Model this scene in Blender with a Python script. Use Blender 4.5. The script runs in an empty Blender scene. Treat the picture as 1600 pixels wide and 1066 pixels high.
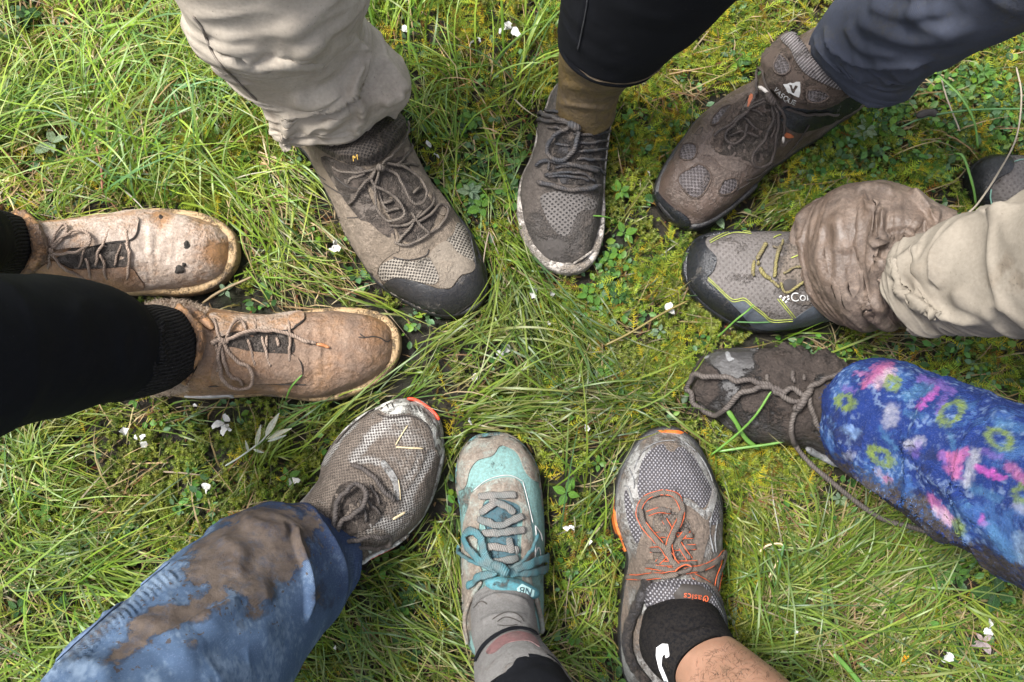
import bpy, math, random
import numpy as np
from mathutils import Vector, geometry
from mathutils.bvhtree import BVHTree

random.seed(7)
RNG = np.random.default_rng(11)
scene = bpy.context.scene
COL = scene.collection

# ------------------------------------------------------------------ camera
FPX, CXP, CYP = 1386.0, 800.0, 533.0           # focal length and centre, in pixels of a 1600 wide picture
TILT, DIST = math.radians(7.0), 1.11
cam_data = bpy.data.cameras.new("camera")
cam_data.sensor_width = 36.0
cam_data.lens = 36.0 * FPX / 1600.0
cam_data.clip_start = 0.01
cam_data.clip_end = 400.0
cam = bpy.data.objects.new("camera", cam_data)
COL.objects.link(cam)
CAM = np.array([0.0, -DIST * math.sin(TILT), DIST * math.cos(TILT)])
cam.location = CAM
cam.rotation_euler = (TILT, 0, 0)
scene.camera = cam

# ------------------------------------------------------------------ daylight
SUN_EL, SUN_AZ = math.radians(63.0), math.radians(-68.0)   # azimuth measured from +Y (top of picture) towards +X
world = bpy.data.worlds.new("World")
scene.world = world
world.use_nodes = True
wn = world.node_tree
bg = wn.nodes["Background"]
sky = wn.nodes.new("ShaderNodeTexSky")
sky.sky_type = 'NISHITA'
sky.sun_disc = False
sky.sun_elevation = SUN_EL
sky.sun_rotation = SUN_AZ
sky.air_density = 1.0
sky.dust_density = 4.0
sky.ozone_density = 1.0
hs = wn.nodes.new("ShaderNodeHueSaturation")
hs.inputs["Saturation"].default_value = 0.45
wn.links.new(sky.outputs[0], hs.inputs["Color"])
wn.links.new(hs.outputs[0], bg.inputs["Color"])
bg.inputs["Strength"].default_value = 0.07
sun_d = bpy.data.lights.new("sun", 'SUN')
sun_d.energy = 1.5
sun_d.angle = math.radians(16.0)
sun_d.color = (1.0, 0.985, 0.955)
sun = bpy.data.objects.new("sun", sun_d)
COL.objects.link(sun)
_d = Vector((math.sin(SUN_AZ) * math.cos(SUN_EL), math.cos(SUN_AZ) * math.cos(SUN_EL), math.sin(SUN_EL)))
sun.rotation_euler = _d.to_track_quat('Z', 'Y').to_euler()
sun.location = _d * 5
scene.view_settings.view_transform = 'Standard'
scene.view_settings.look = 'None'
scene.view_settings.gamma = 1.0
scene.view_settings.exposure = 2.4
scene.view_settings.use_curve_mapping = False
scene.render.engine = 'CYCLES'
scene.cycles.max_bounces = 6
scene.cycles.use_denoising = True

# ------------------------------------------------------------------ picture <-> place
_ct, _st = math.cos(TILT), math.sin(TILT)
R_CAM = np.array([[1, 0, 0], [0, _ct, -_st], [0, _st, _ct]])

def rays(p):
    p = np.asarray(p, float).reshape(-1, 2)
    d = np.stack([(p[:, 0] - CXP) / FPX, -(p[:, 1] - CYP) / FPX, -np.ones(len(p))], 1)
    return d @ R_CAM.T

def unproj(p, z):
    """the point of height z that is seen at a pixel"""
    d = rays(p)
    t = (np.asarray(z) - CAM[2]) / d[:, 2]
    return CAM + d * np.reshape(t, (-1, 1))

def proj(P):
    q = (np.asarray(P) - CAM) @ R_CAM
    return np.stack([CXP + FPX * q[:, 0] / -q[:, 2], CYP - FPX * q[:, 1] / -q[:, 2]], 1)

def crop(x0, y0, s):
    """traced coordinates of an enlarged crop -> pixels"""
    def f(pts):
        a = np.array([q[:2] for q in pts], float)
        return np.stack([x0 + a[:, 0] / s, y0 + a[:, 1] / s], 1)
    f.s = s
    return f

def catmull(P, n, closed=False):
    P = np.asarray(P, float)
    if len(P) < 3 and not closed:
        t = np.linspace(0, 1, n)[:, None]
        return P[0] * (1 - t) + P[-1] * t
    if closed:
        Q = np.vstack([P[-1], P, P[0], P[1]])
        m = len(P)
    else:
        Q = np.vstack([2 * P[0] - P[1], P, 2 * P[-1] - P[-2]])
        m = len(P) - 1
    u = np.linspace(0, m, n, endpoint=not closed)
    i = np.minimum(u.astype(int), m - 1)
    t = (u - i)[:, None]
    a, b, c, d = Q[i], Q[i + 1], Q[i + 2], Q[i + 3]
    return 0.5 * (2 * b + (c - a) * t + (2 * a - 5 * b + 4 * c - d) * t * t + (3 * b - a - 3 * c + d) * t ** 3)

def resample(P, step, closed=False):
    P = np.asarray(P, float)
    if closed:
        P = np.vstack([P, P[:1]])
    L = np.r_[0, np.cumsum(np.linalg.norm(np.diff(P, axis=0), axis=1))]
    n = max(3 if closed else 2, int(round(L[-1] / step)) + (0 if closed else 1))
    s = np.linspace(0, L[-1], n, endpoint=not closed)
    return np.stack([np.interp(s, L, P[:, k]) for k in range(P.shape[1])], 1)

def inside(pts, poly):
    x, y = pts[:, 0], pts[:, 1]
    r = np.zeros(len(pts), bool)
    a = np.asarray(poly)
    b = np.roll(a, -1, 0)
    for (x1, y1), (x2, y2) in zip(a, b):
        if y1 == y2:
            continue
        c = ((y1 > y) != (y2 > y)) & (x < (x2 - x1) * (y - y1) / (y2 - y1) + x1)
        r ^= c
    return r

def polydist(pts, line, closed=False):
    """distance to a polyline, and the side of it"""
    a = np.asarray(line, float)
    if closed:
        a = np.vstack([a, a[:1]])
    best = np.full(len(pts), 1e9)
    side = np.zeros(len(pts))
    par = np.zeros(len(pts))
    for k in range(len(a) - 1):
        e = a[k + 1] - a[k]
        L2 = max(e @ e, 1e-9)
        w = pts - a[k]
        t = np.clip((w @ e) / L2, 0, 1)
        dv = w - t[:, None] * e
        d = np.hypot(dv[:, 0], dv[:, 1])
        m = d < best
        best[m] = d[m]
        par[m] = (k + t[m]) / (len(a) - 1)
        side[m] = np.sign(e[0] * w[m, 1] - e[1] * w[m, 0])
    return best, side, par

# ------------------------------------------------------------------ noise
def _h(ix, iy, iz):
    v = (ix.astype(np.int64) * 374761393 + iy.astype(np.int64) * 668265263 + iz.astype(np.int64) * 2147483647 + 974711) & 0xffffffff
    v = ((v ^ (v >> 13)) * 1274126177) & 0xffffffff
    v = ((v ^ (v >> 16)) * 2246822519) & 0xffffffff
    return ((v ^ (v >> 15)) & 0xffff) / 65535.0

def vnoise(P):
    P = np.asarray(P, float)
    i = np.floor(P).astype(np.int64)
    f = P - i
    f = f * f * (3 - 2 * f)
    r = 0
    for dx in (0, 1):
        for dy in (0, 1):
            for dz in (0, 1):
                w = (f[:, 0] if dx else 1 - f[:, 0]) * (f[:, 1] if dy else 1 - f[:, 1]) * (f[:, 2] if dz else 1 - f[:, 2])
                r = r + w * _h(i[:, 0] + dx, i[:, 1] + dy, i[:, 2] + dz)
    return r

def fbm(P, scale, octs=4, seed=0.0):
    P = np.asarray(P, float) * scale + seed * 17.31 + 100
    r, a, t = 0, 1.0, 0
    for o in range(octs):
        r = r + a * vnoise(P)
        t += a
        a *= 0.5
        P = P * 2.03 + 7.7
    return r / t

def sstep(a, b, x):
    t = np.clip((x - a) / (b - a), 0, 1)
    return t * t * (3 - 2 * t)

# ------------------------------------------------------------------ objects
def thing(name, label, cat, loc=(0, 0, 0), group=None):
    o = bpy.data.objects.new(name, None)
    o.empty_display_size = 0.02
    COL.objects.link(o)
    o.location = loc
    o["label"] = label
    o["category"] = cat
    if group:
        o["group"] = group
    return o

def root_loc(p):
    q = np.zeros(3)
    while p is not None:
        q += np.array(p.location)
        p = p.parent
    return q

def link_mesh(name, V, F, mat, parent=None, smooth=True, uv=None, attrs=None, cols=None, flat_from=None, label=None):
    """one mesh object; V in world coordinates, stored relative to its thing"""
    V = np.asarray(V, float)
    if parent is not None:
        V = V - root_loc(parent)
    me = bpy.data.meshes.new(name)
    if isinstance(F, np.ndarray):
        n, k = F.shape
        me.vertices.add(len(V))
        me.vertices.foreach_set("co", V.astype(np.float32).ravel())
        me.loops.add(n * k)
        me.loops.foreach_set("vertex_index", F.astype(np.int32).ravel())
        me.polygons.add(n)
        me.polygons.foreach_set("loop_start", np.arange(0, n * k, k, dtype=np.int32))
        me.polygons.foreach_set("loop_total", np.full(n, k, dtype=np.int32))
        me.update(calc_edges=True)
    else:
        me.from_pydata([tuple(v) for v in V], [], F)
    me.polygons.foreach_set("use_smooth", np.full(len(me.polygons), smooth, dtype=bool))
    if flat_from is not None:
        s = np.ones(len(me.polygons), bool)
        s[flat_from:] = False
        me.polygons.foreach_set("use_smooth", s)
    li = np.empty(len(me.loops), np.int32)
    me.loops.foreach_get("vertex_index", li)
    if uv is not None:
        ul = me.uv_layers.new(name="UVMap")
        ul.data.foreach_set("uv", np.asarray(uv, np.float32)[li].ravel())
    for k, a in (attrs or {}).items():
        at = me.attributes.new(k, 'FLOAT', 'POINT')
        at.data.foreach_set("value", np.asarray(a, np.float32))
    if cols is not None:
        c = np.ones((len(V), 4), np.float32)
        c[:, :3] = cols
        at = me.attributes.new("Col", 'FLOAT_COLOR', 'POINT')
        at.data.foreach_set("color", c.ravel())
    me.materials.append(mat)
    o = bpy.data.objects.new(name, me)
    COL.objects.link(o)
    if parent is not None:
        o.parent = parent
    if label:
        o["label"] = label
    return o

# ------------------------------------------------------------------ materials
class NT:
    def __init__(s, name):
        s.m = bpy.data.materials.new(name)
        s.m.use_nodes = True
        s.t = s.m.node_tree
        s.b = s.t.nodes["Principled BSDF"]
        s.out = s.t.nodes["Material Output"]
    def n(s, typ, **kw):
        nd = s.t.nodes.new("ShaderNode" + typ)
        for k, v in kw.items():
            setattr(nd, k, v)
        return nd
    def set(s, sock, v):
        if hasattr(v, "is_linked") or isinstance(v, bpy.types.NodeSocket):
            s.t.links.new(v, sock)
        elif isinstance(v, (tuple, list)) and len(v) == 3 and sock.type == 'RGBA':
            sock.default_value = (*v, 1)
        else:
            sock.default_value = v
    def math(s, op, a, b=0.0, clamp=False):
        nd = s.n("Math", operation=op, use_clamp=clamp)
        s.set(nd.inputs[0], a)
        s.set(nd.inputs[1], b)
        return nd.outputs[0]
    def mix(s, f, a, b, typ='RGBA', blend='MIX'):
        nd = s.n("Mix", data_type=typ)
        if typ == 'RGBA':
            nd.blend_type = blend
        i = {'RGBA': (0, 6, 7, 2), 'FLOAT': (0, 2, 3, 0)}[typ]
        s.set(nd.inputs[i[0]], f)
        s.set(nd.inputs[i[1]], a)
        s.set(nd.inputs[i[2]], b)
        return nd.outputs[i[3]]
    def noise(s, co, scale, detail=4, rough=0.55, dist=0.0):
        nd = s.n("TexNoise")
        s.set(nd.inputs["Vector"], co)
        s.set(nd.inputs["Scale"], scale)
        s.set(nd.inputs["Detail"], detail)
        s.set(nd.inputs["Roughness"], rough)
        s.set(nd.inputs["Distortion"], dist)
        return nd.outputs[0]
    def ramp(s, f, a, b, lo=0.0, hi=1.0):
        nd = s.n("MapRange", interpolation_type='SMOOTHSTEP')
        s.set(nd.inputs[0], f)
        for k, v in zip((1, 2, 3, 4), (a, b, lo, hi)):
            s.set(nd.inputs[k], v)
        return nd.outputs[0]
    def attr(s, name, out="Fac"):
        nd = s.n("Attribute", attribute_name=name)
        return nd.outputs[out]
    def coord(s, which="Object"):
        return s.n("TexCoord").outputs[which]
    def bump(s, h, strength, dist, prev=None):
        nd = s.n("Bump")
        s.set(nd.inputs["Height"], h)
        s.set(nd.inputs["Strength"], strength)
        s.set(nd.inputs["Distance"], dist)
        if prev is not None:
            s.set(nd.inputs["Normal"], prev)
        return nd.outputs[0]

MUD_D, MUD_M, MUD_L = (0.055, 0.042, 0.033), (0.13, 0.10, 0.08), (0.30, 0.24, 0.19)

def pattern(t, kind, scale, rot=0.0):
    """1 on the raised yarn, 0 in the holes; from the surface's own metric UV"""
    mp = t.n("Mapping")
    t.set(mp.inputs["Vector"], t.coord("UV"))
    mp.inputs["Rotation"].default_value = (0, 0, math.radians(rot))
    if kind in ('holes', 'perf'):
        mp.inputs["Scale"].default_value = (1.0, 0.8, 1)
        mp.inputs["Rotation"].default_value = (0, 0, math.radians(45 + rot))
        v = t.n("TexVoronoi", voronoi_dimensions='2D')
        t.set(v.inputs["Vector"], mp.outputs[0])
        v.inputs["Scale"].default_value = scale
        v.inputs["Randomness"].default_value = 0.12
        return t.ramp(v.outputs["Distance"], *((0.22, 0.42) if kind == 'holes' else (0.17, 0.31)))
    if kind == 'dots':                            # pale knots in a dark net
        mp.inputs["Scale"].default_value = (0.75, 1.0, 1)
        mp.inputs["Rotation"].default_value = (0, 0, math.radians(45 + rot))
        v = t.n("TexVoronoi", voronoi_dimensions='2D')
        t.set(v.inputs["Vector"], mp.outputs[0])
        v.inputs["Scale"].default_value = scale
        v.inputs["Randomness"].default_value = 0.1
        return t.ramp(v.outputs["Distance"], 0.42, 0.2)
    w = t.n("TexWave", wave_type='BANDS', bands_direction='X')
    t.set(w.inputs["Vector"], mp.outputs[0])
    w.inputs["Scale"].default_value = scale
    w.inputs["Distortion"].default_value = 0.6
    w.inputs["Detail"].default_value = 1
    w.inputs["Detail Scale"].default_value = 1.5
    if kind == 'rib':
        return w.outputs["Fac"]
    w2 = t.n("TexWave", wave_type='BANDS', bands_direction='Y')
    t.set(w2.inputs["Vector"], mp.outputs[0])
    w2.inputs["Scale"].default_value = scale
    w2.inputs["Distortion"].default_value = 0.6
    return t.math('MULTIPLY', w.outputs["Fac"], w2.outputs["Fac"])

def muddy(name, base, base2=None, mud=MUD_M, mud2=None, cover=0.35, soft=0.16, mscale=28, rough=0.7, wet=0.5,
          pat=None, pscale=700, prot=0.0, pdark=None, pbump=0.6, grain=420, gbump=0.4, mbump=0.9, sheen=0.0, specks=0.5, spec=0.4, dark=0.35):
    """a fabric, leather or rubber with dried and wet mud over it; cover = share hidden by mud"""
    t = NT(name)
    co = t.coord("Object")
    base2 = base2 or tuple(c * 0.72 for c in base)
    mud2 = mud2 or tuple(c * 1.75 for c in mud)
    c = t.mix(t.ramp(t.noise(co, 22, 5), 0.35, 0.65), base2, base)
    c = t.mix(t.ramp(t.noise(co, 260, 3), 0.3, 0.7, 0.0, 0.28), c, tuple(x * 0.55 for x in base))
    h_p = None
    if pat:
        h_p = pattern(t, pat, pscale, prot)
        c = t.mix(h_p, pdark or tuple(x * 0.18 for x in base), c)
    big = t.noise(co, mscale, 7, 0.62, 0.3)
    fine = t.noise(co, mscale * 11, 4, 0.6)
    f = t.math('ADD', t.math('MULTIPLY', big, 0.75), t.math('MULTIPLY', fine, 0.25))
    f = t.math('ADD', f, t.math('MULTIPLY', t.attr("mud"), 0.5))
    thr = 0.5 + (0.5 - cover) * 0.42
    mf = t.ramp(f, thr - soft * 0.5, thr + soft * 0.5)
    mc = t.mix(t.ramp(t.noise(co, mscale * 3.1, 6, 0.65), 0.3, 0.7), mud, mud2)
    mc = t.mix(t.ramp(t.noise(co, mscale * 24, 3), 0.55, 0.75, 0, 0.6), mc, tuple(x * 0.5 for x in mud))
    if h_p is not None:                          # mud fills a net only in part: the holes stay dark
        mc = t.mix(t.ramp(h_p, 0.0, 0.6, 0.55, 0.0), mc, tuple(x * 0.35 for x in mud))
    col = t.mix(mf, c, mc)
    if specks:
        sp = t.ramp(t.noise(co, 520, 2, 0.5), 0.70, 0.76, 0, specks)
        col = t.mix(sp, col, tuple(x * 0.35 for x in mud))
        sp2 = t.ramp(t.noise(co, 610, 2, 0.5), 0.73, 0.78, 0, specks * 0.7)
        col = t.mix(sp2, col, tuple(min(0.6, x * 2.4) for x in mud2))
    col = t.mix(t.ramp(t.noise(co, 330, 5, 0.75), 0.42, 0.60, dark, 0.0), col, tuple(x * 0.4 for x in mud))
    t.set(t.b.inputs["Base Color"], col)
    wetm = t.ramp(t.noise(co, 34, 4), 0.42, 0.66, 0.85, 0.85 - 0.5 * wet)
    t.set(t.b.inputs["Roughness"], t.mix(mf, rough, wetm, 'FLOAT'))
    t.b.inputs["Specular IOR Level"].default_value = spec
    if sheen:
        t.b.inputs["Sheen Weight"].default_value = sheen
        t.b.inputs["Sheen Roughness"].default_value = 0.5
    nb = t.bump(t.noise(co, grain, 5, 0.7), gbump, 0.003)
    if h_p is not None:
        nb = t.bump(h_p, pbump, 0.0018, nb)
    mh = t.math('MULTIPLY', mf, t.math('ADD', 0.5, t.noise(co, mscale * 7, 7, 0.7)))
    nb = t.bump(mh, mbump, 0.007, nb)
    t.set(t.b.inputs["Normal"], nb)
    return t.m

def plain(name, col, rough=0.5, bump=0.2, bscale=400, var=0.35, spec=0.5, coat=0.0):
    t = NT(name)
    co = t.coord("Object")
    c = t.mix(t.ramp(t.noise(co, 60, 5), 0.3, 0.7, 0, var), col, tuple(x * 0.45 for x in col))
    t.set(t.b.inputs["Base Color"], c)
    t.set(t.b.inputs["Roughness"], t.ramp(t.noise(co, 90, 4), 0.3, 0.7, rough - 0.12, min(1, rough + 0.15)))
    t.b.inputs["Specular IOR Level"].default_value = spec
    t.b.inputs["Coat Weight"].default_value = coat
    t.set(t.b.inputs["Normal"], t.bump(t.noise(co, bscale, 5), bump, 0.0012))
    return t.m

def lace_mat(name, col, col2=None, rope=True):
    t = NT(name)
    co = t.coord("Object")
    uv = t.coord("UV")
    w = t.n("TexWave", wave_type='BANDS', bands_direction='DIAGONAL')
    t.set(w.inputs["Vector"], uv)
    w.inputs["Scale"].default_value = 190 if rope else 260
    w.inputs["Distortion"].default_value = 0.8
    c = t.mix(t.ramp(t.noise(co, 55, 5), 0.35, 0.65), col, col2 or tuple(x * 0.5 for x in col))
    c = t.mix(t.math('MULTIPLY', t.math('SUBTRACT', 1.0, w.outputs["Fac"]), 0.55), c, tuple(x * 0.3 for x in col))
    t.set(t.b.inputs["Base Color"], c)
    t.b.inputs["Roughness"].default_value = 0.72
    nb = t.bump(w.outputs["Fac"], 0.6, 0.0009)
    nb = t.bump(t.noise(co, 700, 4), 0.4, 0.001, nb)
    t.set(t.b.inputs["Normal"], nb)
    return t.m

# ------------------------------------------------------------------ surfaces one can trace on
FOOT = []                                         # shoe outlines on the ground, to keep grass out of them

class Surf:
    def setup(s, root, V, F, org, eu, ev):
        s.root, s.org, s.eu, s.ev = root, org, eu, ev
        s.bvh = BVHTree.FromPolygons([tuple(v) for v in V], [tuple(f) for f in F])
        s.holder = None
    def hit(s, px):
        P, N = [], []
        c = Vector(CAM)
        D = rays(px)
        for k, d in enumerate(D):
            dv = Vector(d).normalized()
            loc, nor, _, _ = s.bvh.ray_cast(c, dv)
            if loc is None:
                g = unproj(px[k:k + 1], 0.025)[0]
                loc, nor, _, _ = s.bvh.find_nearest(Vector(g))
            if nor.dot(dv) > 0:
                nor = -nor
            P.append(loc)
            N.append(nor)
        return np.array(P), np.array(N)
    def luv(s, P):
        return np.stack([(P - s.org) @ s.eu, (P - s.org) @ s.ev], 1)
    def patch(s, name, px, mat, t=0.0012, dome=0.0, dw=14, step=4.5, smooth=True, parent=None, label=None, mud=0.0, wob=0.0):
        B = catmull(px, len(px) * 8, True) if smooth else np.asarray(px, float)
        B = resample(B, step, True)
        lo, hi = B.min(0), B.max(0)
        gx, gy = np.meshgrid(np.arange(lo[0], hi[0], step), np.arange(lo[1], hi[1], step))
        gx[1::2] += step * 0.5
        G = np.stack([gx.ravel(), gy.ravel()], 1)
        if len(G):
            G = G[inside(G, B)]
        if len(G):
            d, _, _ = polydist(G, B, True)
            G = G[d > step * 0.6]
        A = np.vstack([B, G]) if len(G) else B
        nb = len(B)
        res = geometry.delaunay_2d_cdt([Vector(a) for a in A], [(i, (i + 1) % nb) for i in range(nb)], [], 1, 1e-5)
        vo = np.array([tuple(v) for v in res[0]])
        F = [tuple(f) for f in res[2]]
        P, N = s.hit(vo)
        d, _, _ = polydist(vo, B, True)
        Ns = N.copy()
        off = t + dome * sstep(0, dw, d) + (wob * (fbm(P, 240, 3) - 0.5) if wob else 0)
        T = P + Ns * np.reshape(off, (-1, 1))
        # outward facing
        f0 = np.array(F)
        nn = np.cross(T[f0[:, 1]] - T[f0[:, 0]], T[f0[:, 2]] - T[f0[:, 0]])
        if (nn * Ns[f0[:, 0]]).sum() < 0:
            f0 = f0[:, ::-1]
        cnt = {}
        for f in f0:
            for i in range(3):
                a, b = int(f[i]), int(f[(i + 1) % 3])
                cnt[(a, b)] = 1
        rim = [(a, b) for (a, b) in cnt if (b, a) not in cnt]
        idx = sorted({i for e in rim for i in e})
        m = {v: k for k, v in enumerate(idx)}
        n0 = len(T)
        Vt = T[idx]
        Vb = P[idx] - Ns[idx] * 0.0012
        V = np.vstack([T, Vt, Vb])
        k = len(idx)
        faces = [tuple(int(i) for i in f) for f in f0] + [(n0 + m[b], n0 + m[a], n0 + k + m[a], n0 + k + m[b]) for a, b in rim]
        uv = s.luv(V)
        return link_mesh(name, V, faces, mat, parent or s.root, uv=uv, flat_from=None, label=label, attrs={"mud": np.full(len(V), mud)})
    def line3(s, px, lift=0.0, step=3.0, sm=3, closed=False):
        """a traced line laid on the surface; points with a third value lie at that height above the ground"""
        C = catmull(px, len(px) * 10, closed)
        C = resample(C, step, closed)
        P, N = s.hit(C[:, :2])
        for _ in range(sm):
            Q = P.copy()
            M = N.copy()
            Q[1:-1] = (P[:-2] + 2 * P[1:-1] + P[2:]) / 4
            M[1:-1] = (N[:-2] + 2 * N[1:-1] + N[2:]) / 4
            P, N = Q, M
        N /= np.linalg.norm(N, axis=1)[:, None]
        n = len(P)
        L = np.interp(np.linspace(0, 1, n), np.linspace(0, 1, len(lift)), lift) if np.ndim(lift) else np.full(n, lift)
        return P + N * L[:, None], N
    def cords(s, name, lines, mat, r=0.0017, flat=None, parent=None, label=None, step=3.0, sides=8):
        """several runs of one lace or piping as one mesh; a run = (pixels, lift)"""
        if name not in ("lace", "lace_edge") and len(lines) > 1:      # every run that is not one lace is a piece of its own
            return [s.cords(name, [q], mat, r, flat, parent, label, step, sides) for q in lines][0]
        Vs, Fs, Us, n0 = [], [], [], 0
        for run in lines:
            px, lift = run[0], run[1]
            rr = run[2] if len(run) > 2 else r
            P, N = s.line3(px, lift, step)
            if name == "lace":
                P = P + (np.stack([vnoise(P * 95 + q) for q in (3, 23, 43)], 1) - .5) * .0030 + (np.stack([vnoise(P * 260 + q) for q in (5, 25, 45)], 1) - .5) * .0012
            V, F, U = sweep(P + N * rr * 0.5, N, rr, rr if flat is None else rr * flat, sides)
            Vs.append(V)
            Fs.append(F + n0)
            Us.append(U)
            n0 += len(V)
        return link_mesh(name, np.vstack(Vs), np.vstack(Fs), mat, parent or s.root, uv=np.vstack(Us), label=label)

def sweep(P, N, ra, rb, sides=8, taper=True):
    n = len(P)
    T = np.gradient(P, axis=0)
    T /= np.linalg.norm(T, axis=1)[:, None] + 1e-12
    S = np.cross(T, N)
    S /= np.linalg.norm(S, axis=1)[:, None] + 1e-12
    U = np.cross(S, T)
    L = np.r_[0, np.cumsum(np.linalg.norm(np.diff(P, axis=0), axis=1))]
    k = np.ones(n)
    if taper:
        k[0] = k[-1] = 0.55
    k = k * (1 + 0.34 * (vnoise(P * 230) - 0.5))
    a = np.arange(sides) / sides * 2 * math.pi
    V = P[:, None] + S[:, None] * (np.cos(a) * ra)[None, :, None] * k[:, None, None] + U[:, None] * (np.sin(a) * rb)[None, :, None] * k[:, None, None]
    uv = np.stack([np.repeat(L, sides), np.tile(a / (2 * math.pi) * 0.012, n)], 1)
    V = V.reshape(-1, 3)
    i = np.arange(n - 1)[:, None] * sides
    j = np.arange(sides)[None]
    j2 = (j + 1) % sides
    F = np.stack([i + j, i + j2, i + sides + j2, i + sides + j], 2).reshape(-1, 4)
    V = np.vstack([V, P[:1], P[-1:]])
    uv = np.vstack([uv, [[0, 0]], [[L[-1], 0]]])
    c0, c1 = n * sides, n * sides + 1
    caps = [(c0, int((q + 1) % sides), q, c0) for q in range(sides)]
    e = (n - 1) * sides
    caps += [(c1, e + q, e + (q + 1) % sides, c1) for q in range(sides)]
    # caps as degenerate-free quads: split the ring fan in pairs
    cf = []
    for q in range(0, sides, 2):
        cf.append((c0, (q + 2) % sides, q + 1, q))
        cf.append((c1, e + q, e + q + 1, e + (q + 2) % sides))
    return V, np.vstack([F, np.array(cf)]), uv

def grid_faces(nu, nv, wrap):
    i = np.arange(nu - 1)[:, None] * nv
    j = np.arange(nv if wrap else nv - 1)[None]
    j2 = (j + 1) % nv
    return np.stack([i + j, i + j2, i + nv + j2, i + nv + j], 2).reshape(-1, 4)

def grid_normals(G, wrap):
    """G (nu,nv,3)"""
    du = np.gradient(G, axis=0)
    if wrap:
        dv = np.roll(G, -1, 1) - np.roll(G, 1, 1)
    else:
        dv = np.gradient(G, axis=1)
    n = np.cross(du, dv)
    n /= np.linalg.norm(n, axis=2)[..., None] + 1e-12
    return n

def apply_folds(G, wrap, folds, flip):
    """folds: (pixel line, amplitude m, width px, kind) pushed along the normal on the side seen from above"""
    nu, nv, _ = G.shape
    for fl in folds:
        line, amp, w, kind = fl
        N = grid_normals(G, wrap) * flip
        P = G.reshape(-1, 3)
        Nf = N.reshape(-1, 3)
        px = proj(P)
        vw = CAM - P
        vw /= np.linalg.norm(vw, axis=1)[:, None]
        face = sstep(-0.1, 0.35, (Nf * vw).sum(1))
        L = catmull(line, max(12, len(line) * 6))
        d, side, par = polydist(px, L)
        end = np.clip(np.sin(np.clip(par, 0.0, 1.0) * math.pi) * 2.2, 0, 1)
        if kind == 'step':
            prof = np.where(side >= 0, np.exp(-d / w), np.exp(-(d / (w * 0.28)) ** 2))
        elif kind == 'step-':
            prof = np.where(side <= 0, np.exp(-d / w), np.exp(-(d / (w * 0.28)) ** 2))
        else:
            prof = np.exp(-(d / w) ** 2)
        P = P + Nf * (amp * prof * face * end)[:, None]
        G = P.reshape(nu, nv, 3)
    return G

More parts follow.
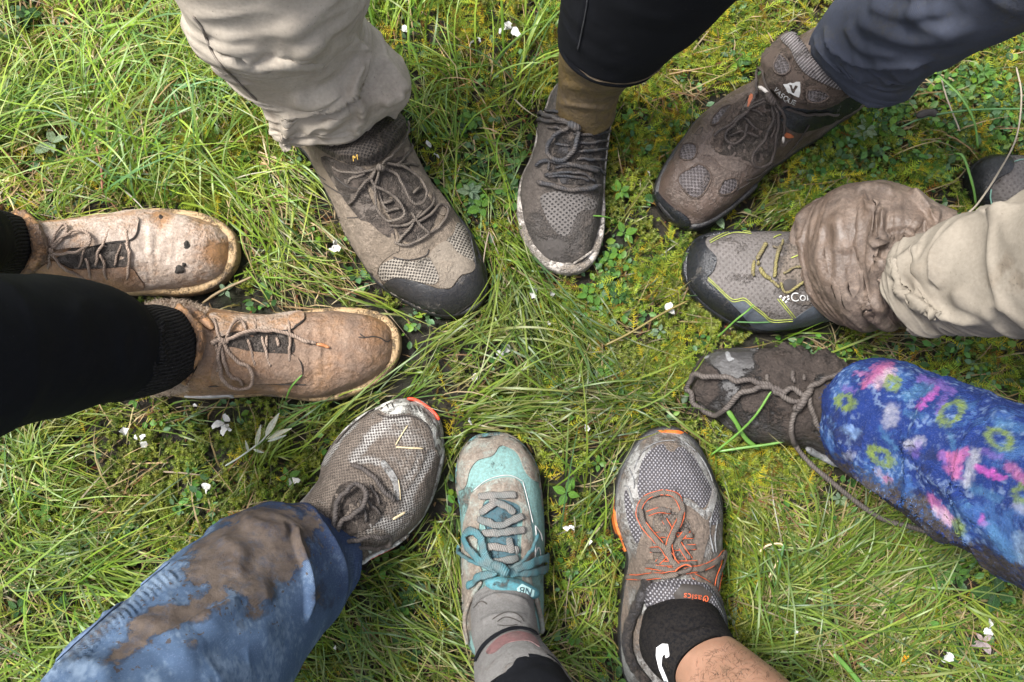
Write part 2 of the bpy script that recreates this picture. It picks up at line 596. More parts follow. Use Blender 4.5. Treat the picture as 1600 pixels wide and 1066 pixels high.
class Shoe(Surf):
    def __init__(s, name, label, cat, px, toe, heel, ridge, mat_upper, mat_sole, inset=0.006, sole_h=0.02, z_edge=0.02,
                 shape=((0, 0.8), (0.35, 1.0), (0.7, 1.25), (1, 1.15)), toe_r=0.05, heel_r=0.035, shift=0.0, lump=0.0016, mudspots=(),
                 heaps=(), streaks=(), creases=(), sole_label=None, group="muddy shoes set in a ring on the grass", toe_h=0.5):
        T, H = unproj([toe], z_edge)[0], unproj([heel], z_edge)[0]
        c = (T + H) / 2
        root = thing(name, label, cat, (c[0], c[1], 0), group)
        O = unproj(resample(catmull(px, len(px) * 12, True), 2.0, True), z_edge)
        eu = (T - H)
        eu[2] = 0
        eu /= np.linalg.norm(eu)
        ev = np.array([-eu[1], eu[0], 0])
        q = O - H
        q[:, 2] = 0
        uu, vv = q @ eu, q @ ev
        a, b = int(np.argmax(uu)), int(np.argmin(uu))
        def side(i, j):
            k = [(i + d) % len(uu) for d in range((j - i) % len(uu) + 1)]
            return uu[k], vv[k]
        u1, v1 = side(b, a)
        u2, v2 = side(a, b)
        u2, v2 = u2[::-1], v2[::-1]
        umin, umax = uu[b], uu[a]
        def clean(u, v):
            o = np.argsort(u, kind='stable')
            return u[o], v[o]
        (u1, v1), (u2, v2) = clean(u1, v1), clean(u2, v2)
        s.umin, s.umax = umin, umax
        def edges(u, ins):
            """two sides at station u of the outline drawn in by ins"""
            i0 = np.min(ins)
            k = (umax - umin) / max(umax - umin - 2 * i0, 1e-3)
            uo = (u - (umin + umax) / 2) * k + (umin + umax) / 2
            p, r = np.interp(uo, u1, v1), np.interp(uo, u2, v2)
            lo, hi = np.minimum(p, r), np.maximum(p, r)
            w = np.maximum((hi - lo) / 2, 1e-5)
            m = (lo + hi) / 2
            kk = np.maximum(w - ins, w * 0.25) / w          # ins may vary along the shoe
            return m - w * kk, m + w * kk
        NU, NV = 130, 84
        tt = 0.5 - 0.5 * np.cos(np.linspace(0, 1, NU) * math.pi)
        tt = 0.55 * tt + 0.45 * np.linspace(0, 1, NU)
        u = umin + inset + tt * (umax - umin - 2 * inset)
        fr = (umax - u) / (umax - umin)                     # 0 at the toe
        lo, hi = edges(u, inset * (0.22 + 0.78 * sstep(0.42, 0.14, fr)))
        hr = catmull(np.array(ridge, float), 200)
        h = np.interp(fr, hr[:, 0], hr[:, 1])
        xt = np.clip((umax - inset - u) / toe_r, 0, 1)
        xh = np.clip((u - umin - inset) / heel_r, 0, 1)
        dome = (1 - (1 - xt) ** 2.3) ** toe_h
        z0 = 0.010
        h = z0 + (h - z0) * np.maximum(dome, 0.02) * np.maximum((1 - (1 - xh) ** 2.5) ** 0.5, 0.02)
        sh = np.array(shape)
        ex = np.interp(fr, sh[:, 0], sh[:, 1])
        ph = np.linspace(0, math.pi, NV)
        cx = np.sign(np.cos(ph))[None] * np.abs(np.cos(ph))[None] ** ex[:, None]
        sz = np.abs(np.sin(ph))[None] ** (0.78 * np.clip(ex, 0.8, 1.2))[:, None]
        mid, hw = (lo + hi) / 2, (hi - lo) / 2
        shf = shift if np.ndim(shift) == 0 else np.interp(fr, [x[0] for x in shift], [x[1] for x in shift])
        v = mid[:, None] - hw[:, None] * cx + (np.ones_like(fr) * shf * hw)[:, None] * sz
        z = z0 + (h - z0)[:, None] * sz
        base = np.array([H[0], H[1], 0])
        G = base + u[:, None, None] * eu + v[..., None] * ev + z[..., None] * np.array([0, 0, 1.0])
        Nn = grid_normals(G, False)
        if (Nn[NU // 2, NV // 2] @ np.array([0, 0, 1.0])) < 0:
            Nn = -Nn
        P, Nf = G.reshape(-1, 3), Nn.reshape(-1, 3)
        pp = proj(P)
        mud = np.zeros(len(P))
        for (mx, my, r, am) in mudspots:
            d = np.hypot(pp[:, 0] - mx, pp[:, 1] - my)
            mud += am * np.exp(-(d / r) ** 2)
        for (ln, wd, am) in streaks:
            d, _, _ = polydist(pp, np.asarray(ln, float))
            mud += am * np.exp(-(d / wd) ** 2)
        disp = lump * ((fbm(P, 55, 4, 3) - 0.5) * 1.6 + (fbm(P, 190, 3, 5) - 0.5) * 0.8)
        for (mx, my, r, am) in heaps:                       # heaps of clinging mud
            d = np.hypot(pp[:, 0] - mx, pp[:, 1] - my)
            k = np.exp(-(d / r) ** 2)
            disp = disp + am * k * (0.35 + 1.5 * np.maximum(0, fbm(P, 150, 5, 9) - 0.36) + 0.5 * (fbm(P, 420, 3, 4) - 0.5))
            mud += 1.2 * k
        fade = sstep(0.006, 0.02, P[:, 2])
        P = P + Nf * (disp * fade)[:, None]
        if len(creases):
            fs = 1.0 if (grid_normals(P.reshape(NU, NV, 3), False)[NU // 2, NV // 2, 2] > 0) else -1.0
            P = apply_folds(P.reshape(NU, NV, 3), False, creases, fs).reshape(-1, 3)
        arc = np.concatenate([np.zeros((NU, 1)), np.cumsum(np.linalg.norm(np.diff(G, axis=1), axis=2), axis=1)], 1)
        arc -= arc[:, NV // 2][:, None]
        uv = np.stack([np.repeat(u, NV), arc.ravel()], 1)
        F = grid_faces(NU, NV, False)
        if np.cross(P[F[300, 1]] - P[F[300, 0]], P[F[300, 2]] - P[F[300, 0]]) @ Nf[F[300, 0]] < 0:
            F = F[:, ::-1]
        link_mesh("upper", P, F, mat_upper, root, uv=uv, attrs={"mud": mud})
        s.setup(root, P, F, base, eu, ev)
        # sole: rubber body with a rounded rim
        us = umin + (0.5 - 0.5 * np.cos(np.linspace(0, 1, 70) * math.pi)) * (umax - umin)
        rings = []
        for zz, ins in ((0.0, 0.004), (0.003, 0.001), (0.008, 0.0), (sole_h - 0.004, 0.0003), (sole_h - 0.001, 0.0015), (sole_h, 0.004), (sole_h - 0.001, 0.014)):
            k = (umax - umin - 2 * ins) / (umax - umin)
            uo = (us - (umin + umax) / 2) * k + (umin + umax) / 2
            lo, hi = edges(uo, ins)
            ring = np.vstack([np.stack([uo, lo], 1), np.stack([uo, hi], 1)[::-1]])
            R3 = base + ring[:, :1] * eu + ring[:, 1:] * ev + np.array([0, 0, zz])
            if 0.002 < zz < sole_h:
                R3 = R3 + 0.0012 * (fbm(R3, 160, 3)[:, None] - 0.5) * np.array([1, 1, 0.4])
            rings.append(R3)
        SG = np.array(rings)
        nr, nk, _ = SG.shape
        SF = [tuple(int(x) for x in f) for f in grid_faces(nr, nk, True)] + [tuple(range(nk - 1, -1, -1))] + [tuple(range((nr - 1) * nk, nr * nk))]
        link_mesh("sole", SG.reshape(-1, 3), SF, mat_sole, root, label=sole_label)
        FOOT.append(rings[2][:, :2])

class Tube(Surf):
    """a trouser leg, sock or shin traced by its two silhouette edges and heights"""
    def __init__(s, name, root, cr, st, mat, ratio=0.9, nu=120, nv=110, folds=(), noise=((14, 0.004), (60, 0.0012)), hem=0.006, mudpoly=(), mudnoise=0.05,
                 label=None, paint=None, seed=1.0, hemwave=0.0, cap=True, fuzz=None, plump=2.0, fold_k=1.5, wr=()):
        st = np.array(st, float)
        LP, RP = cr(st[:, 0:2]), cr(st[:, 2:4])
        z = st[:, 4]
        A = np.array([unproj(LP[k:k + 1], z[k])[0] for k in range(len(z))])
        B = np.array([unproj(RP[k:k + 1], z[k])[0] for k in range(len(z))])
        A, B = catmull(A, nu), catmull(B, nu)
        Cc, Hh = (A + B) / 2, (B - A) / 2
        T = np.gradient(Cc, axis=0)
        T /= np.linalg.norm(T, axis=1)[:, None]
        n = np.cross(T, Hh)
        n /= np.linalg.norm(n, axis=1)[:, None]
        sg = np.sign((n * (CAM - Cc)).sum(1))
        n *= sg[:, None]
        rt = np.interp(np.linspace(0, 1, nu), np.linspace(0, 1, len(ratio)), ratio) if np.ndim(ratio) else np.full(nu, ratio)
        hw = np.linalg.norm(Hh, axis=1)
        th = np.linspace(0, 2 * math.pi, nv, endpoint=False)
        e = 2.0 / plump
        cs = np.sign(np.cos(th)) * np.abs(np.cos(th)) ** e
        sn = np.sign(np.sin(th)) * np.abs(np.sin(th)) ** e
        G = Cc[:, None] + Hh[:, None] * cs[None, :, None] + n[:, None] * (sn[None] * (hw * rt)[:, None])[..., None]
        if hemwave:
            k = np.exp(-np.linspace(0, 1, nu) * 9)[:, None]
            G = G - (T[:, None] * (k * hemwave * (vnoise(np.stack([np.cos(th) * 2.2 + seed, np.sin(th) * 2.2, th * 0], 1)) - 0.4)[None])[..., None])
        mid = G[nu // 2, nv // 4]
        flip = 1.0 if grid_normals(G, True)[nu // 2, nv // 4] @ (mid - Cc[nu // 2]) > 0 else -1.0
        N = grid_normals(G, True) * flip
        P = G.reshape(-1, 3)
        disp = sum(a * 2 * (fbm(P, f, 3, seed + i) - 0.5) for i, (f, a) in enumerate(noise)) if noise else 0
        G = (P + N.reshape(-1, 3) * np.reshape(disp, (-1, 1))).reshape(nu, nv, 3) if noise else G
        for i, (f, a) in enumerate(wr):                     # sharp creases running round the leg
            N = grid_normals(G, True) * flip
            P = G.reshape(-1, 3)
            tv = (T / np.linalg.norm(T, axis=1)[:, None])[:, None] * np.ones((1, nv, 1))
            along = (P * tv.reshape(-1, 3)).sum(1)[:, None] * tv.reshape(-1, 3)
            Q = P * .55 + along * .75 + .035 * np.stack([vnoise(P * 14 + 5), vnoise(P * 14 + 25), vnoise(P * 14 + 45)], 1)
            r = (1 - np.abs(2 * vnoise(Q * f + seed * 3.1 + i * 11) - 1)) ** 4
            k = sstep(.3, .65, vnoise(P * 9 + seed + 3))
            G = (P + N.reshape(-1, 3) * (a * r * k)[:, None]).reshape(nu, nv, 3)
        fl = []
        for f in folds:
            fl.append((cr(f[0]), f[1] * fold_k, f[2] / cr.s, f[3] if len(f) > 3 else 'ridge'))
        G = apply_folds(G, True, fl, flip)
        G[..., 2] = np.maximum(G[..., 2], 0.012)
        # arc coordinates
        du = np.r_[0, np.cumsum(np.linalg.norm(np.diff(Cc, axis=0), axis=1))]
        per = np.cumsum(np.linalg.norm(np.roll(G, -1, 1) - G, axis=2), axis=1)
        rows = [G]
        uvs = [np.stack([np.repeat(du, nv), per.ravel()], 1)]
        if hem:
            N = grid_normals(G, True) * flip
            inn = [G[0] - N[0] * hem * 0.35 - T[0] * hem * 0.5, G[0] - N[0] * hem, G[3] - N[3] * hem * 1.2, G[8] - N[8] * hem * 2.0]
            pre = np.array(inn[::-1])
            Gall = np.concatenate([pre, G], 0)
            uvall = np.vstack([np.stack([np.repeat(-0.004 * np.arange(4, 0, -1), nv), np.tile(per[0], 4)], 1), uvs[0]])
        else:
            Gall, uvall = G, uvs[0]
        F = grid_faces(len(Gall), nv, True)
        P = Gall.reshape(-1, 3)
        if flip < 0:
            F = F[:, ::-1]
        FL = [tuple(int(x) for x in f) for f in F]
        last = (len(Gall) - 1) * nv
        FL.append(tuple(range(last, last + nv)))
        pp = proj(P)
        wv = CAM - P
        mud = np.zeros(len(P))
        splash = np.zeros(len(P))
        for poly, amt in mudpoly:
            pl = cr(poly)
            d, _, _ = polydist(pp, pl, True)
            sgn = np.where(inside(pp, pl), d, -d)
            nz = (fbm(P, 70, 6, 2) - 0.5) * 60
            splash = np.maximum(splash, amt * sstep(-85, 0, sgn))
            mud = np.maximum(mud, amt * sstep(-20, 14, sgn + nz))
        cols = paint(P, pp) if paint else None
        s.obj = link_mesh(name, P, FL, mat, root, uv=uvall, attrs={"mud": mud, "splash": splash}, cols=cols, label=label)
        eu = T[nu // 3] * 1.0
        ev = Hh[nu // 3] / hw[nu // 3]
        s.setup(root, P, [tuple(f) for f in F], Cc[0], eu, ev)
        s.P, s.F, s.cols = P, F, cols
        s.root = s.obj if root is not None else None

def text_on(surf, name, body, org, ang, size, mat, lift=0.0006, parent=None, bend=0.0):
    """raised print: letters laid on a surface. org in pixels, ang clockwise, bend = degrees per letter"""
    cu = bpy.data.curves.new("lettering", 'FONT')
    V, F, n0 = [], [], 0
    x, y = org
    for ch in (body if bend else [body]):
        cu.body = ch
        o = bpy.data.objects.new("lettering", cu)
        COL.objects.link(o)
        bpy.context.view_layer.update()
        dg = bpy.context.evaluated_depsgraph_get()
        me = bpy.data.meshes.new_from_object(o.evaluated_get(dg))
        bpy.data.objects.remove(o)
        if not len(me.vertices):
            continue
        v = np.array([tuple(q.co) for q in me.vertices])
        a = math.radians(ang)
        dx, up = np.array([math.cos(a), math.sin(a)]), np.array([math.sin(a), -math.cos(a)])
        p = np.array([x, y]) + size * (v[:, :1] * dx + v[:, 1:2] * up)
        V.append(p)
        F += [tuple(n0 + i for i in f.vertices) for f in me.polygons]
        n0 += len(v)
        w = v[:, 0].max() + 0.08
        x, y = np.array([x, y]) + dx * w * size
        ang += bend
        bpy.data.meshes.remove(me)
    V = np.vstack(V)
    P, N = surf.hit(V)
    return link_mesh(name, P + N * lift, F, mat, parent or surf.root, smooth=False)

# ================================================================== materials of the shoes and clothes
TAN = (0.36, 0.19, 0.085)
M_tan = muddy("tan leather", TAN, (0.27, 0.14, 0.065), mud=(0.27, 0.205, 0.155), mud2=(0.47, 0.385, 0.32), cover=0.45, mscale=17, rough=0.34, wet=0.65, mbump=0.5, soft=0.26)
M_tan2 = muddy("tan leather dirty", (0.32, 0.17, 0.075), (0.23, 0.12, 0.06), mud=(0.15, 0.098, 0.068), mud2=(0.262, 0.18, 0.126), cover=0.50, mscale=15, rough=0.34, wet=0.75, mbump=0.4, soft=0.32, gbump=0.25)
M_tanlip = muddy("tan collar leather", (0.42, 0.22, 0.10), mud=(0.22, 0.15, 0.11), cover=0.42, mscale=40, rough=0.4, wet=0.3)
M_welt = muddy("tan welt rubber", (0.42, 0.28, 0.14), mud=(0.16, 0.12, 0.085), cover=0.35, mscale=45, rough=0.55)
M_lace_tan = lace_mat("muddy tan lace", (0.33, 0.24, 0.18), (0.18, 0.125, 0.09))
M_aglet = plain("orange brown aglet", (0.45, 0.18, 0.07), 0.4)
M_brown = muddy("brown nubuck", (0.178, 0.138, 0.10), (0.122, 0.094, 0.068), mud=(0.152, 0.12, 0.09), cover=0.4, mscale=30, rough=0.75, wet=0.2, mbump=0.4)
M_brownlt = muddy("pale brown nubuck", (0.232, 0.192, 0.148), (0.18, 0.147, 0.113), mud=(0.185, 0.149, 0.113), cover=0.3, mscale=34, rough=0.75, wet=0.2, mbump=0.45)
M_brownnet = muddy("pale brown net", (0.33, 0.29, 0.24), mud=(0.24, 0.2, 0.155), cover=0.2, pat='holes', pscale=330, pdark=(0.03, 0.025, 0.02), pbump=0.9, specks=0.1)
M_tonguenet = muddy("dark brown padded net", (0.085, 0.068, 0.055), mud=(0.11, 0.085, 0.065), cover=0.25, pat='holes', pscale=300, pdark=(0.022, 0.018, 0.015), pbump=0.9, specks=0.15)
M_throat = muddy("muddy tongue cloth", (0.115, 0.093, 0.076), mud=(0.095, 0.074, 0.06), cover=0.5, mscale=50, wet=0.4, mbump=1.0)
M_black = muddy("black rubber", (0.018, 0.019, 0.021), (0.012, 0.012, 0.014), mud=(0.11, 0.095, 0.08), cover=0.12, mscale=40, rough=0.38, wet=0.6, mbump=0.3, specks=0.6)
M_blackwet = muddy("wet black rubber", (0.010, 0.012, 0.016), mud=(0.06, 0.05, 0.04), cover=0.12, mscale=45, rough=0.16, wet=0.9, mbump=0.3, specks=0.3)
M_lace_brn = lace_mat("brown lace", (0.13, 0.105, 0.082), (0.075, 0.058, 0.046))
M_white = plain("dull white print", (0.46, 0.45, 0.43), 0.6, var=0.6)
M_gold = plain("gold thread", (0.55, 0.33, 0.05), 0.6)
M_green = plain("green print", (0.16, 0.32, 0.05), 0.5)
M_seam = plain("dark seam", (0.03, 0.024, 0.02), 0.8)
M_greymesh = muddy("grey knit", (0.13, 0.115, 0.105), (0.09, 0.08, 0.074), mud=(0.125, 0.102, 0.086), mud2=(0.2, 0.166, 0.142), cover=0.5, mscale=32, pat='weave', pscale=420, pbump=0.4, wet=0.2, pdark=(0.06, 0.052, 0.047))
M_greyholes = muddy("perforated grey knit", (0.125, 0.112, 0.104), mud=(0.17, 0.145, 0.12), cover=0.12, pat='perf', pscale=250, pdark=(0.014, 0.013, 0.013), pbump=1.0, specks=0.2)
M_rimpale = muddy("pale muddy foam", (0.50, 0.45, 0.40), mud=(0.21, 0.175, 0.14), cover=0.45, mscale=38, rough=0.7, wet=0.2)
M_lace_blk = lace_mat("dark wet lace", (0.032, 0.033, 0.038), (0.075, 0.06, 0.05))
M_throatblk = muddy("dark wet throat", (0.03, 0.028, 0.03), mud=(0.075, 0.06, 0.05), cover=0.5, mscale=48, wet=0.6, mbump=1.0)
M_choc = muddy("wet brown leather", (0.098, 0.068, 0.053), (0.066, 0.046, 0.037), mud=(0.09, 0.067, 0.055), mud2=(0.15, 0.115, 0.095), cover=0.4, mscale=26, rough=0.36, wet=0.8, mbump=0.5)
M_chocnet = muddy("grey lilac net", (0.118, 0.102, 0.103), mud=(0.13, 0.10, 0.085), cover=0.28, pat='holes', pscale=290, pdark=(0.045, 0.037, 0.037), pbump=0.9, specks=0.2)
M_suede = muddy("dark brown suede", (0.08, 0.055, 0.042), mud=(0.115, 0.085, 0.066), cover=0.35, mscale=45, rough=0.85, wet=0.1)
M_ribgrey = muddy("grey ribbed collar", (0.26, 0.235, 0.235), mud=(0.14, 0.11, 0.09), cover=0.15, pat='rib', pscale=95, prot=90, pdark=(0.07, 0.06, 0.06), pbump=0.9, specks=0.2)
M_orange_dull = plain("dull orange leather", (0.32, 0.085, 0.03), 0.6)
M_lace_choc = lace_mat("chocolate lace", (0.07, 0.052, 0.043), (0.035, 0.027, 0.023))
M_metal = plain("worn metal tip", (0.55, 0.5, 0.45), 0.3)
M_trail = muddy("grey ripstop", (0.135, 0.12, 0.113), (0.108, 0.097, 0.091), mud=(0.13, 0.105, 0.085), cover=0.22, mscale=28, pat='perf', pscale=210, pdark=(0.085, 0.074, 0.07), pbump=0.45, wet=0.3)
M_trailblue = muddy("slate overlay", (0.07, 0.083, 0.10), mud=(0.10, 0.085, 0.07), cover=0.18, mscale=40, rough=0.45)
M_lime = plain("yellow green piping", (0.27, 0.31, 0.055), 0.55, var=0.6)
M_lace_olive = lace_mat("olive lace", (0.20, 0.17, 0.055), (0.11, 0.085, 0.06))
M_caked = muddy("grey leather caked in mud", (0.062, 0.06, 0.06), (0.05, 0.048, 0.048), mud=(0.038, 0.028, 0.023), mud2=(0.068, 0.051, 0.042), cover=0.4, mscale=26, rough=0.4, wet=0.9, mbump=1.1, soft=0.14)
M_cakelace = lace_mat("muddy grey lace", (0.085, 0.07, 0.06), (0.055, 0.043, 0.037))
M_smear = muddy("pale smear", (0.21, 0.215, 0.22), mud=MUD_M, cover=0.25, mscale=60)
M_silver = muddy("silver overlay", (0.30, 0.30, 0.29), (0.20, 0.19, 0.18), mud=(0.13, 0.10, 0.08), mud2=(0.2, 0.155, 0.12), cover=0.42, mscale=27, rough=0.5, wet=0.3)
M_toenet = muddy("charcoal net with pale knots", (0.30, 0.29, 0.31), mud=(0.15, 0.12, 0.095), cover=0.12, pat='dots', pscale=340, pdark=(0.035, 0.033, 0.04), pbump=0.8, specks=0.2)
M_orange = muddy("orange rubber", (0.72, 0.17, 0.02), mud=(0.16, 0.11, 0.08), cover=0.22, mscale=50, rough=0.5)
M_orangecord = plain("orange edging", (0.50, 0.085, 0.02), 0.6, var=0.8)
M_lace_dk = lace_mat("dark brown flat lace", (0.075, 0.06, 0.05), (0.11, 0.085, 0.065), rope=False)
M_teal = muddy("teal mesh", (0.185, 0.30, 0.285), (0.16, 0.262, 0.248), mud=(0.19, 0.16, 0.13), mud2=(0.28, 0.245, 0.2), cover=0.12, mscale=34, pat='weave', pscale=520, pdark=(0.15, 0.29, 0.275), pbump=0.4, wet=0.1)
M_tealsuede = muddy("muddy pale suede", (0.25, 0.28, 0.25), (0.22, 0.225, 0.195), mud=(0.14, 0.112, 0.09), mud2=(0.245, 0.205, 0.165), cover=0.58, mscale=34, rough=0.85, wet=0.05, mbump=0.35)
M_tealtongue = muddy("deep teal cloth", (0.06, 0.15, 0.19), mud=(0.14, 0.125, 0.11), cover=0.25, mscale=50, pat='weave', pscale=600, pbump=0.4, pdark=(0.03, 0.08, 0.1))
M_lace_grey = lace_mat("muddy grey flat lace", (0.17, 0.155, 0.14), (0.11, 0.12, 0.115), rope=False)
M_lace_teal = lace_mat("teal flat lace", (0.045, 0.15, 0.175), (0.08, 0.11, 0.11), rope=False)
M_runner = muddy("muddy white runner mesh", (0.40, 0.38, 0.35), (0.33, 0.31, 0.285), mud=(0.12, 0.094, 0.075), mud2=(0.20, 0.162, 0.13), cover=0.72, mscale=24, soft=0.22, pat="holes", pscale=330, pdark=(0.06, 0.05, 0.045), pbump=1.0, wet=0.1, mbump=0.5)
M_runwhite = muddy("white shoe overlay", (0.62, 0.62, 0.57), (0.5, 0.49, 0.45), mud=(0.15, 0.12, 0.095), mud2=(0.24, 0.2, 0.16), cover=0.38, mscale=55, rough=0.5, wet=0.1)
M_runmud = muddy("mud over runner", (0.12, 0.095, 0.077), mud=(0.085, 0.066, 0.053), mud2=(0.14, 0.11, 0.09), cover=0.6, mscale=40, mbump=1.1, wet=0.3)
M_red = plain("red rubber", (0.62, 0.05, 0.02), 0.5)
M_lace_run = lace_mat("brown muddy lace", (0.07, 0.055, 0.046), (0.04, 0.033, 0.03))
M_straw = plain("straw", (0.5, 0.4, 0.24), 0.7)
M_clod = muddy("dark clod", (0.12, 0.10, 0.085), mud=(0.085, 0.07, 0.058), cover=0.5, mscale=120, mbump=1.0, wet=0.4)

M_khaki = muddy("beige cotton", (0.352, 0.308, 0.252), (0.308, 0.268, 0.218), mud=(0.17, 0.135, 0.105), mud2=(0.25, 0.21, 0.17), cover=0.10, mscale=13, soft=0.3, rough=0.85, wet=0.0, mbump=0.12, grain=1500, specks=0.5, spec=0.08, dark=0.06, gbump=0.1)
M_khakiwet = muddy("soaked brown cotton", (0.15, 0.105, 0.078), (0.085, 0.06, 0.045), mud=(0.055, 0.04, 0.032), mud2=(0.17, 0.128, 0.1), cover=0.5, mscale=20, soft=0.34, rough=0.42, wet=0.75, mbump=0.3, gbump=0.12, grain=900, specks=0.6, dark=0.3)
M_khaki2 = muddy("worn olive beige cotton", (0.222, 0.195, 0.158), (0.188, 0.164, 0.132), mud=(0.12, 0.098, 0.075), mud2=(0.19, 0.16, 0.125), cover=0.14, mscale=13, soft=0.3, rough=0.85, wet=0.0, mbump=0.12, grain=1500, specks=0.4, spec=0.08, dark=0.06, gbump=0.1)
M_legging = muddy("black stretch jersey", (0.0062, 0.0067, 0.0088), (0.0048, 0.0052, 0.0068), mud=(0.045, 0.041, 0.037), mud2=(0.08, 0.073, 0.066), cover=0.055, mscale=60, rough=0.85, wet=0, mbump=0.2, grain=1600, specks=0.45, spec=0.10, dark=0, gbump=0.22, soft=0.06)
M_sockblk = muddy("black ribbed wool", (0.017, 0.0165, 0.019), mud=(0.13, 0.12, 0.11), cover=0.05, mscale=50, rough=0.95, wet=0, pat='rib', pscale=70, prot=90, pdark=(0.004, 0.004, 0.004), pbump=1.0, mbump=0.4, specks=0.9, spec=0.08)
M_sockmud = muddy("sock soaked in mud", (0.17, 0.112, 0.035), (0.12, 0.078, 0.026), mud=(0.055, 0.04, 0.028), mud2=(0.09, 0.066, 0.042), cover=0.55, mscale=16, soft=0.35, rough=0.4, wet=0.6, mbump=0.3, specks=0.2, dark=0.2, gbump=0.22)
M_navy = muddy("navy fleece cloth", (0.092, 0.102, 0.130), (0.072, 0.080, 0.102), mud=(0.085, 0.075, 0.055), mud2=(0.12, 0.11, 0.07), cover=0.16, mscale=18, soft=0.3, rough=0.95, wet=0.0, mbump=0.2, grain=900, pat='weave', pscale=330, pdark=(0.04, 0.046, 0.068), pbump=0.5, specks=0.2, spec=0.08, dark=0.15, gbump=0.22)
M_greysock = muddy("grey marl sock", (0.44, 0.43, 0.415), (0.36, 0.35, 0.34), mud=(0.15, 0.125, 0.105), cover=0.2, mscale=28, rough=0.95, wet=0, pat='weave', pscale=480, pdark=(0.1, 0.095, 0.09), pbump=0.6, specks=0.3, spec=0.08, dark=0.25, gbump=0.22, mbump=0.4)
M_blacksock = muddy("black cotton sock", (0.012, 0.012, 0.014), mud=(0.09, 0.075, 0.06), cover=0.1, mscale=40, rough=0.9, wet=0, pat='weave', pscale=600, pdark=(0.005, 0.005, 0.006), pbump=0.4, specks=0.4, spec=0.08)
M_pinkband = muddy("pink flecked knit", (0.48, 0.19, 0.19), (0.38, 0.30, 0.29), mud=(0.2, 0.18, 0.16), cover=0.15, mscale=60, rough=0.95, wet=0, pat='weave', pscale=480, pdark=(0.15, 0.08, 0.08), spec=0.08)

# skin with pores, reddish mottling and flecks of mud
def skin_mat():
    t = NT("skin")
    co = t.coord("Object")
    c = t.mix(t.ramp(t.noise(co, 30, 4), 0.35, 0.65), (0.215, 0.118, 0.076), (0.27, 0.15, 0.10))
    c = t.mix(t.ramp(t.noise(co, 190, 4), 0.55, 0.8, 0, 0.35), c, (0.22, 0.10, 0.06))
    f = t.ramp(t.math('ADD', t.noise(co, 40, 6, 0.65), t.math('MULTIPLY', t.attr("mud"), 0.2)), 0.62, 0.72, 0, 0.75)
    c = t.mix(f, c, (0.13, 0.08, 0.05))
    t.set(t.b.inputs["Base Color"], c)
    t.b.inputs["Roughness"].default_value = 0.45
    t.b.inputs["Subsurface Weight"].default_value = 0.15
    t.b.inputs["Subsurface Radius"].default_value = (0.006, 0.0025, 0.0015)
    t.set(t.b.inputs["Normal"], t.bump(t.noise(co, 900, 4), 0.25, 0.0006))
    return t.m
M_skin = skin_mat()

# cloth whose dye is stored per point (jeans, printed fleece) with mud over it
def dyed(name, weave, wscale, rot, mud, mud2, rough=0.85, sheen=0.2, nap=0.0, wet=0.2, wdark=0.55):
    t = NT(name)
    co = t.coord("Object")
    c = t.attr("Col", "Color")
    if weave:
        w = pattern(t, weave, wscale, rot)
        c = t.mix(t.math('MULTIPLY', t.math('SUBTRACT', 1.0, w), wdark), c, t.mix(0.75, c, (0.01, 0.012, 0.03)))
    c = t.mix(t.ramp(t.noise(co, 600, 3, 0.7), 0.5, 0.75, 0, 0.3), c, t.mix(0.35, c, (0.4, 0.45, 0.55)))
    m = t.ramp(t.math('ADD', t.attr("mud"), t.math('MULTIPLY', t.math('SUBTRACT', t.noise(co, 170, 8, 0.72), 0.5), 1.6)), 0.30, 0.66)
    damp = t.ramp(t.math('ADD', t.attr("mud"), t.math('MULTIPLY', t.math('SUBTRACT', t.noise(co, 40, 6, 0.6), 0.5), 1.2)), 0.08, 0.34, 0, 0.6)
    c = t.mix(damp, c, t.mix(0.75, c, (0.018, 0.018, 0.022)))
    c = t.mix(t.ramp(t.noise(co, 430, 4, 0.7), 0.66, 0.72, 0, 0.7), c, tuple(x * 0.8 for x in mud))
    sp = t.math('ADD', t.noise(co, 210, 3, 0.5), t.math('MULTIPLY', t.attr("splash"), 0.13))
    c = t.mix(t.ramp(sp, 0.735, 0.765, 0, 0.85), c, mud)
    thin = t.ramp(t.noise(co, 75, 7, 0.7), 0.28, 0.55, 0.45, 1.0)
    mc = t.mix(t.ramp(t.noise(co, 45, 7, 0.65), 0.3, 0.7), mud, mud2)
    c = t.mix(t.math('MULTIPLY', m, thin), c, mc)
    t.set(t.b.inputs["Base Color"], c)
    t.set(t.b.inputs["Roughness"], t.mix(m, rough, t.ramp(t.noise(co, 40, 4), 0.4, 0.65, 0.85, 0.85 - 0.5 * wet), 'FLOAT'))
    t.b.inputs["Specular IOR Level"].default_value = 0.12
    nb = t.bump(t.noise(co, 1100 if not nap else 300, 5, 0.7), 0.35 + nap, 0.0012 if not nap else 0.004)
    if weave:
        nb = t.bump(w, 0.45, 0.0008, nb)
    nb = t.bump(t.math('MULTIPLY', m, t.noise(co, 150, 7, 0.7)), 0.45, 0.003, nb)
    t.set(t.b.inputs["Normal"], nb)
    return t.m
M_jeans = dyed("washed denim", 'rib', 300, 35, (0.058, 0.044, 0.036), (0.115, 0.09, 0.073), wet=0.3)
M_fleece = dyed("printed blue fleece", None, 0, 0, (0.05, 0.042, 0.036), (0.085, 0.07, 0.06), rough=1.0, sheen=0.45, nap=0.9)

# ================================================================== the boots at the left
def Ln(cr, pts, lift=0.0, r=0.0017):
    return (cr(pts), lift, r)

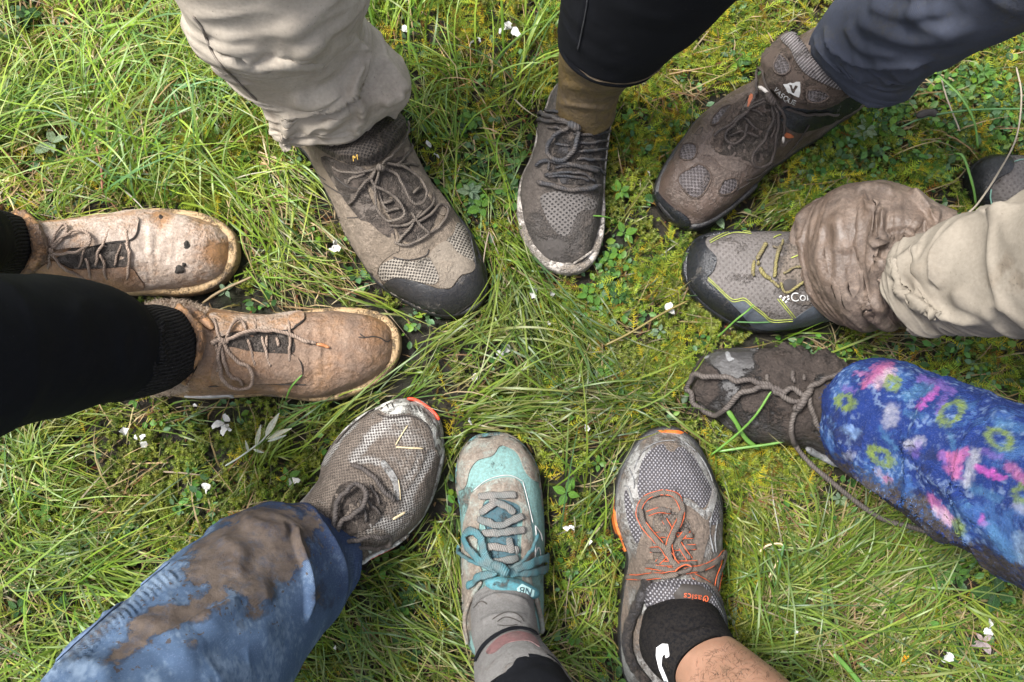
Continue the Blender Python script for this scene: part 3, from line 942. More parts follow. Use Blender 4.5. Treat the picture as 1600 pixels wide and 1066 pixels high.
cA = crop(0, 310, 4.103)
A = Shoe("lace_up_boot", "tan lace-up boot with dark mud clods on its toe, the upper of the pair", "boot",
    cA([(1525, 330), (1510, 240), (1450, 170), (1370, 120), (1250, 82), (1100, 66), (950, 65), (800, 90), (600, 128), (400, 155), (250, 150), (100, 95), (-50, 80), (-150, 150),
        (-170, 300), (-140, 450), (0, 560), (300, 600), (600, 622), (800, 616), (1000, 615), (1150, 620), (1300, 600), (1420, 540), (1490, 460), (1520, 390)]),
    cA([(1527, 340)])[0], cA([(-170, 300)])[0],
    [(0, .05), (.08, .056), (.22, .062), (.38, .075), (.52, .088), (.66, .102), (.8, .108), (1, .10)], M_tan, M_welt, inset=0.0085, sole_h=0.024, toe_r=0.055,
    mudspots=[(250, 390, 60, 0.3), (240, 350, 45, 0.25), (345, 395, 22, -0.35), (315, 345, 25, -0.3), (130, 440, 50, .15), (255, 340, 20, -.3)], lump=0.0018, shape=((0, .8), (.35, .95), (.7, 1.15), (1, 1.1)),
    creases=[(cA(l), am, w, 'ridge') for l, am, w in (([(905, 120), (930, 220), (925, 330), (960, 460), (950, 560)], -.0022, 3), ([(985, 150), (1000, 260), (990, 380), (1020, 500)], -.0018, 3), ([(1060, 200), (1075, 300), (1060, 420)], -.0014, 2.6), ([(955, 200), (965, 300), (960, 420)], .0016, 5), ([(850, 470), (900, 560)], -.0016, 2.6), ([(1110, 240), (1120, 330), (1110, 430)], -.001, 2.2))])
A.patch("tongue", cA([(330, 440), (440, 330), (560, 300), (700, 282), (795, 280), (805, 440), (600, 448)]), M_throat, t=0.0008, wob=0.004)
A.patch("facing", cA([(250, 185), (420, 160), (600, 140), (860, 122), (886, 180), (872, 236), (835, 268), (760, 274), (690, 284), (590, 306), (450, 318), (330, 318)]), M_tan, t=0.003, dome=0.001, mud=0.25)
A.patch("facing", cA([(330, 400), (480, 452), (800, 442), (850, 450), (890, 500), (915, 578), (700, 590), (400, 570), (200, 520)]), M_tan2, t=0.0022, dome=0.001)
A.patch("collar", cA([(-60, 70), (40, 82), (100, 112), (160, 185), (212, 318), (212, 340), (160, 410), (98, 490), (135, 500), (215, 470), (300, 380), (318, 320), (290, 230), (230, 165), (130, 100), (20, 55)]), M_tanlip, t=0.007, dome=0.008, dw=7, step=3.5)
A.cords("lace", [Ln(cA, [(812, 205), (826, 300), (824, 400), (815, 512)], 0.002), Ln(cA, [(702, 212), (655, 300), (628, 380), (610, 430)], .002), Ln(cA, [(652, 360), (672, 440), (690, 520)], .002),
    Ln(cA, [(775, 292), (750, 370), (732, 436)], 0.001, .0013), Ln(cA, [(548, 385), (570, 440), (582, 505)], .002), Ln(cA, [(540, 330), (520, 400), (500, 440)], .001, .0015),
    Ln(cA, [(322, 332), (390, 268), (480, 235), (560, 236), (594, 275), (560, 315), (470, 342), (370, 358), (326, 340)], [.003, .008, .009, .008, .003]),
    Ln(cA, [(326, 318), (365, 245), (415, 200), (440, 212), (400, 270), (340, 325)], [.003, .007, .008, .005, .003]),
    Ln(cA, [(332, 345), (390, 415), (470, 468), (555, 508)], [.004, .005, .003, .002]), Ln(cA, [(258, 170), (300, 240), (318, 318)], .002), Ln(cA, [(470, 460), (475, 520)], .001), Ln(cA, [(320, 330), (322, 390), (318, 440)], 0.002),
    Ln(cA, [(310, 322), (345, 345)], .004, .003)], M_lace_tan, r=0.0025)
A.cords("aglet", [Ln(cA, [(555, 508), (600, 528), (642, 545)], .002, .0022)], M_aglet)
A.cords("seam", [Ln(cA, [(884, 130), (890, 200), (874, 240), (836, 272), (700, 288), (600, 306)], 0.0008, .0010), Ln(cA, [(840, 445), (888, 500), (918, 582)], 0.0005, .0011), Ln(cA, [(920, 600), (1100, 585), (1250, 570)], 0, .0008)], M_seam)
for (x, y, r) in ((1195, 300, 26), (1150, 458, 30), (1030, 122, 14), (1178, 425, 14)):
    q = [(x + r * (0.75 + 0.5 * random.random()) * math.cos(a), y + r * (0.75 + 0.5 * random.random()) * math.sin(a)) for a in np.arange(0, 6.28, .8)]
    A.patch("mud_clod", cA(q), M_clod, t=0.0006, dome=0.0055, dw=r / 3.4, step=1.6, wob=0.005)

cB = crop(210, 450, 3.721)
B = Shoe("lace_up_boot", "dirty tan lace-up boot with cracked toe and lace end lying forward, below its twin", "boot",
    cB([(1548, 330), (1540, 260), (1500, 190), (1420, 140), (1300, 114), (1150, 112), (1000, 132), (850, 152), (700, 148), (550, 128), (430, 112), (330, 84), (200, 70), (80, 95), (10, 150),
        (-25, 330), (0, 500), (80, 610), (200, 625), (300, 640), (450, 645), (600, 635), (750, 627), (900, 642), (1030, 660), (1150, 655), (1280, 620), (1400, 560), (1490, 480), (1535, 400)]),
    cB([(1550, 330)])[0], cB([(-25, 345)])[0],
    [(0, .05), (.08, .057), (.22, .064), (.38, .076), (.52, .09), (.66, .104), (.8, .108), (1, .10)], M_tan2, M_welt, inset=0.0075, sole_h=0.024, toe_r=0.055,
    mudspots=[(470, 520, 60, .2), (590, 510, 30, -.3), (520, 495, 30, .15), (560, 570, 40, .1)], lump=0.0016, shape=((0, .8), (.35, .95), (.7, 1.15), (1, 1.1)),
    creases=[(cB(l), am, w, 'ridge') for l, am, w in (([(1010, 160), (1035, 260), (1020, 380), (1040, 520), (1020, 600)], -.0020, 3), ([(1100, 180), (1110, 300), (1095, 430), (1115, 540)], -.0016, 3), ([(1070, 200), (1075, 350), (1080, 500)], .0014, 6), ([(1290, 400), (1300, 470), (1270, 540)], -.0008, 2.4), ([(600, 590), (800, 580), (980, 600)], -.001, 3))])
B.patch("tongue", cB([(470, 290), (560, 258), (660, 252), (900, 250), (925, 290), (910, 385), (700, 378), (560, 360), (500, 340)]), M_throat, t=0.0008, wob=0.004)
B.patch("facing", cB([(440, 160), (600, 165), (750, 172), (900, 150), (975, 148), (990, 185), (965, 205), (930, 228), (905, 248), (800, 252), (660, 256), (560, 262), (500, 290), (470, 230)]), M_tan, t=0.003, dome=0.001, mud=.1)
B.patch("facing", cB([(520, 350), (700, 372), (915, 390), (965, 435), (974, 500), (900, 545), (700, 552), (480, 560), (450, 480)]), M_tan2, t=0.0022, dome=0.001, mud=.2)
B.patch("collar", cB([(228, 152), (270, 140), (345, 195), (405, 258), (418, 300), (400, 385), (362, 440), (322, 520), (300, 528), (282, 515), (318, 455), (350, 385), (368, 325), (362, 298), (300, 235), (232, 172)]), M_tanlip, t=0.008, dome=0.009, dw=6, step=3)
B.patch("collar", cB([(270, 138), (330, 120), (440, 185), (462, 240), (440, 250), (400, 225), (340, 180)]), M_tanlip, t=0.003, dome=0.004, dw=6, step=3)
B.cords("lace", [Ln(cB, [(890, 170), (903, 240), (903, 330), (896, 430)], .002), Ln(cB, [(802, 185), (795, 225), (786, 262)], .002), Ln(cB, [(742, 288), (765, 370), (790, 455)], .002), Ln(cB, [(698, 192), (703, 225), (702, 262)], .002),
    Ln(cB, [(658, 300), (680, 370), (702, 450)], .002), Ln(cB, [(598, 180), (606, 220)], .001), Ln(cB, [(832, 290), (840, 345)], .001), Ln(cB, [(770, 280), (772, 345)], .001), Ln(cB, [(530, 200), (535, 245)], .001),
    Ln(cB, [(530, 312), (600, 290), (700, 270), (800, 270), (900, 290), (1000, 315), (1062, 330)], [.004, .008, .008, .008, .008, .005, .003], .0023),
    Ln(cB, [(505, 318), (490, 400), (520, 500), (575, 545), (640, 556), (684, 535), (690, 488), (660, 448), (600, 420), (545, 372), (520, 325)], [.004, .006, .008, .007, .007, .006, .003], .0021),
    Ln(cB, [(500, 320), (540, 480), (600, 520), (640, 555)], .003, .0021),
    Ln(cB, [(535, 305), (562, 240), (602, 212), (640, 228), (645, 262)], [.004, .007, .007, .003]), Ln(cB, [(468, 195), (478, 260), (505, 310)], .003), Ln(cB, [(450, 330), (500, 312), (548, 325)], .004, .003), Ln(cB, [(490, 300), (530, 335)], .004, .003), Ln(cB, [(470, 300), (490, 420), (480, 480)], .002)], M_lace_tan, r=0.0025)
B.cords("aglet", [Ln(cB, [(1062, 330), (1100, 337), (1136, 350)], .003, .0018)], M_aglet)
B.cords("seam", [Ln(cB, [(918, 388), (968, 435), (976, 495)], .0006, .0012), Ln(cB, [(430, 572), (600, 560), (800, 556), (1000, 562)], .0003, .0008), Ln(cB, [(975, 148), (992, 185), (930, 232), (902, 250), (800, 256)], .0008, .0012)], M_seam)
B.cords("crack", [Ln(cB, [(1310, 265), (1340, 290), (1380, 282), (1430, 290), (1468, 318), (1490, 300)], -.0004, .0009), Ln(cB, [(1300, 285), (1340, 292)], -.0004, .0008)], M_seam)
B.patch("sole_chip", cB([(290, 632), (400, 628), (560, 622), (575, 632), (450, 646), (330, 645)]), M_white, t=0.002)

def fibres(surf, name, areas, n, length, mat, seed=3, width=0.0004, rise=0.9):
    """short loose hairs standing on a surface"""
    g = np.random.default_rng(seed)
    px = []
    for poly in areas:
        poly = np.asarray(poly)
        k = g.uniform(poly.min(0), poly.max(0), (n * 3, 2))
        px.append(k[inside(k, poly)][:n])
    px = np.vstack(px)
    P, N = surf.hit(px)
    D = g.normal(0, 1, P.shape)
    D = D - (D * N).sum(1)[:, None] * N
    D /= np.linalg.norm(D, axis=1)[:, None]
    L = length * g.uniform(.5, 1.4, len(P))[:, None]
    S = np.cross(D, N) * width
    a = P
    b = P + (N * rise + D * 0.5) * L * 0.5
    c = P + (N * rise * 0.75 + D * 1.3) * L
    V = np.stack([a - S, a + S, b - S * .8, b + S * .8, c], 1).reshape(-1, 3)
    i = np.arange(len(P))[:, None] * 5
    F = np.vstack([i + [0, 1, 3], i + [0, 3, 2], i + [2, 3, 4]])
    o = link_mesh(name, V, F, mat, surf.root)
    o["kind"] = "stuff"
    return o
M_wool = plain("dirty fleece lining", (0.34, 0.26, 0.19), 0.9)
fibres(B, "fleece_lining", [cB([(60, 95), (200, 62), (330, 78), (440, 130), (420, 160), (240, 135), (80, 130)]), cB([(60, 590), (200, 560), (320, 530), (300, 590), (200, 625), (80, 630)])], 700, 0.006, M_wool)

# ================================================================== brown hiking shoe with black toe cap
cC = crop(460, 160, 3.047)
C = Shoe("hiking_shoe", "brown hiking shoe with black rubber toe cap and looped laces below a beige trouser hem", "shoe",
    cC([(-10, 60), (-30, 130), (0, 200), (55, 250), (110, 350), (165, 460), (205, 550), (250, 650), (310, 750), (370, 840), (430, 895), (520, 952), (610, 996), (690, 1020), (760, 1022), (845, 1000), (900, 952), (922, 880), (915, 800),
        (885, 715), (840, 615), (780, 530), (715, 450), (655, 380), (605, 300), (555, 190), (520, 90), (460, -10), (380, -80), (260, -110), (110, -70)]),
    cC([(840, 1000)])[0], cC([(180, -60)])[0],
    [(0, .045), (.06, .055), (.2, .064), (.35, .08), (.5, .10), (.62, .118), (.75, .125), (1, .11)], M_brown, M_black, inset=0.005, sole_h=0.026, toe_r=0.055, lump=0.0014,
    shape=((0, .8), (.3, .95), (.6, 1.2), (1, 1.1)), mudspots=[(560, 350, 40, .25), (640, 330, 25, .3)],
    creases=[(cC(l), am, w, 'ridge') for l, am, w in (([(470, 720), (560, 735), (640, 700), (720, 650)], -.0014, 3), ([(420, 690), (470, 640)], -.0012, 3), ([(260, 480), (330, 500), (400, 490)], -.0014, 3))])
C.patch("toe_cap", cC([(424, 888), (428, 865), (455, 843), (500, 836), (560, 846), (625, 866), (690, 886), (742, 886), (770, 858), (796, 826), (832, 815), (857, 795), (852, 730), (832, 625), (850, 625), (890, 715), (918, 800), (925, 880), (902, 955), (845, 1003), (760, 1024), (690, 1022), (610, 998), (520, 953)]), M_black, t=0.0022, dome=0.001, dw=5)
C.patch("side_panel", cC([(212, 552), (300, 552), (400, 532), (480, 600), (500, 700), (470, 720), (420, 760), (398, 812), (425, 870), (372, 838), (312, 748), (252, 645)]), M_brown, t=0.0012, dome=.0008, mud=.15)
C.patch("toe_panel", cC([(645, 720), (720, 660), (780, 720), (850, 760), (855, 795), (830, 812), (792, 822), (765, 855), (740, 882), (690, 880), (688, 825), (655, 755)]), M_brownlt, t=0.0014, dome=.0006)
C.patch("mesh_panel", cC([(402, 800), (418, 770), (470, 745), (510, 742), (560, 757), (632, 737), (656, 762), (688, 830), (675, 860), (640, 866), (560, 846), (482, 834), (432, 850), (410, 838)]), M_brownnet, t=0.0008)
C.patch("mesh_panel", cC([(775, 572), (826, 615), (856, 742), (840, 752), (795, 738), (750, 702), (722, 660), (760, 622)]), M_brownnet, t=0.0008)
C.patch("tongue", cC([(330, 340), (400, 300), (520, 260), (580, 330), (640, 430), (680, 520), (620, 640), (520, 660), (470, 570), (380, 430)]), M_throat, t=0.0008, wob=.004)
C.patch("eyestay", cC([(130, 260), (240, 290), (340, 320), (350, 420), (400, 520), (465, 580), (480, 680), (400, 640), (300, 540), (200, 400)]), M_throat, t=.0014, dome=.001)
C.patch("eyestay", cC([(520, 220), (570, 230), (620, 320), (690, 430), (740, 510), (700, 540), (650, 470), (600, 380), (540, 300)]), M_brown, t=.0018, dome=.001, mud=.3)
tg = C.patch("tongue_collar", cC([(95, 190), (160, 240), (240, 282), (310, 298), (380, 290), (450, 240), (510, 165), (528, 110), (500, 55), (440, 55), (380, 110), (300, 165), (200, 190)]), M_tonguenet, t=0.003, dome=0.011, dw=16)
text_on(C, "lettering", "M", cC([(297, 276)])[0], -12, 10.5, M_gold, lift=0.0165, parent=tg)
C.cords("lace", [Ln(cC, [(400, 325), (384, 400), (392, 480), (430, 545), (475, 562), (510, 540), (512, 500), (480, 462), (420, 420), (375, 385), (362, 345), (385, 322)], [.004, .008, .01, .009, .008, .007, .004]),
    Ln(cC, [(415, 312), (470, 350), (505, 410), (530, 470), (570, 500), (605, 480), (608, 430), (580, 380), (520, 330), (470, 300), (430, 295)], [.004, .008, .01, .01, .008, .007, .004]),
    Ln(cC, [(400, 312), (350, 325), (300, 330), (230, 326), (192, 300)], .003), Ln(cC, [(410, 300), (450, 262), (490, 215), (515, 160), (524, 100)], .006), Ln(cC, [(470, 300), (515, 275), (545, 235), (556, 200)], .003), Ln(cC, [(450, 300), (520, 300), (580, 310)], .003),
    Ln(cC, [(385, 320), (350, 375), (310, 430), (270, 485)], [.005, .007, .004]), Ln(cC, [(455, 582), (540, 577), (600, 540), (650, 485), (655, 440)], .003), Ln(cC, [(488, 670), (530, 620), (575, 560), (600, 520)], .003),
    Ln(cC, [(478, 660), (530, 680), (600, 655), (680, 602), (722, 540), (715, 500), (680, 500), (640, 540), (582, 575)], .003), Ln(cC, [(560, 530), (600, 590), (640, 635)], .004), Ln(cC, [(395, 350), (400, 430), (430, 500), (470, 520)], .002),
    Ln(cC, [(262, 385), (275, 355), (340, 335)], .002), Ln(cC, [(415, 480), (470, 470)], .003), Ln(cC, [(430, 520), (500, 505)], .003), Ln(cC, [(560, 440), (590, 410)], .003), Ln(cC, [(380, 300), (420, 325)], .007, .0042)], M_lace_brn, r=0.0026)
C.cords("seam", [Ln(cC, [(212, 548), (260, 550), (330, 545), (400, 532)], .0004, .0008), Ln(cC, [(295, 688), (350, 665), (420, 635), (470, 600)], .0006, .0009), Ln(cC, [(470, 735), (500, 745), (560, 750), (630, 728), (640, 700)], .001, .0007), Ln(cC, [(140, 380), (200, 420), (280, 455), (370, 470)], .001, .0008),
    Ln(cC, [(200, 350), (260, 400), (330, 410)], .002, .0008), Ln(cC, [(60, 260), (100, 330), (150, 370)], .0005, .0008)], M_seam)
C.cords("slit", [Ln(cC, [(678, 712), (700, 705)], .0006, .0009), Ln(cC, [(690, 742), (718, 730)], .0006, .0009), Ln(cC, [(708, 755), (734, 742)], .0006, .0009), Ln(cC, [(735, 792), (776, 772)], .0006, .001), Ln(cC, [(285, 605), (298, 632)], .0006, .0007), Ln(cC, [(310, 605), (325, 630)], .0006, .0007), Ln(cC, [(382, 715), (400, 735)], .0006, .0009), Ln(cC, [(360, 725), (372, 745)], .0006, .0008)], M_seam)
C.cords("sole_stripe", [Ln(cC, [(445, 908), (530, 958), (620, 996), (690, 1010)], .0014, .0012)], M_rimpale)
C.patch("toe_mark", cC([(842, 965), (858, 958), (866, 978), (848, 992)]), M_white, t=.003, step=2, smooth=False)
C.patch("toe_mark", cC([(497, 885), (520, 893), (535, 910), (525, 915), (505, 905)]), M_green, t=.003, step=2)
C.cords("rand_line", [Ln(cC, [(740, 1010), (790, 985), (860, 930), (912, 885)], .0022, .0009)], M_seam)

# ================================================================== grey knit shoe, top centre
cD = crop(790, 120, 3.333)
D = Shoe("knit_sneaker", "grey-brown knit shoe with a perforated toe, pale muddy rim and dark tangled laces", "shoe",
    cD([(265, 40), (230, 90), (205, 160), (165, 260), (150, 350), (120, 440), (85, 510), (65, 590), (58, 680), (68, 780), (95, 860), (140, 930), (200, 987), (280, 1022), (350, 1027), (420, 1002), (470, 950), (500, 880), (515, 800), (520, 700),
        (518, 600), (527, 450), (540, 330), (556, 230), (572, 150), (562, 60), (500, -20), (400, -50), (320, -20)]),
    cD([(310, 1028)])[0], cD([(415, -50)])[0],
    [(0, .035), (.06, .048), (.2, .058), (.35, .07), (.5, .082), (.65, .094), (.8, .1), (1, .09)], M_greymesh, M_rimpale, inset=0.0085, sole_h=0.026, toe_r=0.05, lump=0.0016,
    mudspots=[(850, 250, 40, .3), (825, 290, 30, .3), (880, 380, 40, -.1)], heaps=[(838, 195, 16, .004)],
    creases=[(cD(l), am, w, 'ridge') for l, am, w in (([(100, 640), (200, 600), (330, 590), (450, 600), (510, 640)], -.0012, 3), ([(120, 520), (170, 560), (200, 600)], -.0014, 3), ([(500, 560), (480, 600)], -.0012, 3))])
D.patch("mesh_panel", cD([(182, 628), (240, 600), (330, 600), (420, 622), (475, 656), (458, 690), (385, 705), (352, 765), (325, 822), (288, 826), (240, 782), (200, 705)]), M_greyholes, t=0.0004)
D.patch("tongue", cD([(275, 178), (360, 212), (440, 198), (550, 185), (540, 300), (512, 430), (470, 545), (330, 560), (205, 522), (245, 420), (262, 300)]), M_throatblk, t=0.0008, wob=.006)
D.cords("lace", [Ln(cD, [(172, 545), (250, 570), (340, 582), (430, 580), (485, 565)], .003, .0028), Ln(cD, [(208, 520), (300, 497), (400, 505), (455, 545)], .002), Ln(cD, [(220, 525), (330, 515), (430, 540)], .001), Ln(cD, [(165, 475), (200, 448), (260, 443), (340, 460), (470, 492)], .003, .0025),
    Ln(cD, [(270, 470), (370, 468), (470, 475), (510, 515)], .002), Ln(cD, [(355, 300), (450, 298), (545, 285)], .002), Ln(cD, [(368, 340), (450, 342), (535, 330)], .002), Ln(cD, [(362, 385), (450, 385), (528, 375)], .002), Ln(cD, [(365, 425), (440, 430), (515, 430)], .002), Ln(cD, [(400, 262), (480, 262), (550, 250)], .002),
    Ln(cD, [(345, 265), (285, 305), (245, 360), (240, 410), (280, 442), (325, 425), (355, 360), (372, 290), (350, 265)], [.005, .008, .008, .006, .008, .005], .0027),
    Ln(cD, [(358, 250), (290, 222), (215, 200), (172, 198), (172, 222), (220, 232), (290, 236), (345, 246)], [.006, .007, .005, .002, .003, .006], .0025), Ln(cD, [(360, 258), (430, 238), (500, 216)], .004, .0026), Ln(cD, [(228, 268), (290, 272), (335, 290)], .002), Ln(cD, [(180, 180), (240, 182), (300, 192)], .002),
    Ln(cD, [(270, 350), (330, 360)], .002), Ln(cD, [(230, 490), (235, 440)], .002), Ln(cD, [(340, 245), (380, 275)], .006, .005)], M_lace_blk, r=0.0023)
D.cords("mud_ridge", [Ln(cD, [(350, 972), (400, 940), (450, 905), (500, 870)], .0004, .0016), Ln(cD, [(190, 945), (250, 972), (345, 970)], .0, .0014)], M_rimpale)

# ================================================================== brown leather hiking boot
cE = crop(1010, 40, 3.231)
E = Shoe("hiking_boot", "wet brown leather hiking boot with a tall badged tongue and small grey mesh windows", "boot",
    cE([(1090, 330), (1100, 400), (1040, 455), (960, 505), (880, 565), (780, 625), (690, 690), (620, 735), (560, 805), (480, 885), (400, 955), (330, 1003), (270, 1027), (200, 1022), (130, 987), (70, 927), (38, 862), (42, 805), (75, 725), (130, 635),
        (190, 555), (240, 485), (320, 415), (420, 345), (500, 310), (560, 255), (640, 180), (740, 90), (850, 60), (970, 110), (1050, 220)]),
    cE([(105, 975)])[0], cE([(1010, 160)])[0],
    [(0, .05), (.08, .06), (.2, .066), (.35, .08), (.5, .1), (.62, .118), (.75, .13), (.9, .13), (1, .12)], M_choc, M_black, inset=0.004, sole_h=0.026, toe_r=0.055, lump=0.0022,
    shape=((0, .85), (.3, 1.0), (.6, 1.25), (1, 1.1)), mudspots=[(1130, 240, 40, .3)], heaps=[(1138, 236, 16, .003), (1180, 250, 14, .003), (1155, 225, 12, .003)])
E.patch("toe_cap", cE([(42, 815), (85, 868), (140, 918), (195, 952), (222, 985), (215, 1018), (190, 1020), (130, 988), (70, 928), (38, 862)]), M_blackwet, t=0.003, dome=.0015, dw=4, step=3)
E.patch("vamp", cE([(170, 560), (290, 480), (320, 580), (330, 650), (380, 690), (500, 700), (540, 740), (470, 860), (330, 980), (240, 990), (140, 930), (70, 860), (60, 800), (110, 660)]), M_choc, t=.0008, dome=.0008)
for q in ([(190, 603), (250, 600), (260, 635), (236, 680), (182, 680), (168, 652)], [(265, 702), (300, 714), (328, 760), (312, 810), (270, 866), (230, 866), (180, 820), (163, 772), (190, 740)], [(390, 780), (450, 765), (456, 810), (420, 845), (370, 856), (360, 832)], [(380, 420), (440, 402), (432, 442), (372, 490), (330, 510), (338, 470)]):
    E.patch("mesh_panel", cE(q), M_chocnet, t=0.0017, dome=.0008, step=3.5)
    E.cords("panel_edge", [(np.vstack([cE(q), cE(q)[:1]]), 0.0014, .0011)], M_suede)
E.patch("toe_strap", cE([(275, 655), (330, 660), (390, 720), (480, 735), (500, 700), (420, 670), (350, 640), (320, 600)]), M_choc, t=.0022, dome=.0015, mud=.3)
E.patch("eyestay", cE([(455, 470), (520, 350), (480, 370), (400, 440), (340, 540), (330, 620), (380, 640), (390, 580)]), M_suede, t=.002, dome=.001, mud=.2)
E.patch("throat", cE([(440, 480), (530, 360), (600, 330), (680, 400), (700, 520), (620, 660), (540, 690), (440, 660), (340, 640), (340, 570)]), M_throat, t=.001, wob=.008)
E.patch("ankle_panel", cE([(690, 410), (860, 410), (1000, 370), (1080, 350), (1085, 400), (960, 480), (860, 520), (760, 540), (680, 480)]), M_blackwet, t=.001, wob=.004)
tg = E.patch("tongue", cE([(612, 280), (592, 225), (610, 150), (675, 65), (740, 35), (790, 90), (850, 170), (930, 222), (1022, 265), (1020, 300), (960, 360), (880, 398), (800, 405), (720, 395), (660, 360), (625, 325)]), M_suede, t=.010, dome=0.009, dw=12)
tb = BVHTree.FromPolygons([tuple(np.array(v.co) + root_loc(tg)) for v in tg.data.vertices], [tuple(p.vertices) for p in tg.data.polygons])
TE = Surf()
TE.root, TE.org, TE.eu, TE.ev, TE.bvh = tg, E.org, E.eu, E.ev, tb
TE.patch("rib_collar", cE([(682, 72), (735, 38), (772, 68), (830, 152), (920, 220), (1022, 266), (1020, 295), (985, 325), (900, 295), (812, 250), (760, 190), (728, 122)]), M_ribgrey, t=.002, dome=.003, dw=6, step=3)
for q in ([(672, 146), (700, 160), (730, 205), (724, 234), (690, 254), (655, 244), (643, 205)], [(815, 326), (870, 325), (924, 350), (900, 375), (850, 390), (805, 370)]):
    TE.patch("mesh_panel", cE(q), M_chocnet, t=.0012, step=3)
    TE.cords("panel_edge", [(np.vstack([cE(q), cE(q)[:1]]), 0.001, .0011)], M_choc)
TE.patch("badge", cE([(690, 298), (712, 296), (726, 289), (744, 292), (758, 285), (776, 285), (777, 335), (770, 364), (744, 352), (716, 338)]), M_white, t=.0008, step=2, smooth=False)
TE.patch("badge_mark", cE([(722, 300), (734, 303), (740, 325), (752, 302), (764, 306), (745, 342), (736, 340)]), M_suede, t=.0014, step=2, smooth=False)
text_on(TE, "lettering", "VASQUE", cE([(642, 322)])[0], 52, 10.5, M_white, lift=.001, bend=-6.5)
E.cords("lace", [Ln(cE, [(640, 378), (560, 420), (470, 482), (412, 540), (396, 582), (430, 606), (472, 590), (500, 550), (512, 500)], [.008, .01, .009, .006, .008, .005]), Ln(cE, [(642, 388), (625, 470), (580, 560), (540, 622), (526, 680), (560, 706), (602, 680), (625, 620), (642, 540), (655, 450), (648, 390)], [.008, .011, .01, .006, .008, .010, .008]),
    Ln(cE, [(652, 380), (680, 440), (686, 500), (680, 552)], [.009, .007, .004]), Ln(cE, [(640, 370), (612, 310), (596, 255), (578, 240), (572, 290), (562, 360)], [.01, .008, .004]), Ln(cE, [(500, 420), (560, 430), (590, 455)], .004), Ln(cE, [(450, 470), (500, 470), (560, 525)], .004), Ln(cE, [(560, 340), (545, 380), (520, 430)], .004),
    Ln(cE, [(345, 575), (370, 550), (460, 480), (540, 410), (630, 375)], .007), Ln(cE, [(420, 560), (480, 530), (560, 560)], .004), Ln(cE, [(620, 365), (660, 395)], .010, .0048), Ln(cE, [(650, 395), (640, 500), (620, 560)], .006), Ln(cE, [(700, 420), (800, 440), (960, 440)], .003, .0018)], M_lace_choc, r=.0022)
E.cords("aglet", [Ln(cE, [(583, 333), (610, 350), (635, 364)], .010, .0022), Ln(cE, [(680, 552), (678, 582)], .004, .0017)], M_metal)
E.patch("orange_loop", cE([(512, 418), (522, 372), (532, 350), (542, 366), (526, 410)]), M_orange_dull, t=.003, step=2)
E.patch("orange_loop", cE([(690, 540), (725, 545), (738, 562), (700, 562)]), M_orange_dull, t=.002, step=2)
E.cords("seam", [Ln(cE, [(60, 745), (45, 820), (45, 860)], .0005, .0008), Ln(cE, [(250, 545), (290, 510), (270, 560), (235, 540)], .0008, .0008), Ln(cE, [(370, 860), (450, 830), (520, 790)], .001, .0009), Ln(cE, [(500, 780), (560, 760), (640, 690)], .001, .0009), Ln(cE, [(820, 500), (760, 590), (700, 660)], .0008, .0009)], M_seam)
E.cords("sole_edge", [Ln(cE, [(200, 1022), (270, 1026), (330, 1002), (400, 955), (480, 885), (560, 805)], -.001, .004)], M_black)

# ================================================================== grey trail shoe, right
cF = crop(1050, 340, 5.611)
F = Shoe("trail_shoe", "grey trail shoe with yellow-green piping and a black toe, half under the muddy trouser cuff", "shoe",
    cF([(88, 430), (98, 350), (138, 250), (205, 180), (290, 138), (400, 112), (520, 103), (700, 108), (850, 113), (1000, 123), (1200, 138), (1500, 150), (1800, 190), (2030, 300), (2110, 540), (2040, 770), (1800, 880), (1600, 895), (1400, 912), (1200, 958),
        (1000, 992), (850, 1005), (700, 995), (560, 955), (430, 893), (300, 803), (200, 703), (138, 603), (98, 520)]),
    cF([(88, 440)])[0], cF([(2110, 560)])[0],
    [(0, .042), (.06, .052), (.2, .06), (.35, .07), (.5, .084), (.65, .095), (.8, .1), (1, .09)], M_trail, M_blackwet, inset=0.0055, sole_h=0.024, toe_r=0.055, lump=.0012, mudspots=[(1245, 395, 28, .35), (1230, 440, 20, .4), (1265, 420, 25, .3)],
    heaps=[(1235, 436, 12, .004), (1258, 412, 16, .003), (1200, 402, 5, .003)])
F.patch("toe_cap", cF([(92, 430), (106, 335), (148, 250), (215, 182), (290, 145), (325, 150), (295, 205), (312, 262), (372, 322), (396, 362), (382, 440), (352, 490), (320, 522), (312, 562), (400, 640), (500, 730), (600, 830), (640, 880), (690, 950), (560, 920), (430, 858), (300, 770), (195, 670), (125, 560)]), M_blackwet, t=.0022, dome=.001, dw=5, step=3.5)
F.patch("overlay", cF([(325, 570), (420, 640), (520, 735), (640, 728), (720, 800), (870, 905), (1060, 900), (1080, 880), (1280, 760), (1330, 870), (1450, 880), (1200, 945), (1000, 975), (850, 985), (720, 960), (620, 860), (500, 745)]), M_trailblue, t=.0011, dome=.0004, step=3)
def dbl(cr, pts, off):
    return [Ln(cr, pts, .0014, .0006), Ln(cr, [(x + off[0], y + off[1]) for x, y in pts], .0014, .0006)]
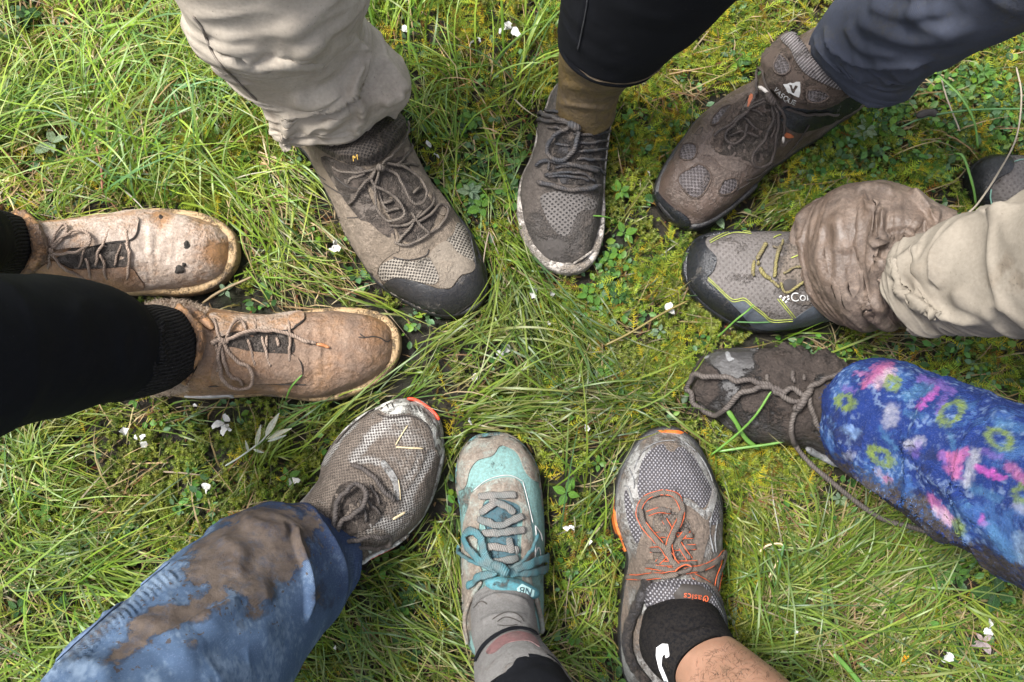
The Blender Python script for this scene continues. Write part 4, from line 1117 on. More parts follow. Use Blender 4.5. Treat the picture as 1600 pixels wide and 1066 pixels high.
F.cords("piping", dbl(cF, [(330, 215), (420, 165), (490, 138), (560, 124), (690, 134)], (8, 16)) + dbl(cF, [(322, 525), (400, 598), (520, 708), (585, 712), (640, 705), (720, 772), (800, 830), (880, 890), (1060, 884)], (-2, 18)) + dbl(cF, [(925, 712), (990, 790), (1062, 878)], (22, -2)) +
    dbl(cF, [(1285, 748), (1315, 810), (1345, 868)], (18, -4)) + [Ln(cF, [(1345, 870), (1440, 858)], .0014, .0006), Ln(cF, [(890, 186), (920, 170), (960, 158)], .0014, .0007), Ln(cF, [(1045, 360), (1100, 340), (1165, 314)], .0014, .0008), Ln(cF, [(1120, 160), (1180, 152)], .001, .0005)], M_lime, step=1.5, sides=6)
F.cords("lace", [Ln(cF, [(745, 372), (765, 325), (795, 285), (822, 240)], .002, .0026), Ln(cF, [(768, 440), (795, 500), (860, 552)], .002, .0024), Ln(cF, [(890, 530), (908, 440), (920, 350), (940, 250)], .002, .0022), Ln(cF, [(720, 375), (712, 440), (722, 510)], .001, .002), Ln(cF, [(740, 400), (770, 400)], .002, .003),
    Ln(cF, [(985, 500), (1030, 465), (1090, 432), (1195, 420)], .003, .0016), Ln(cF, [(960, 560), (962, 620), (990, 655), (1040, 645), (1085, 600), (1200, 525)], .003, .0016), Ln(cF, [(870, 270), (940, 260), (970, 210)], .002, .0016), Ln(cF, [(850, 560), (900, 580), (940, 620)], .002, .0018)], M_lace_olive, step=2)
F.patch("tongue", cF([(800, 300), (850, 270), (895, 300), (885, 420), (880, 510), (830, 510), (790, 450)]), M_trail, t=.0008, step=3)
F.patch("eyelet_hole", cF([(975, 580), (1010, 540), (1090, 555), (1075, 610), (1010, 640), (975, 630)]), M_seam, t=.0004, step=2)
text_on(F, "lettering", "Columbia", cF([(1040, 735)])[0], -5, 19.5, M_white, lift=.0016)
gem = []
for (x, y) in ((950, 690), (985, 700), (1015, 690), (975, 718), (1000, 735), (1020, 712)):
    gem.append([(x - 13, y + 4), (x + 4, y - 12), (x + 15, y - 3), (x - 3, y + 13)])
for q in gem:
    F.patch("badge", cF(q), M_white, t=.0014, step=2, smooth=False)

# ================================================================== toe at the right edge
def I2(p):
    return np.array(p, float)
G = Shoe("trail_shoe", "grey shoe of which only the shiny black toe shows beyond the beige trouser leg", "shoe",
    I2([(1514, 280), (1520, 258), (1543, 243), (1580, 241), (1650, 246), (1750, 252), (1850, 272), (1885, 310), (1870, 350), (1780, 375), (1660, 378), (1580, 358), (1530, 318)]), (1513, 278), (1885, 315),
    [(0, .05), (.06, .056), (.2, .06), (.35, .07), (.5, .084), (.65, .095), (.8, .1), (1, .09)], M_trail, M_blackwet, inset=0.004, sole_h=0.024, toe_r=0.05)
G.patch("toe_cap", I2([(1515, 280), (1522, 260), (1545, 245), (1570, 243), (1583, 252), (1580, 268), (1560, 280), (1548, 295), (1550, 312), (1560, 345), (1530, 316)]), M_blackwet, t=.0024, dome=.002, dw=7, step=3)
G.cords("piping", [(I2([(1584, 254), (1600, 250), (1650, 250)]), .001, .0006), (I2([(1550, 296), (1549, 310), (1556, 330)]), .0018, .0009)], plain("sea green piping", (0.2, 0.38, 0.3), 0.5))

# ================================================================== mud caked shoe, right
cH = crop(1060, 530, 5.33)
cH2 = crop(1060, 520, 2.665)
H = Shoe("caked_shoe", "grey shoe caked in wet mud, a loose lace looping over its toe", "shoe",
    cH([(110, 400), (108, 320), (135, 240), (205, 138), (300, 85), (450, 68), (650, 72), (850, 105), (1000, 138), (1200, 165), (1400, 215), (1700, 300), (1950, 450), (2030, 650), (1970, 880), (1780, 1010), (1550, 1060), (1350, 1030), (1200, 960), (1000, 893), (850, 883), (650, 855),
        (520, 800), (420, 735), (340, 660), (230, 590), (140, 500)]),
    cH([(112, 330)])[0], cH([(2030, 720)])[0],
    [(0, .045), (.06, .056), (.2, .064), (.35, .076), (.5, .09), (.65, .1), (.8, .105), (1, .095)], M_caked, M_caked, inset=0.003, sole_h=0.02, toe_r=0.06, lump=.003,
    mudspots=[(1130, 565, 26, -.5), (1150, 550, 30, -.3), (1095, 600, 25, .4), (1240, 660, 50, .3), (1180, 645, 28, -.1)],
    heaps=[(1095, 615, 15, .008), (1108, 586, 13, .006), (1225, 556, 16, .018), (1252, 564, 14, .02), (1285, 568, 15, .019), (1305, 575, 12, .016), (1215, 585, 18, .009), (1195, 562, 14, .005), (1245, 605, 22, .010), (1175, 620, 16, .005)])
H.patch("smear", cH([(392, 112), (425, 112), (440, 150), (465, 165), (452, 188), (410, 178)]), M_smear, t=.0005, step=2.5)
H.patch("smear", cH([(600, 82), (640, 76), (675, 84), (650, 98), (615, 96)]), M_smear, t=.0005, step=2.5)
H.patch("smear", cH([(215, 155), (250, 135), (258, 145), (225, 165)]), M_smear, t=.0005, step=2.5)
H.patch("tongue", cH([(1100, 440), (1250, 350), (1400, 330), (1420, 600), (1300, 800), (1180, 720), (1100, 560)]), M_caked, t=.001, dome=.004, wob=.006, mud=.6)
H.cords("sole_edge", [Ln(cH, [(1070, 885), (1150, 930), (1260, 985), (1380, 1050)], .002, .004)], M_smear)
tr = cH2([(480, 450), (505, 495), (560, 555), (630, 615), (700, 672), (765, 722), (830, 765), (890, 790), (950, 803), (1020, 825), (1080, 850), (1150, 868), (1215, 882)])
H.cords("lace", [Ln(cH, [(1055, 490), (1000, 470), (900, 428), (780, 400), (600, 372), (420, 342), (300, 312), (200, 322), (130, 385), (102, 470), (130, 560), (200, 608), (275, 622), (350, 590), (420, 540), (520, 470), (620, 432), (750, 432), (870, 452), (960, 500), (1030, 530)], [.008, .009, .010, .010, .011, .011, .011, .010, .006, .003, .004, .004, .006, .009, .010, .010, .009, .007], .0032),
    Ln(cH, [(1385, 278), (1250, 322), (1170, 370), (1085, 425), (1050, 480)], .006, .0032), Ln(cH, [(1078, 440), (1090, 540), (1130, 640), (1200, 740), (1245, 790)], .004, .0031), Ln(cH, [(1025, 540), (975, 600), (940, 680), (950, 780), (962, 840), (975, 880)], [.006, .006, .006, .006, .004], .0031),
    Ln(cH, [(960, 280), (965, 360)], .003, .0026), Ln(cH, [(1030, 300), (1040, 350)], .003, .0022), Ln(cH, [(745, 300), (750, 360)], .001, .0022), Ln(cH, [(940, 540), (1030, 530), (1080, 430)], .008, .0045)], M_cakelace, r=.003, sides=10)
Tp = resample(catmull(tr, 150), 2.5)
P3 = unproj(Tp, 0.040 + 0.004 * np.sin(np.linspace(0, 9, len(Tp))) + np.linspace(.02, 0, len(Tp)) ** 1.3)
V_, F_, U_ = sweep(P3, np.tile([0, 0, 1.0], (len(P3), 1)), .0031, .0031, 10)
link_mesh("lace", V_, F_, M_cakelace, H.root, uv=U_, label="loose lace end trailing over the grass")

# ================================================================== silver and orange running shoe
cI = crop(920, 640, 2.503)
I_ = Shoe("running_shoe", "silver-grey running shoe with orange edges and laces, on the bare leg", "shoe",
    cI([(315, 63), (240, 78), (180, 128), (130, 208), (103, 290), (95, 380), (103, 460), (138, 540), (148, 600), (132, 700), (118, 830), (118, 950), (135, 1040), (180, 1100), (290, 1125), (410, 1100), (490, 1000), (515, 850), (508, 700), (517, 560), (524, 440), (517, 340), (482, 240), (432, 140), (382, 88)]),
    cI([(315, 63)])[0], cI([(290, 1125)])[0],
    [(0, .045), (.05, .058), (.15, .066), (.3, .076), (.42, .088), (.55, .104), (.68, .114), (.8, .11), (1, .1)], M_silver, M_black, inset=0.004, sole_h=0.028, toe_r=0.055, lump=.0014, mudspots=[(1085, 805, 26, .5), (1100, 820, 24, .4), (985, 900, 30, .3), (1110, 900, 25, .2), (975, 990, 30, .2)],
    heaps=[(1088, 812, 16, .003)])
I_.patch("toe_bumper", cI([(236, 84), (280, 65), (320, 61), (372, 70), (402, 100), (370, 97), (330, 92), (285, 90)]), M_orange, t=.0024, dome=.001, dw=4, step=3)
I_.patch("midsole_edge", cI([(124, 246), (108, 300), (96, 372), (102, 450), (130, 525), (150, 557), (139, 524), (111, 446), (105, 372), (115, 302)]), M_orange, t=.0028, step=3)
I_.patch("mesh_panel", cI([(195, 270), (207, 208), (242, 160), (288, 136), (305, 158), (330, 168), (345, 150), (372, 152), (412, 190), (450, 258), (478, 312), (462, 368), (440, 386), (400, 352), (340, 340), (265, 338), (208, 366), (192, 312)]), M_toenet, t=.0008, dome=.002, dw=16)
I_.patch("mesh_panel", cI([(146, 312), (162, 350), (182, 430), (217, 500), (192, 525), (170, 490), (150, 420), (140, 350)]), M_toenet, t=.0006)
I_.patch("mesh_panel", cI([(490, 310), (514, 370), (521, 430), (492, 452), (470, 442), (486, 372)]), M_toenet, t=.0006)
I_.patch("overlay", cI([(345, 345), (402, 357), (442, 392), (462, 384), (486, 310), (498, 322), (482, 402), (456, 432), (420, 402), (372, 372)]), M_silver, t=.0018, dome=.0005, step=3)
I_.patch("overlay", cI([(225, 380), (265, 345), (340, 348), (400, 372), (450, 420), (470, 470), (455, 540), (430, 620), (405, 590), (412, 480), (380, 420), (320, 400), (260, 410), (250, 500), (255, 620), (215, 640), (190, 560), (215, 470)]), M_silver, t=.0016, dome=.0008, mud=.35)
I_.patch("throat", cI([(262, 400), (330, 400), (385, 430), (408, 520), (395, 640), (270, 640), (258, 520)]), M_toenet, t=.0006, mud=.5)
I_.cords("overlay_edge", [Ln(cI, [(180, 235), (192, 200), (230, 150), (290, 125), (370, 130), (430, 180), (470, 250), (495, 330)], .0006, .0007), Ln(cI, [(140, 300), (155, 300), (180, 380), (205, 470), (230, 530)], .0008, .0007), Ln(cI, [(480, 400), (470, 480), (485, 560)], .0008, .0009), Ln(cI, [(500, 430), (490, 500), (495, 560)], .0008, .0009), Ln(cI, [(160, 230), (180, 280), (178, 310)], .0006, .0007)], M_smear)
tI = I_.patch("tongue", cI([(236, 692), (285, 676), (345, 668), (440, 678), (480, 718), (508, 785), (512, 835), (460, 832), (400, 824), (300, 822), (252, 802), (234, 750)]), M_toenet, t=.006, dome=.008, dw=14)
SI = Surf()
SI.root, SI.org, SI.eu, SI.ev = tI, I_.org, I_.eu, I_.ev
SI.bvh = BVHTree.FromPolygons([tuple(np.array(v.co) + root_loc(tI)) for v in tI.data.vertices], [tuple(p.vertices) for p in tI.data.polygons])
SI.patch("badge", cI([(330, 722), (366, 682), (440, 690), (482, 722), (466, 766), (400, 768), (350, 764)]), M_seam, t=.0006, step=3, smooth=False)
text_on(SI, "lettering", "asics", cI([(440, 727)])[0], 187, 15, M_orangecord, lift=.0016)
SI.cords("badge_swirl", [Ln(cI, [(445, 752), (446, 735), (456, 728), (463, 740), (458, 752), (450, 745), (454, 738)], .0014, .0006)], M_orangecord, step=1)
def flatlace(surf, cr, runs, mat, edge, r, flat=.35, name="lace", er=.0005, ename="lace_edge"):
    o = surf.cords(name, [(cr(p), l, r) for p, l in runs], mat, flat=flat, step=2.5)
    if edge:
        ls = []
        for p, l in runs:
            q = resample(catmull(cr(p), 120), 2.5)
            t = np.gradient(q, axis=0)
            nrm = np.stack([-t[:, 1], t[:, 0]], 1)
            nrm /= np.linalg.norm(nrm, axis=1)[:, None] + 1e-9
            w = r * FPX / 1.02 * 0.95
            ll = np.array(l) + r * .3 if np.ndim(l) else l + r * .3
            ls += [(q + nrm * w, ll, er), (q - nrm * w, ll, er)]
        surf.cords(ename, ls, edge, parent=o, step=2.5, sides=5)
    return o
flatlace(I_, cI, [([(352, 622), (320, 575), (285, 525), (240, 475), (215, 430), (210, 388), (235, 345), (275, 330), (318, 330), (345, 352), (360, 410), (345, 455), (325, 495), (316, 540), (328, 590), (350, 622)], [.008, .009, .008, .007, .006, .007, .009, .009, .008]),
    ([(350, 650), (300, 656), (240, 662), (170, 661)], [.009, .01, .007]), ([(350, 640), (290, 625), (240, 612)], .006), ([(375, 640), (440, 620), (485, 590), (512, 555), (516, 600), (500, 650), (485, 708), (455, 682), (400, 655)], [.008, .007, .006, .003, .002, .003, .006]),
    ([(245, 548), (320, 545), (415, 540)], .002), ([(260, 492), (330, 494), (405, 498)], .002), ([(295, 432), (345, 520), (392, 592)], .003), ([(385, 470), (330, 540), (275, 602)], .003), ([(240, 600), (320, 605), (420, 605)], .002), ([(232, 410), (270, 395), (320, 400)], .002)], M_lace_dk, M_orangecord, .0030)
I_.cords("knot", [Ln(cI, [(338, 640), (350, 622), (375, 615), (392, 625), (380, 645), (352, 650)], .012, .0022)], M_lace_dk)
I_.cords("knot", [Ln(cI, [(342, 646), (355, 628), (378, 618), (390, 632)], .0145, .0008)], M_orangecord)
I_.cords("collar", [Ln(cI, [(250, 665), (225, 730), (195, 800), (175, 860), (172, 930), (195, 1000), (250, 1070)], .004, .006), Ln(cI, [(470, 690), (500, 760), (515, 830), (512, 900)], .002, .004)], M_throatblk)

# ================================================================== teal walking shoe
cJ = crop(660, 650, 2.5615)
J = Shoe("teal_sneaker", "pale teal mesh shoe with muddy suede toe and teal bow, under a grey sock", "shoe",
    cJ([(280, 66), (210, 78), (158, 130), (133, 200), (133, 290), (148, 380), (153, 480), (153, 600), (157, 720), (163, 830), (178, 910), (220, 965), (320, 985), (420, 955), (470, 870), (487, 800), (487, 650), (492, 500), (487, 380), (477, 280), (457, 190), (402, 108), (342, 70)]),
    cJ([(285, 65)])[0], cJ([(315, 985)])[0],
    [(0, .04), (.05, .05), (.18, .06), (.32, .072), (.45, .086), (.6, .1), (.72, .106), (.85, .1), (1, .092)], M_teal, muddy("teal sole rubber", (0.10, 0.27, 0.29), mud=(0.2, 0.17, 0.14), cover=0.5, mscale=40), inset=0.0035, sole_h=0.024, toe_r=0.05, lump=.001, mudspots=[(730, 780, 25, .4), (725, 900, 30, .6), (735, 970, 40, .6), (845, 880, 14, .3)])
J.patch("toe_cap", cJ([(213, 78), (280, 66), (342, 70), (404, 110), (458, 190), (474, 262), (442, 256), (410, 222), (380, 152), (332, 122), (306, 126), (282, 160), (222, 180), (192, 220), (176, 280), (150, 300), (134, 285), (133, 200), (158, 130)]), M_tealsuede, t=.0016, dome=.0008, dw=5)
J.patch("eyestay", cJ([(200, 312), (258, 266), (340, 246), (388, 266), (410, 332), (430, 420), (442, 560), (432, 650), (468, 750), (440, 740), (398, 650), (395, 520), (400, 400), (376, 352), (270, 332), (240, 370), (228, 450), (220, 560), (242, 640), (182, 705), (163, 600), (165, 450), (188, 360)]), M_tealsuede, t=.0016, dome=.0008, dw=6)
J.patch("heel_panel", cJ([(158, 640), (180, 700), (225, 650), (235, 680), (190, 770), (180, 900), (166, 830)]), M_tealsuede, t=.0012)
J.patch("tongue", cJ([(236, 372), (300, 332), (386, 364), (378, 430), (378, 560), (345, 610), (285, 590), (262, 480)]), M_tealtongue, t=.0006, wob=.002)
J.cords("overlay_edge", [Ln(cJ, [(448, 440), (452, 480), (448, 530), (446, 600)], .001, .0007), Ln(cJ, [(448, 440), (470, 470), (476, 500)], .001, .0007), Ln(cJ, [(446, 560), (462, 520), (470, 560)], .001, .0007), Ln(cJ, [(160, 640), (175, 610), (180, 590)], .001, .0006), Ln(cJ, [(205, 300), (262, 256), (345, 238), (400, 262)], .0008, .0005), Ln(cJ, [(400, 262), (420, 340), (440, 430)], .0008, .0005)], M_white)
flatlace(J, cJ, [([(232, 327), (300, 320), (370, 318)], .003), ([(228, 412), (270, 430), (320, 440), (396, 405)], .003), ([(245, 470), (320, 468), (405, 458)], .003), ([(265, 528), (320, 530), (380, 540)], .003), ([(270, 345), (320, 355), (368, 392)], .002), ([(232, 392), (300, 350)], .002), ([(265, 585), (300, 590), (380, 570)], .003), ([(345, 490), (350, 555)], .004)], M_lace_grey, None, .0043, .2)
flatlace(J, cJ, [([(310, 622), (265, 600), (215, 540), (190, 492), (200, 462), (232, 468), (256, 512), (278, 580), (312, 618)], [.008, .009, .008, .005, .007, .01, .008]), ([(325, 625), (400, 598), (460, 570), (498, 562), (506, 588), (460, 618), (400, 630), (335, 636)], [.008, .009, .006, .004, .004, .007, .008]), ([(310, 632), (240, 650), (195, 682)], [.008, .006, .003])], M_lace_teal, None, .0046, .2)
J.cords("lace", [Ln(cJ, [(120, 515), (180, 560), (250, 602), (310, 624)], [.001, .006, .008, .01], .0022), Ln(cJ, [(322, 620), (380, 590), (420, 530), (446, 476)], [.01, .008, .005], .0023), Ln(cJ, [(300, 600), (330, 645)], .012, .006)], M_lace_teal)
tJ = J.patch("tongue_tab", cJ([(260, 662), (290, 648), (330, 648), (385, 660), (440, 690), (452, 718), (420, 732), (350, 716), (290, 704)]), muddy("teal tab", (0.07, 0.24, 0.28), mud=(0.15, 0.13, 0.11), cover=.2, mscale=60), t=.006, dome=.004, dw=5, step=3)
SJ = Surf()
SJ.root, SJ.org, SJ.eu, SJ.ev = tJ, J.org, J.eu, J.ev
SJ.bvh = BVHTree.FromPolygons([tuple(np.array(v.co) + root_loc(tJ)) for v in tJ.data.vertices], [tuple(p.vertices) for p in tJ.data.polygons])
SJ.patch("badge", cJ([(378, 690), (398, 672), (446, 698), (444, 722), (418, 727), (382, 712)]), plain("pale teal badge", (0.36, 0.55, 0.54), .6), t=.0008, step=2, smooth=False)
text_on(SJ, "lettering", "NB", cJ([(438, 694)])[0], 192, 15, M_tealtongue, lift=.0016)
J.cords("collar", [Ln(cJ, [(245, 665), (215, 710), (188, 770), (180, 840), (190, 910)], .002, .0026), Ln(cJ, [(440, 720), (460, 790), (470, 850), (462, 900)], .002, .0028)], M_tealsuede)

# ================================================================== muddy white runner, below the left boots
cK = crop(450, 610, 3.438)
K = Shoe("muddy_runner", "white mesh running shoe greyed by mud, red toe rim, striped toe, below jeans", "shoe",
    cK([(640, 42), (560, 50), (470, 90), (380, 140), (300, 210), (230, 300), (185, 390), (168, 470), (100, 560), (20, 650), (-60, 760), (-80, 900), (-10, 1040), (130, 1090), (250, 1060), (330, 965), (440, 900), (560, 840), (650, 772), (722, 690), (773, 590), (813, 470), (838, 350), (833, 250), (813, 150), (762, 88), (702, 48)]),
    cK([(740, 75)])[0], cK([(20, 1060)])[0],
    [(0, .05), (.05, .058), (.16, .066), (.3, .076), (.42, .09), (.55, .102), (.7, .11), (1, .095)], M_runner, M_runwhite, inset=0.0035, sole_h=0.026, toe_r=0.05, lump=.0014, mudspots=[(540, 760, 30, .35), (560, 740, 20, .3), (530, 790, 30, .4), (610, 700, 25, -.1)], heaps=[(545, 775, 20, .003)],
    streaks=[(cK([(445, 250), (480, 205), (525, 180)]), 7, -.75), (cK([(350, 375), (375, 335), (405, 318), (430, 270)]), 6, -.65), (cK([(190, 395), (240, 320), (300, 245), (365, 175)]), 3.5, -.8), (cK([(390, 385), (430, 372), (475, 385)]), 6, -.6), (cK([(775, 340), (735, 430), (690, 505), (640, 580)]), 5, -.5),
        (cK([(650, 610), (590, 690), (550, 750)]), 5, -.5), (cK([(440, 740), (480, 700), (540, 720)]), 8, -.4), (cK([(180, 600), (220, 610)]), 7, -.5), (cK([(700, 350), (680, 420), (640, 470)]), 5, -.3), (cK([(130, 520), (60, 610), (25, 650)]), 3, -.5), (cK([(540, 150), (640, 165)]), 5, -.5)])
K.patch("toe_overlay", cK([(640, 44), (560, 54), (480, 92), (540, 128), (640, 128), (722, 158), (772, 220), (790, 320), (815, 362), (836, 330), (830, 240), (808, 150), (760, 88), (702, 50)]), M_runwhite, t=.0012, dome=.0005, dw=5)
K.cords("toe_stripe", [Ln(cK, [(x, y), (x + dx, y + dy)], .0016, .0008) for x, y, dx, dy in ((650, 85, 14, 26), (670, 85, 16, 28), (692, 92, 16, 30), (712, 100, 18, 30), (735, 122, 14, 28), (752, 140, 14, 28), (765, 165, 14, 26), (780, 180, 12, 28), (790, 230, 4, 34), (805, 230, 4, 36), (818, 235, 2, 38), (800, 290, 10, 30), (500, 88, 10, 18), (530, 80, 10, 20), (560, 78, 8, 22))], M_seam, step=2, sides=5)
K.cords("toe_rim", [Ln(cK, [(640, 42), (690, 44), (740, 72), (785, 112), (816, 158)], .0022, .0019)], M_red)
K.patch("eyestay", cK([(498, 385), (520, 380), (560, 430), (590, 490), (602, 560), (594, 590), (570, 575), (565, 520), (545, 470), (505, 415)]), M_silver, t=.0016, dome=.001, step=3)
K.patch("throat", cK([(260, 540), (330, 490), (420, 520), (500, 560), (520, 640), (440, 740), (300, 790), (210, 770), (225, 660)]), M_runmud, t=.0008, wob=.008)
K.cords("toe_seam", [Ln(cK, [(480, 130), (540, 150), (640, 140), (720, 170), (765, 235), (785, 320)], .001, .0009), Ln(cK, [(470, 100), (400, 150), (330, 210), (260, 290)], .001, .0009)], M_seam)
K.cords("lace", [Ln(cK, [(348, 402), (420, 440), (480, 500), (520, 560), (565, 600)], .003, .003), Ln(cK, [(225, 780), (262, 690), (290, 610), (330, 535), (375, 520), (408, 560), (400, 610), (350, 660), (285, 710), (240, 780)], [.006, .010, .011, .010, .009, .006], .003), Ln(cK, [(402, 560), (440, 610), (495, 668)], .002), Ln(cK, [(440, 510), (470, 560), (485, 612)], .002), Ln(cK, [(380, 590), (410, 640), (418, 705)], .002),
    Ln(cK, [(240, 808), (340, 790), (440, 768), (520, 768), (545, 790), (520, 825), (460, 830), (380, 822), (250, 822)], [.007, .008, .006, .004, .006, .007], .0026), Ln(cK, [(250, 830), (340, 850), (402, 880)], .004, .0024), Ln(cK, [(225, 820), (250, 920), (292, 1000)], .003, .0028), Ln(cK, [(130, 630), (200, 680), (230, 760)], .002, .0026), Ln(cK, [(210, 800), (250, 830)], .008, .0055), Ln(cK, [(270, 850), (300, 930), (320, 900)], .004, .0024)], M_lace_run, r=.0025)
K.cords("sole_line", [Ln(cK, [(640, 768), (560, 826), (440, 884), (360, 950), (295, 1022)], .001, .0026), Ln(cK, [(430, 830), (440, 870), (430, 920)], .001, .0018)], M_runwhite)
K.cords("red_line", [Ln(cK, [(600, 812), (500, 868), (400, 922), (330, 985)], .0024, .0008)], M_red)
for q, r in (([(580, 306), (650, 310), (724, 314)], .0011), ([(642, 192), (610, 240), (578, 296)], .0008), ([(560, 690), (600, 668), (626, 652)], .0018), ([(600, 590), (598, 540), (590, 480)], .0006)):
    V_, F_, U_ = (lambda PN: sweep(PN[0], PN[1], r, r * .6, 6))(K.line3(cK(q), .0016))
    o = link_mesh("straw_stem", V_ - np.array([*V_.mean(0)]), F_, M_straw, None, uv=U_)
    o.location = V_.mean(0)
    o["label"] = {0.0011: "pale straw stem lying across the muddy runner's mesh toe", 0.0008: "thin dry stem slanting from the straw on the runner's toe", 0.0018: "short brown bit of straw beside the runner's laces", .0006: "fine straw curved along the white band of the muddy runner"}[r]
    o["category"] = "straw"
    o["group"] = "straw stuck on the muddy runner"

# ================================================================== the people: only their lower legs are in the picture
def person(label, loc):
    return thing("person", label, "person", loc, "people standing in a ring")

# --- black leggings, left
pB = person("person in black leggings and black ribbed socks, wearing the tan boots", (*unproj([(260, 540)], .1)[0][:2], 0))
c25 = crop(0, 310, 2.5)
sB = Tube("sock", pB, c25, [(694, 452, 722, 702, .06), (672, 440, 715, 706, .085), (600, 424, 660, 745, .115), (500, 415, 580, 772, .145), (380, 380, 470, 790, .175)], M_sockblk, ratio=[.72, .95], hem=0, seed=4,
    noise=((40, .0015), (120, .0008)), folds=[([(640, 460), (620, 560), (650, 660)], .003, 14), ([(590, 450), (575, 560), (610, 700)], .003, 12), ([(550, 440), (545, 560), (570, 700)], .002, 12)])
Tube("legging", pB, c25, [(392, 380, 498, 785, .170), (370, 366, 470, 788, .18), (300, 338, 400, 800, .21), (150, 303, 200, 862, .265), (0, 297, 0, 908, .325), (-300, 280, -320, 1010, .41), (-800, 300, -820, 1100, .52)], M_legging, ratio=.95, hem=.003, seed=6, wr=((11, .0035),),
    noise=((9, .003), (60, .0008)), folds=[([(520, 500), (480, 560), (500, 700)], .0012, 22), ([(330, 380), (300, 500), (330, 640)], .001, 40)])
Tube("sock", pB, cA, [(88, 118, 104, 486, .075), (60, 105, 80, 492, .09), (-60, 70, -40, 500, .13), (-200, 40, -200, 520, .17)], M_sockblk, ratio=[.72, .95], hem=0, seed=8, noise=((40, .0015), (120, .0008)), folds=[([(40, 130), (20, 280), (40, 460)], .003, 18), ([(0, 130), (-20, 280), (0, 460)], .003, 18)])
Tube("legging", pB, cA, [(-150, 30, -150, 530, .17), (-350, -20, -350, 590, .23), (-900, -40, -900, 700, .36), (-1500, -60, -1500, 800, .5)], M_legging, ratio=.95, hem=.003, seed=9)

# --- beige trousers, top left
cT = crop(280, 0, 2.05)
pC = person("person in loose beige cotton trousers standing at the top left", (*unproj([(520, 180)], .1)[0][:2], 0))
TC = Tube("trouser_leg", pC, cT, [(335, 445, 705, 305, .105), (298, 400, 738, 268, .118), (248, 312, 722, 210, .14), (195, 245, 650, 155, .165), (130, 175, 592, 100, .2), (70, 75, 586, 40, .235), (12, -10, 588, -60, .275), (-150, -330, 560, -330, .37), (-420, -800, 500, -700, .5)], M_khaki, ratio=[.42, .75, .8, .85, .9, .9], nu=210, nv=200, hem=.004, seed=2,
    plump=2.2, hemwave=.035, noise=((8, .007), (26, .0025)), wr=((13, .007), (26, .0045)), mudpoly=[([(590, 300), (640, 200), (720, 220), (745, 270), (700, 350), (640, 380), (560, 420), (540, 380)], .22), ([(290, 360), (350, 430), (420, 450), (400, 510), (330, 470), (280, 410)], .2)],
    folds=[([(560, 110), (578, 170), (555, 260), (470, 330), (350, 380)], .010, 26, 'step'), ([(585, 190), (570, 240), (560, 300), (600, 380)], .007, 16), ([(440, 440), (500, 380), (560, 320)], .006, 22), ([(360, 300), (430, 330), (530, 300)], .006, 30), ([(345, 360), (350, 420), (340, 460)], .006, 16),
        ([(110, 170), (220, 200), (340, 190), (460, 210)], .005, 30, 'step'), ([(100, 120), (260, 220), (420, 270)], .004, 40), ([(640, 180), (690, 240), (730, 300)], .005, 18), ([(600, 370), (560, 400), (575, 430)], .005, 14), ([(330, 60), (420, 170), (480, 260)], .004, 50), ([(480, 100), (380, 190), (300, 190)], .004, 30),
        ([(640, 330), (690, 310), (720, 290)], .006, 14), ([(400, 430), (450, 400), (500, 400)], .005, 16)])
TC.cords("side_seam", [(cT([(45, 50), (75, 90), (100, 150), (130, 200), (190, 262), (250, 320)]), .0003, .0013)], plain("khaki seam", (0.16, 0.135, 0.11), .85))

# --- black leggings and soaked sock, top centre
cL = crop(780, 0, 2.37)
pD = person("person in black leggings with a soaked brown sock, wearing the knit shoe", (*unproj([(900, 160)], .1)[0][:2], 0))
Tube("sock", pD, cL, [(208, 395, 432, 425, .075), (213, 350, 440, 372, .1), (222, 250, 470, 310, .135), (232, 150, 530, 262, .17), (240, 60, 620, 220, .205)], M_sockmud, ratio=.95, seed=12, hem=0, noise=((20, .0015), (90, .0005)),
    folds=[([(222, 310), (320, 330), (440, 335)], .0012, 14), ([(240, 240), (340, 290), (470, 290)], .0012, 12), ([(215, 380), (320, 395), (430, 405)], .0015, 10)])
DLEG = Tube("legging", pD, cL, [(234, 92, 592, 234, .196), (236, 60, 622, 205, .21), (246, -20, 690, 150, .25), (258, -100, 790, 75, .29), (330, -400, 1060, -200, .4), (500, -800, 1500, -560, .52)], M_legging, ratio=[.955, .9, .75, .65, .6], seed=14, hem=.0012, wr=((11, .003),),
    noise=((9, .003), (60, .0008)), folds=[([(330, -20), (300, 80), (290, 190)], .0012, 8)])

DLEG.cords("seam", [(cL([(332, -30), (322, 40), (308, 110), (292, 185)]), .0002, .0008)], plain("charcoal seam", (.03, .03, .033), .8))

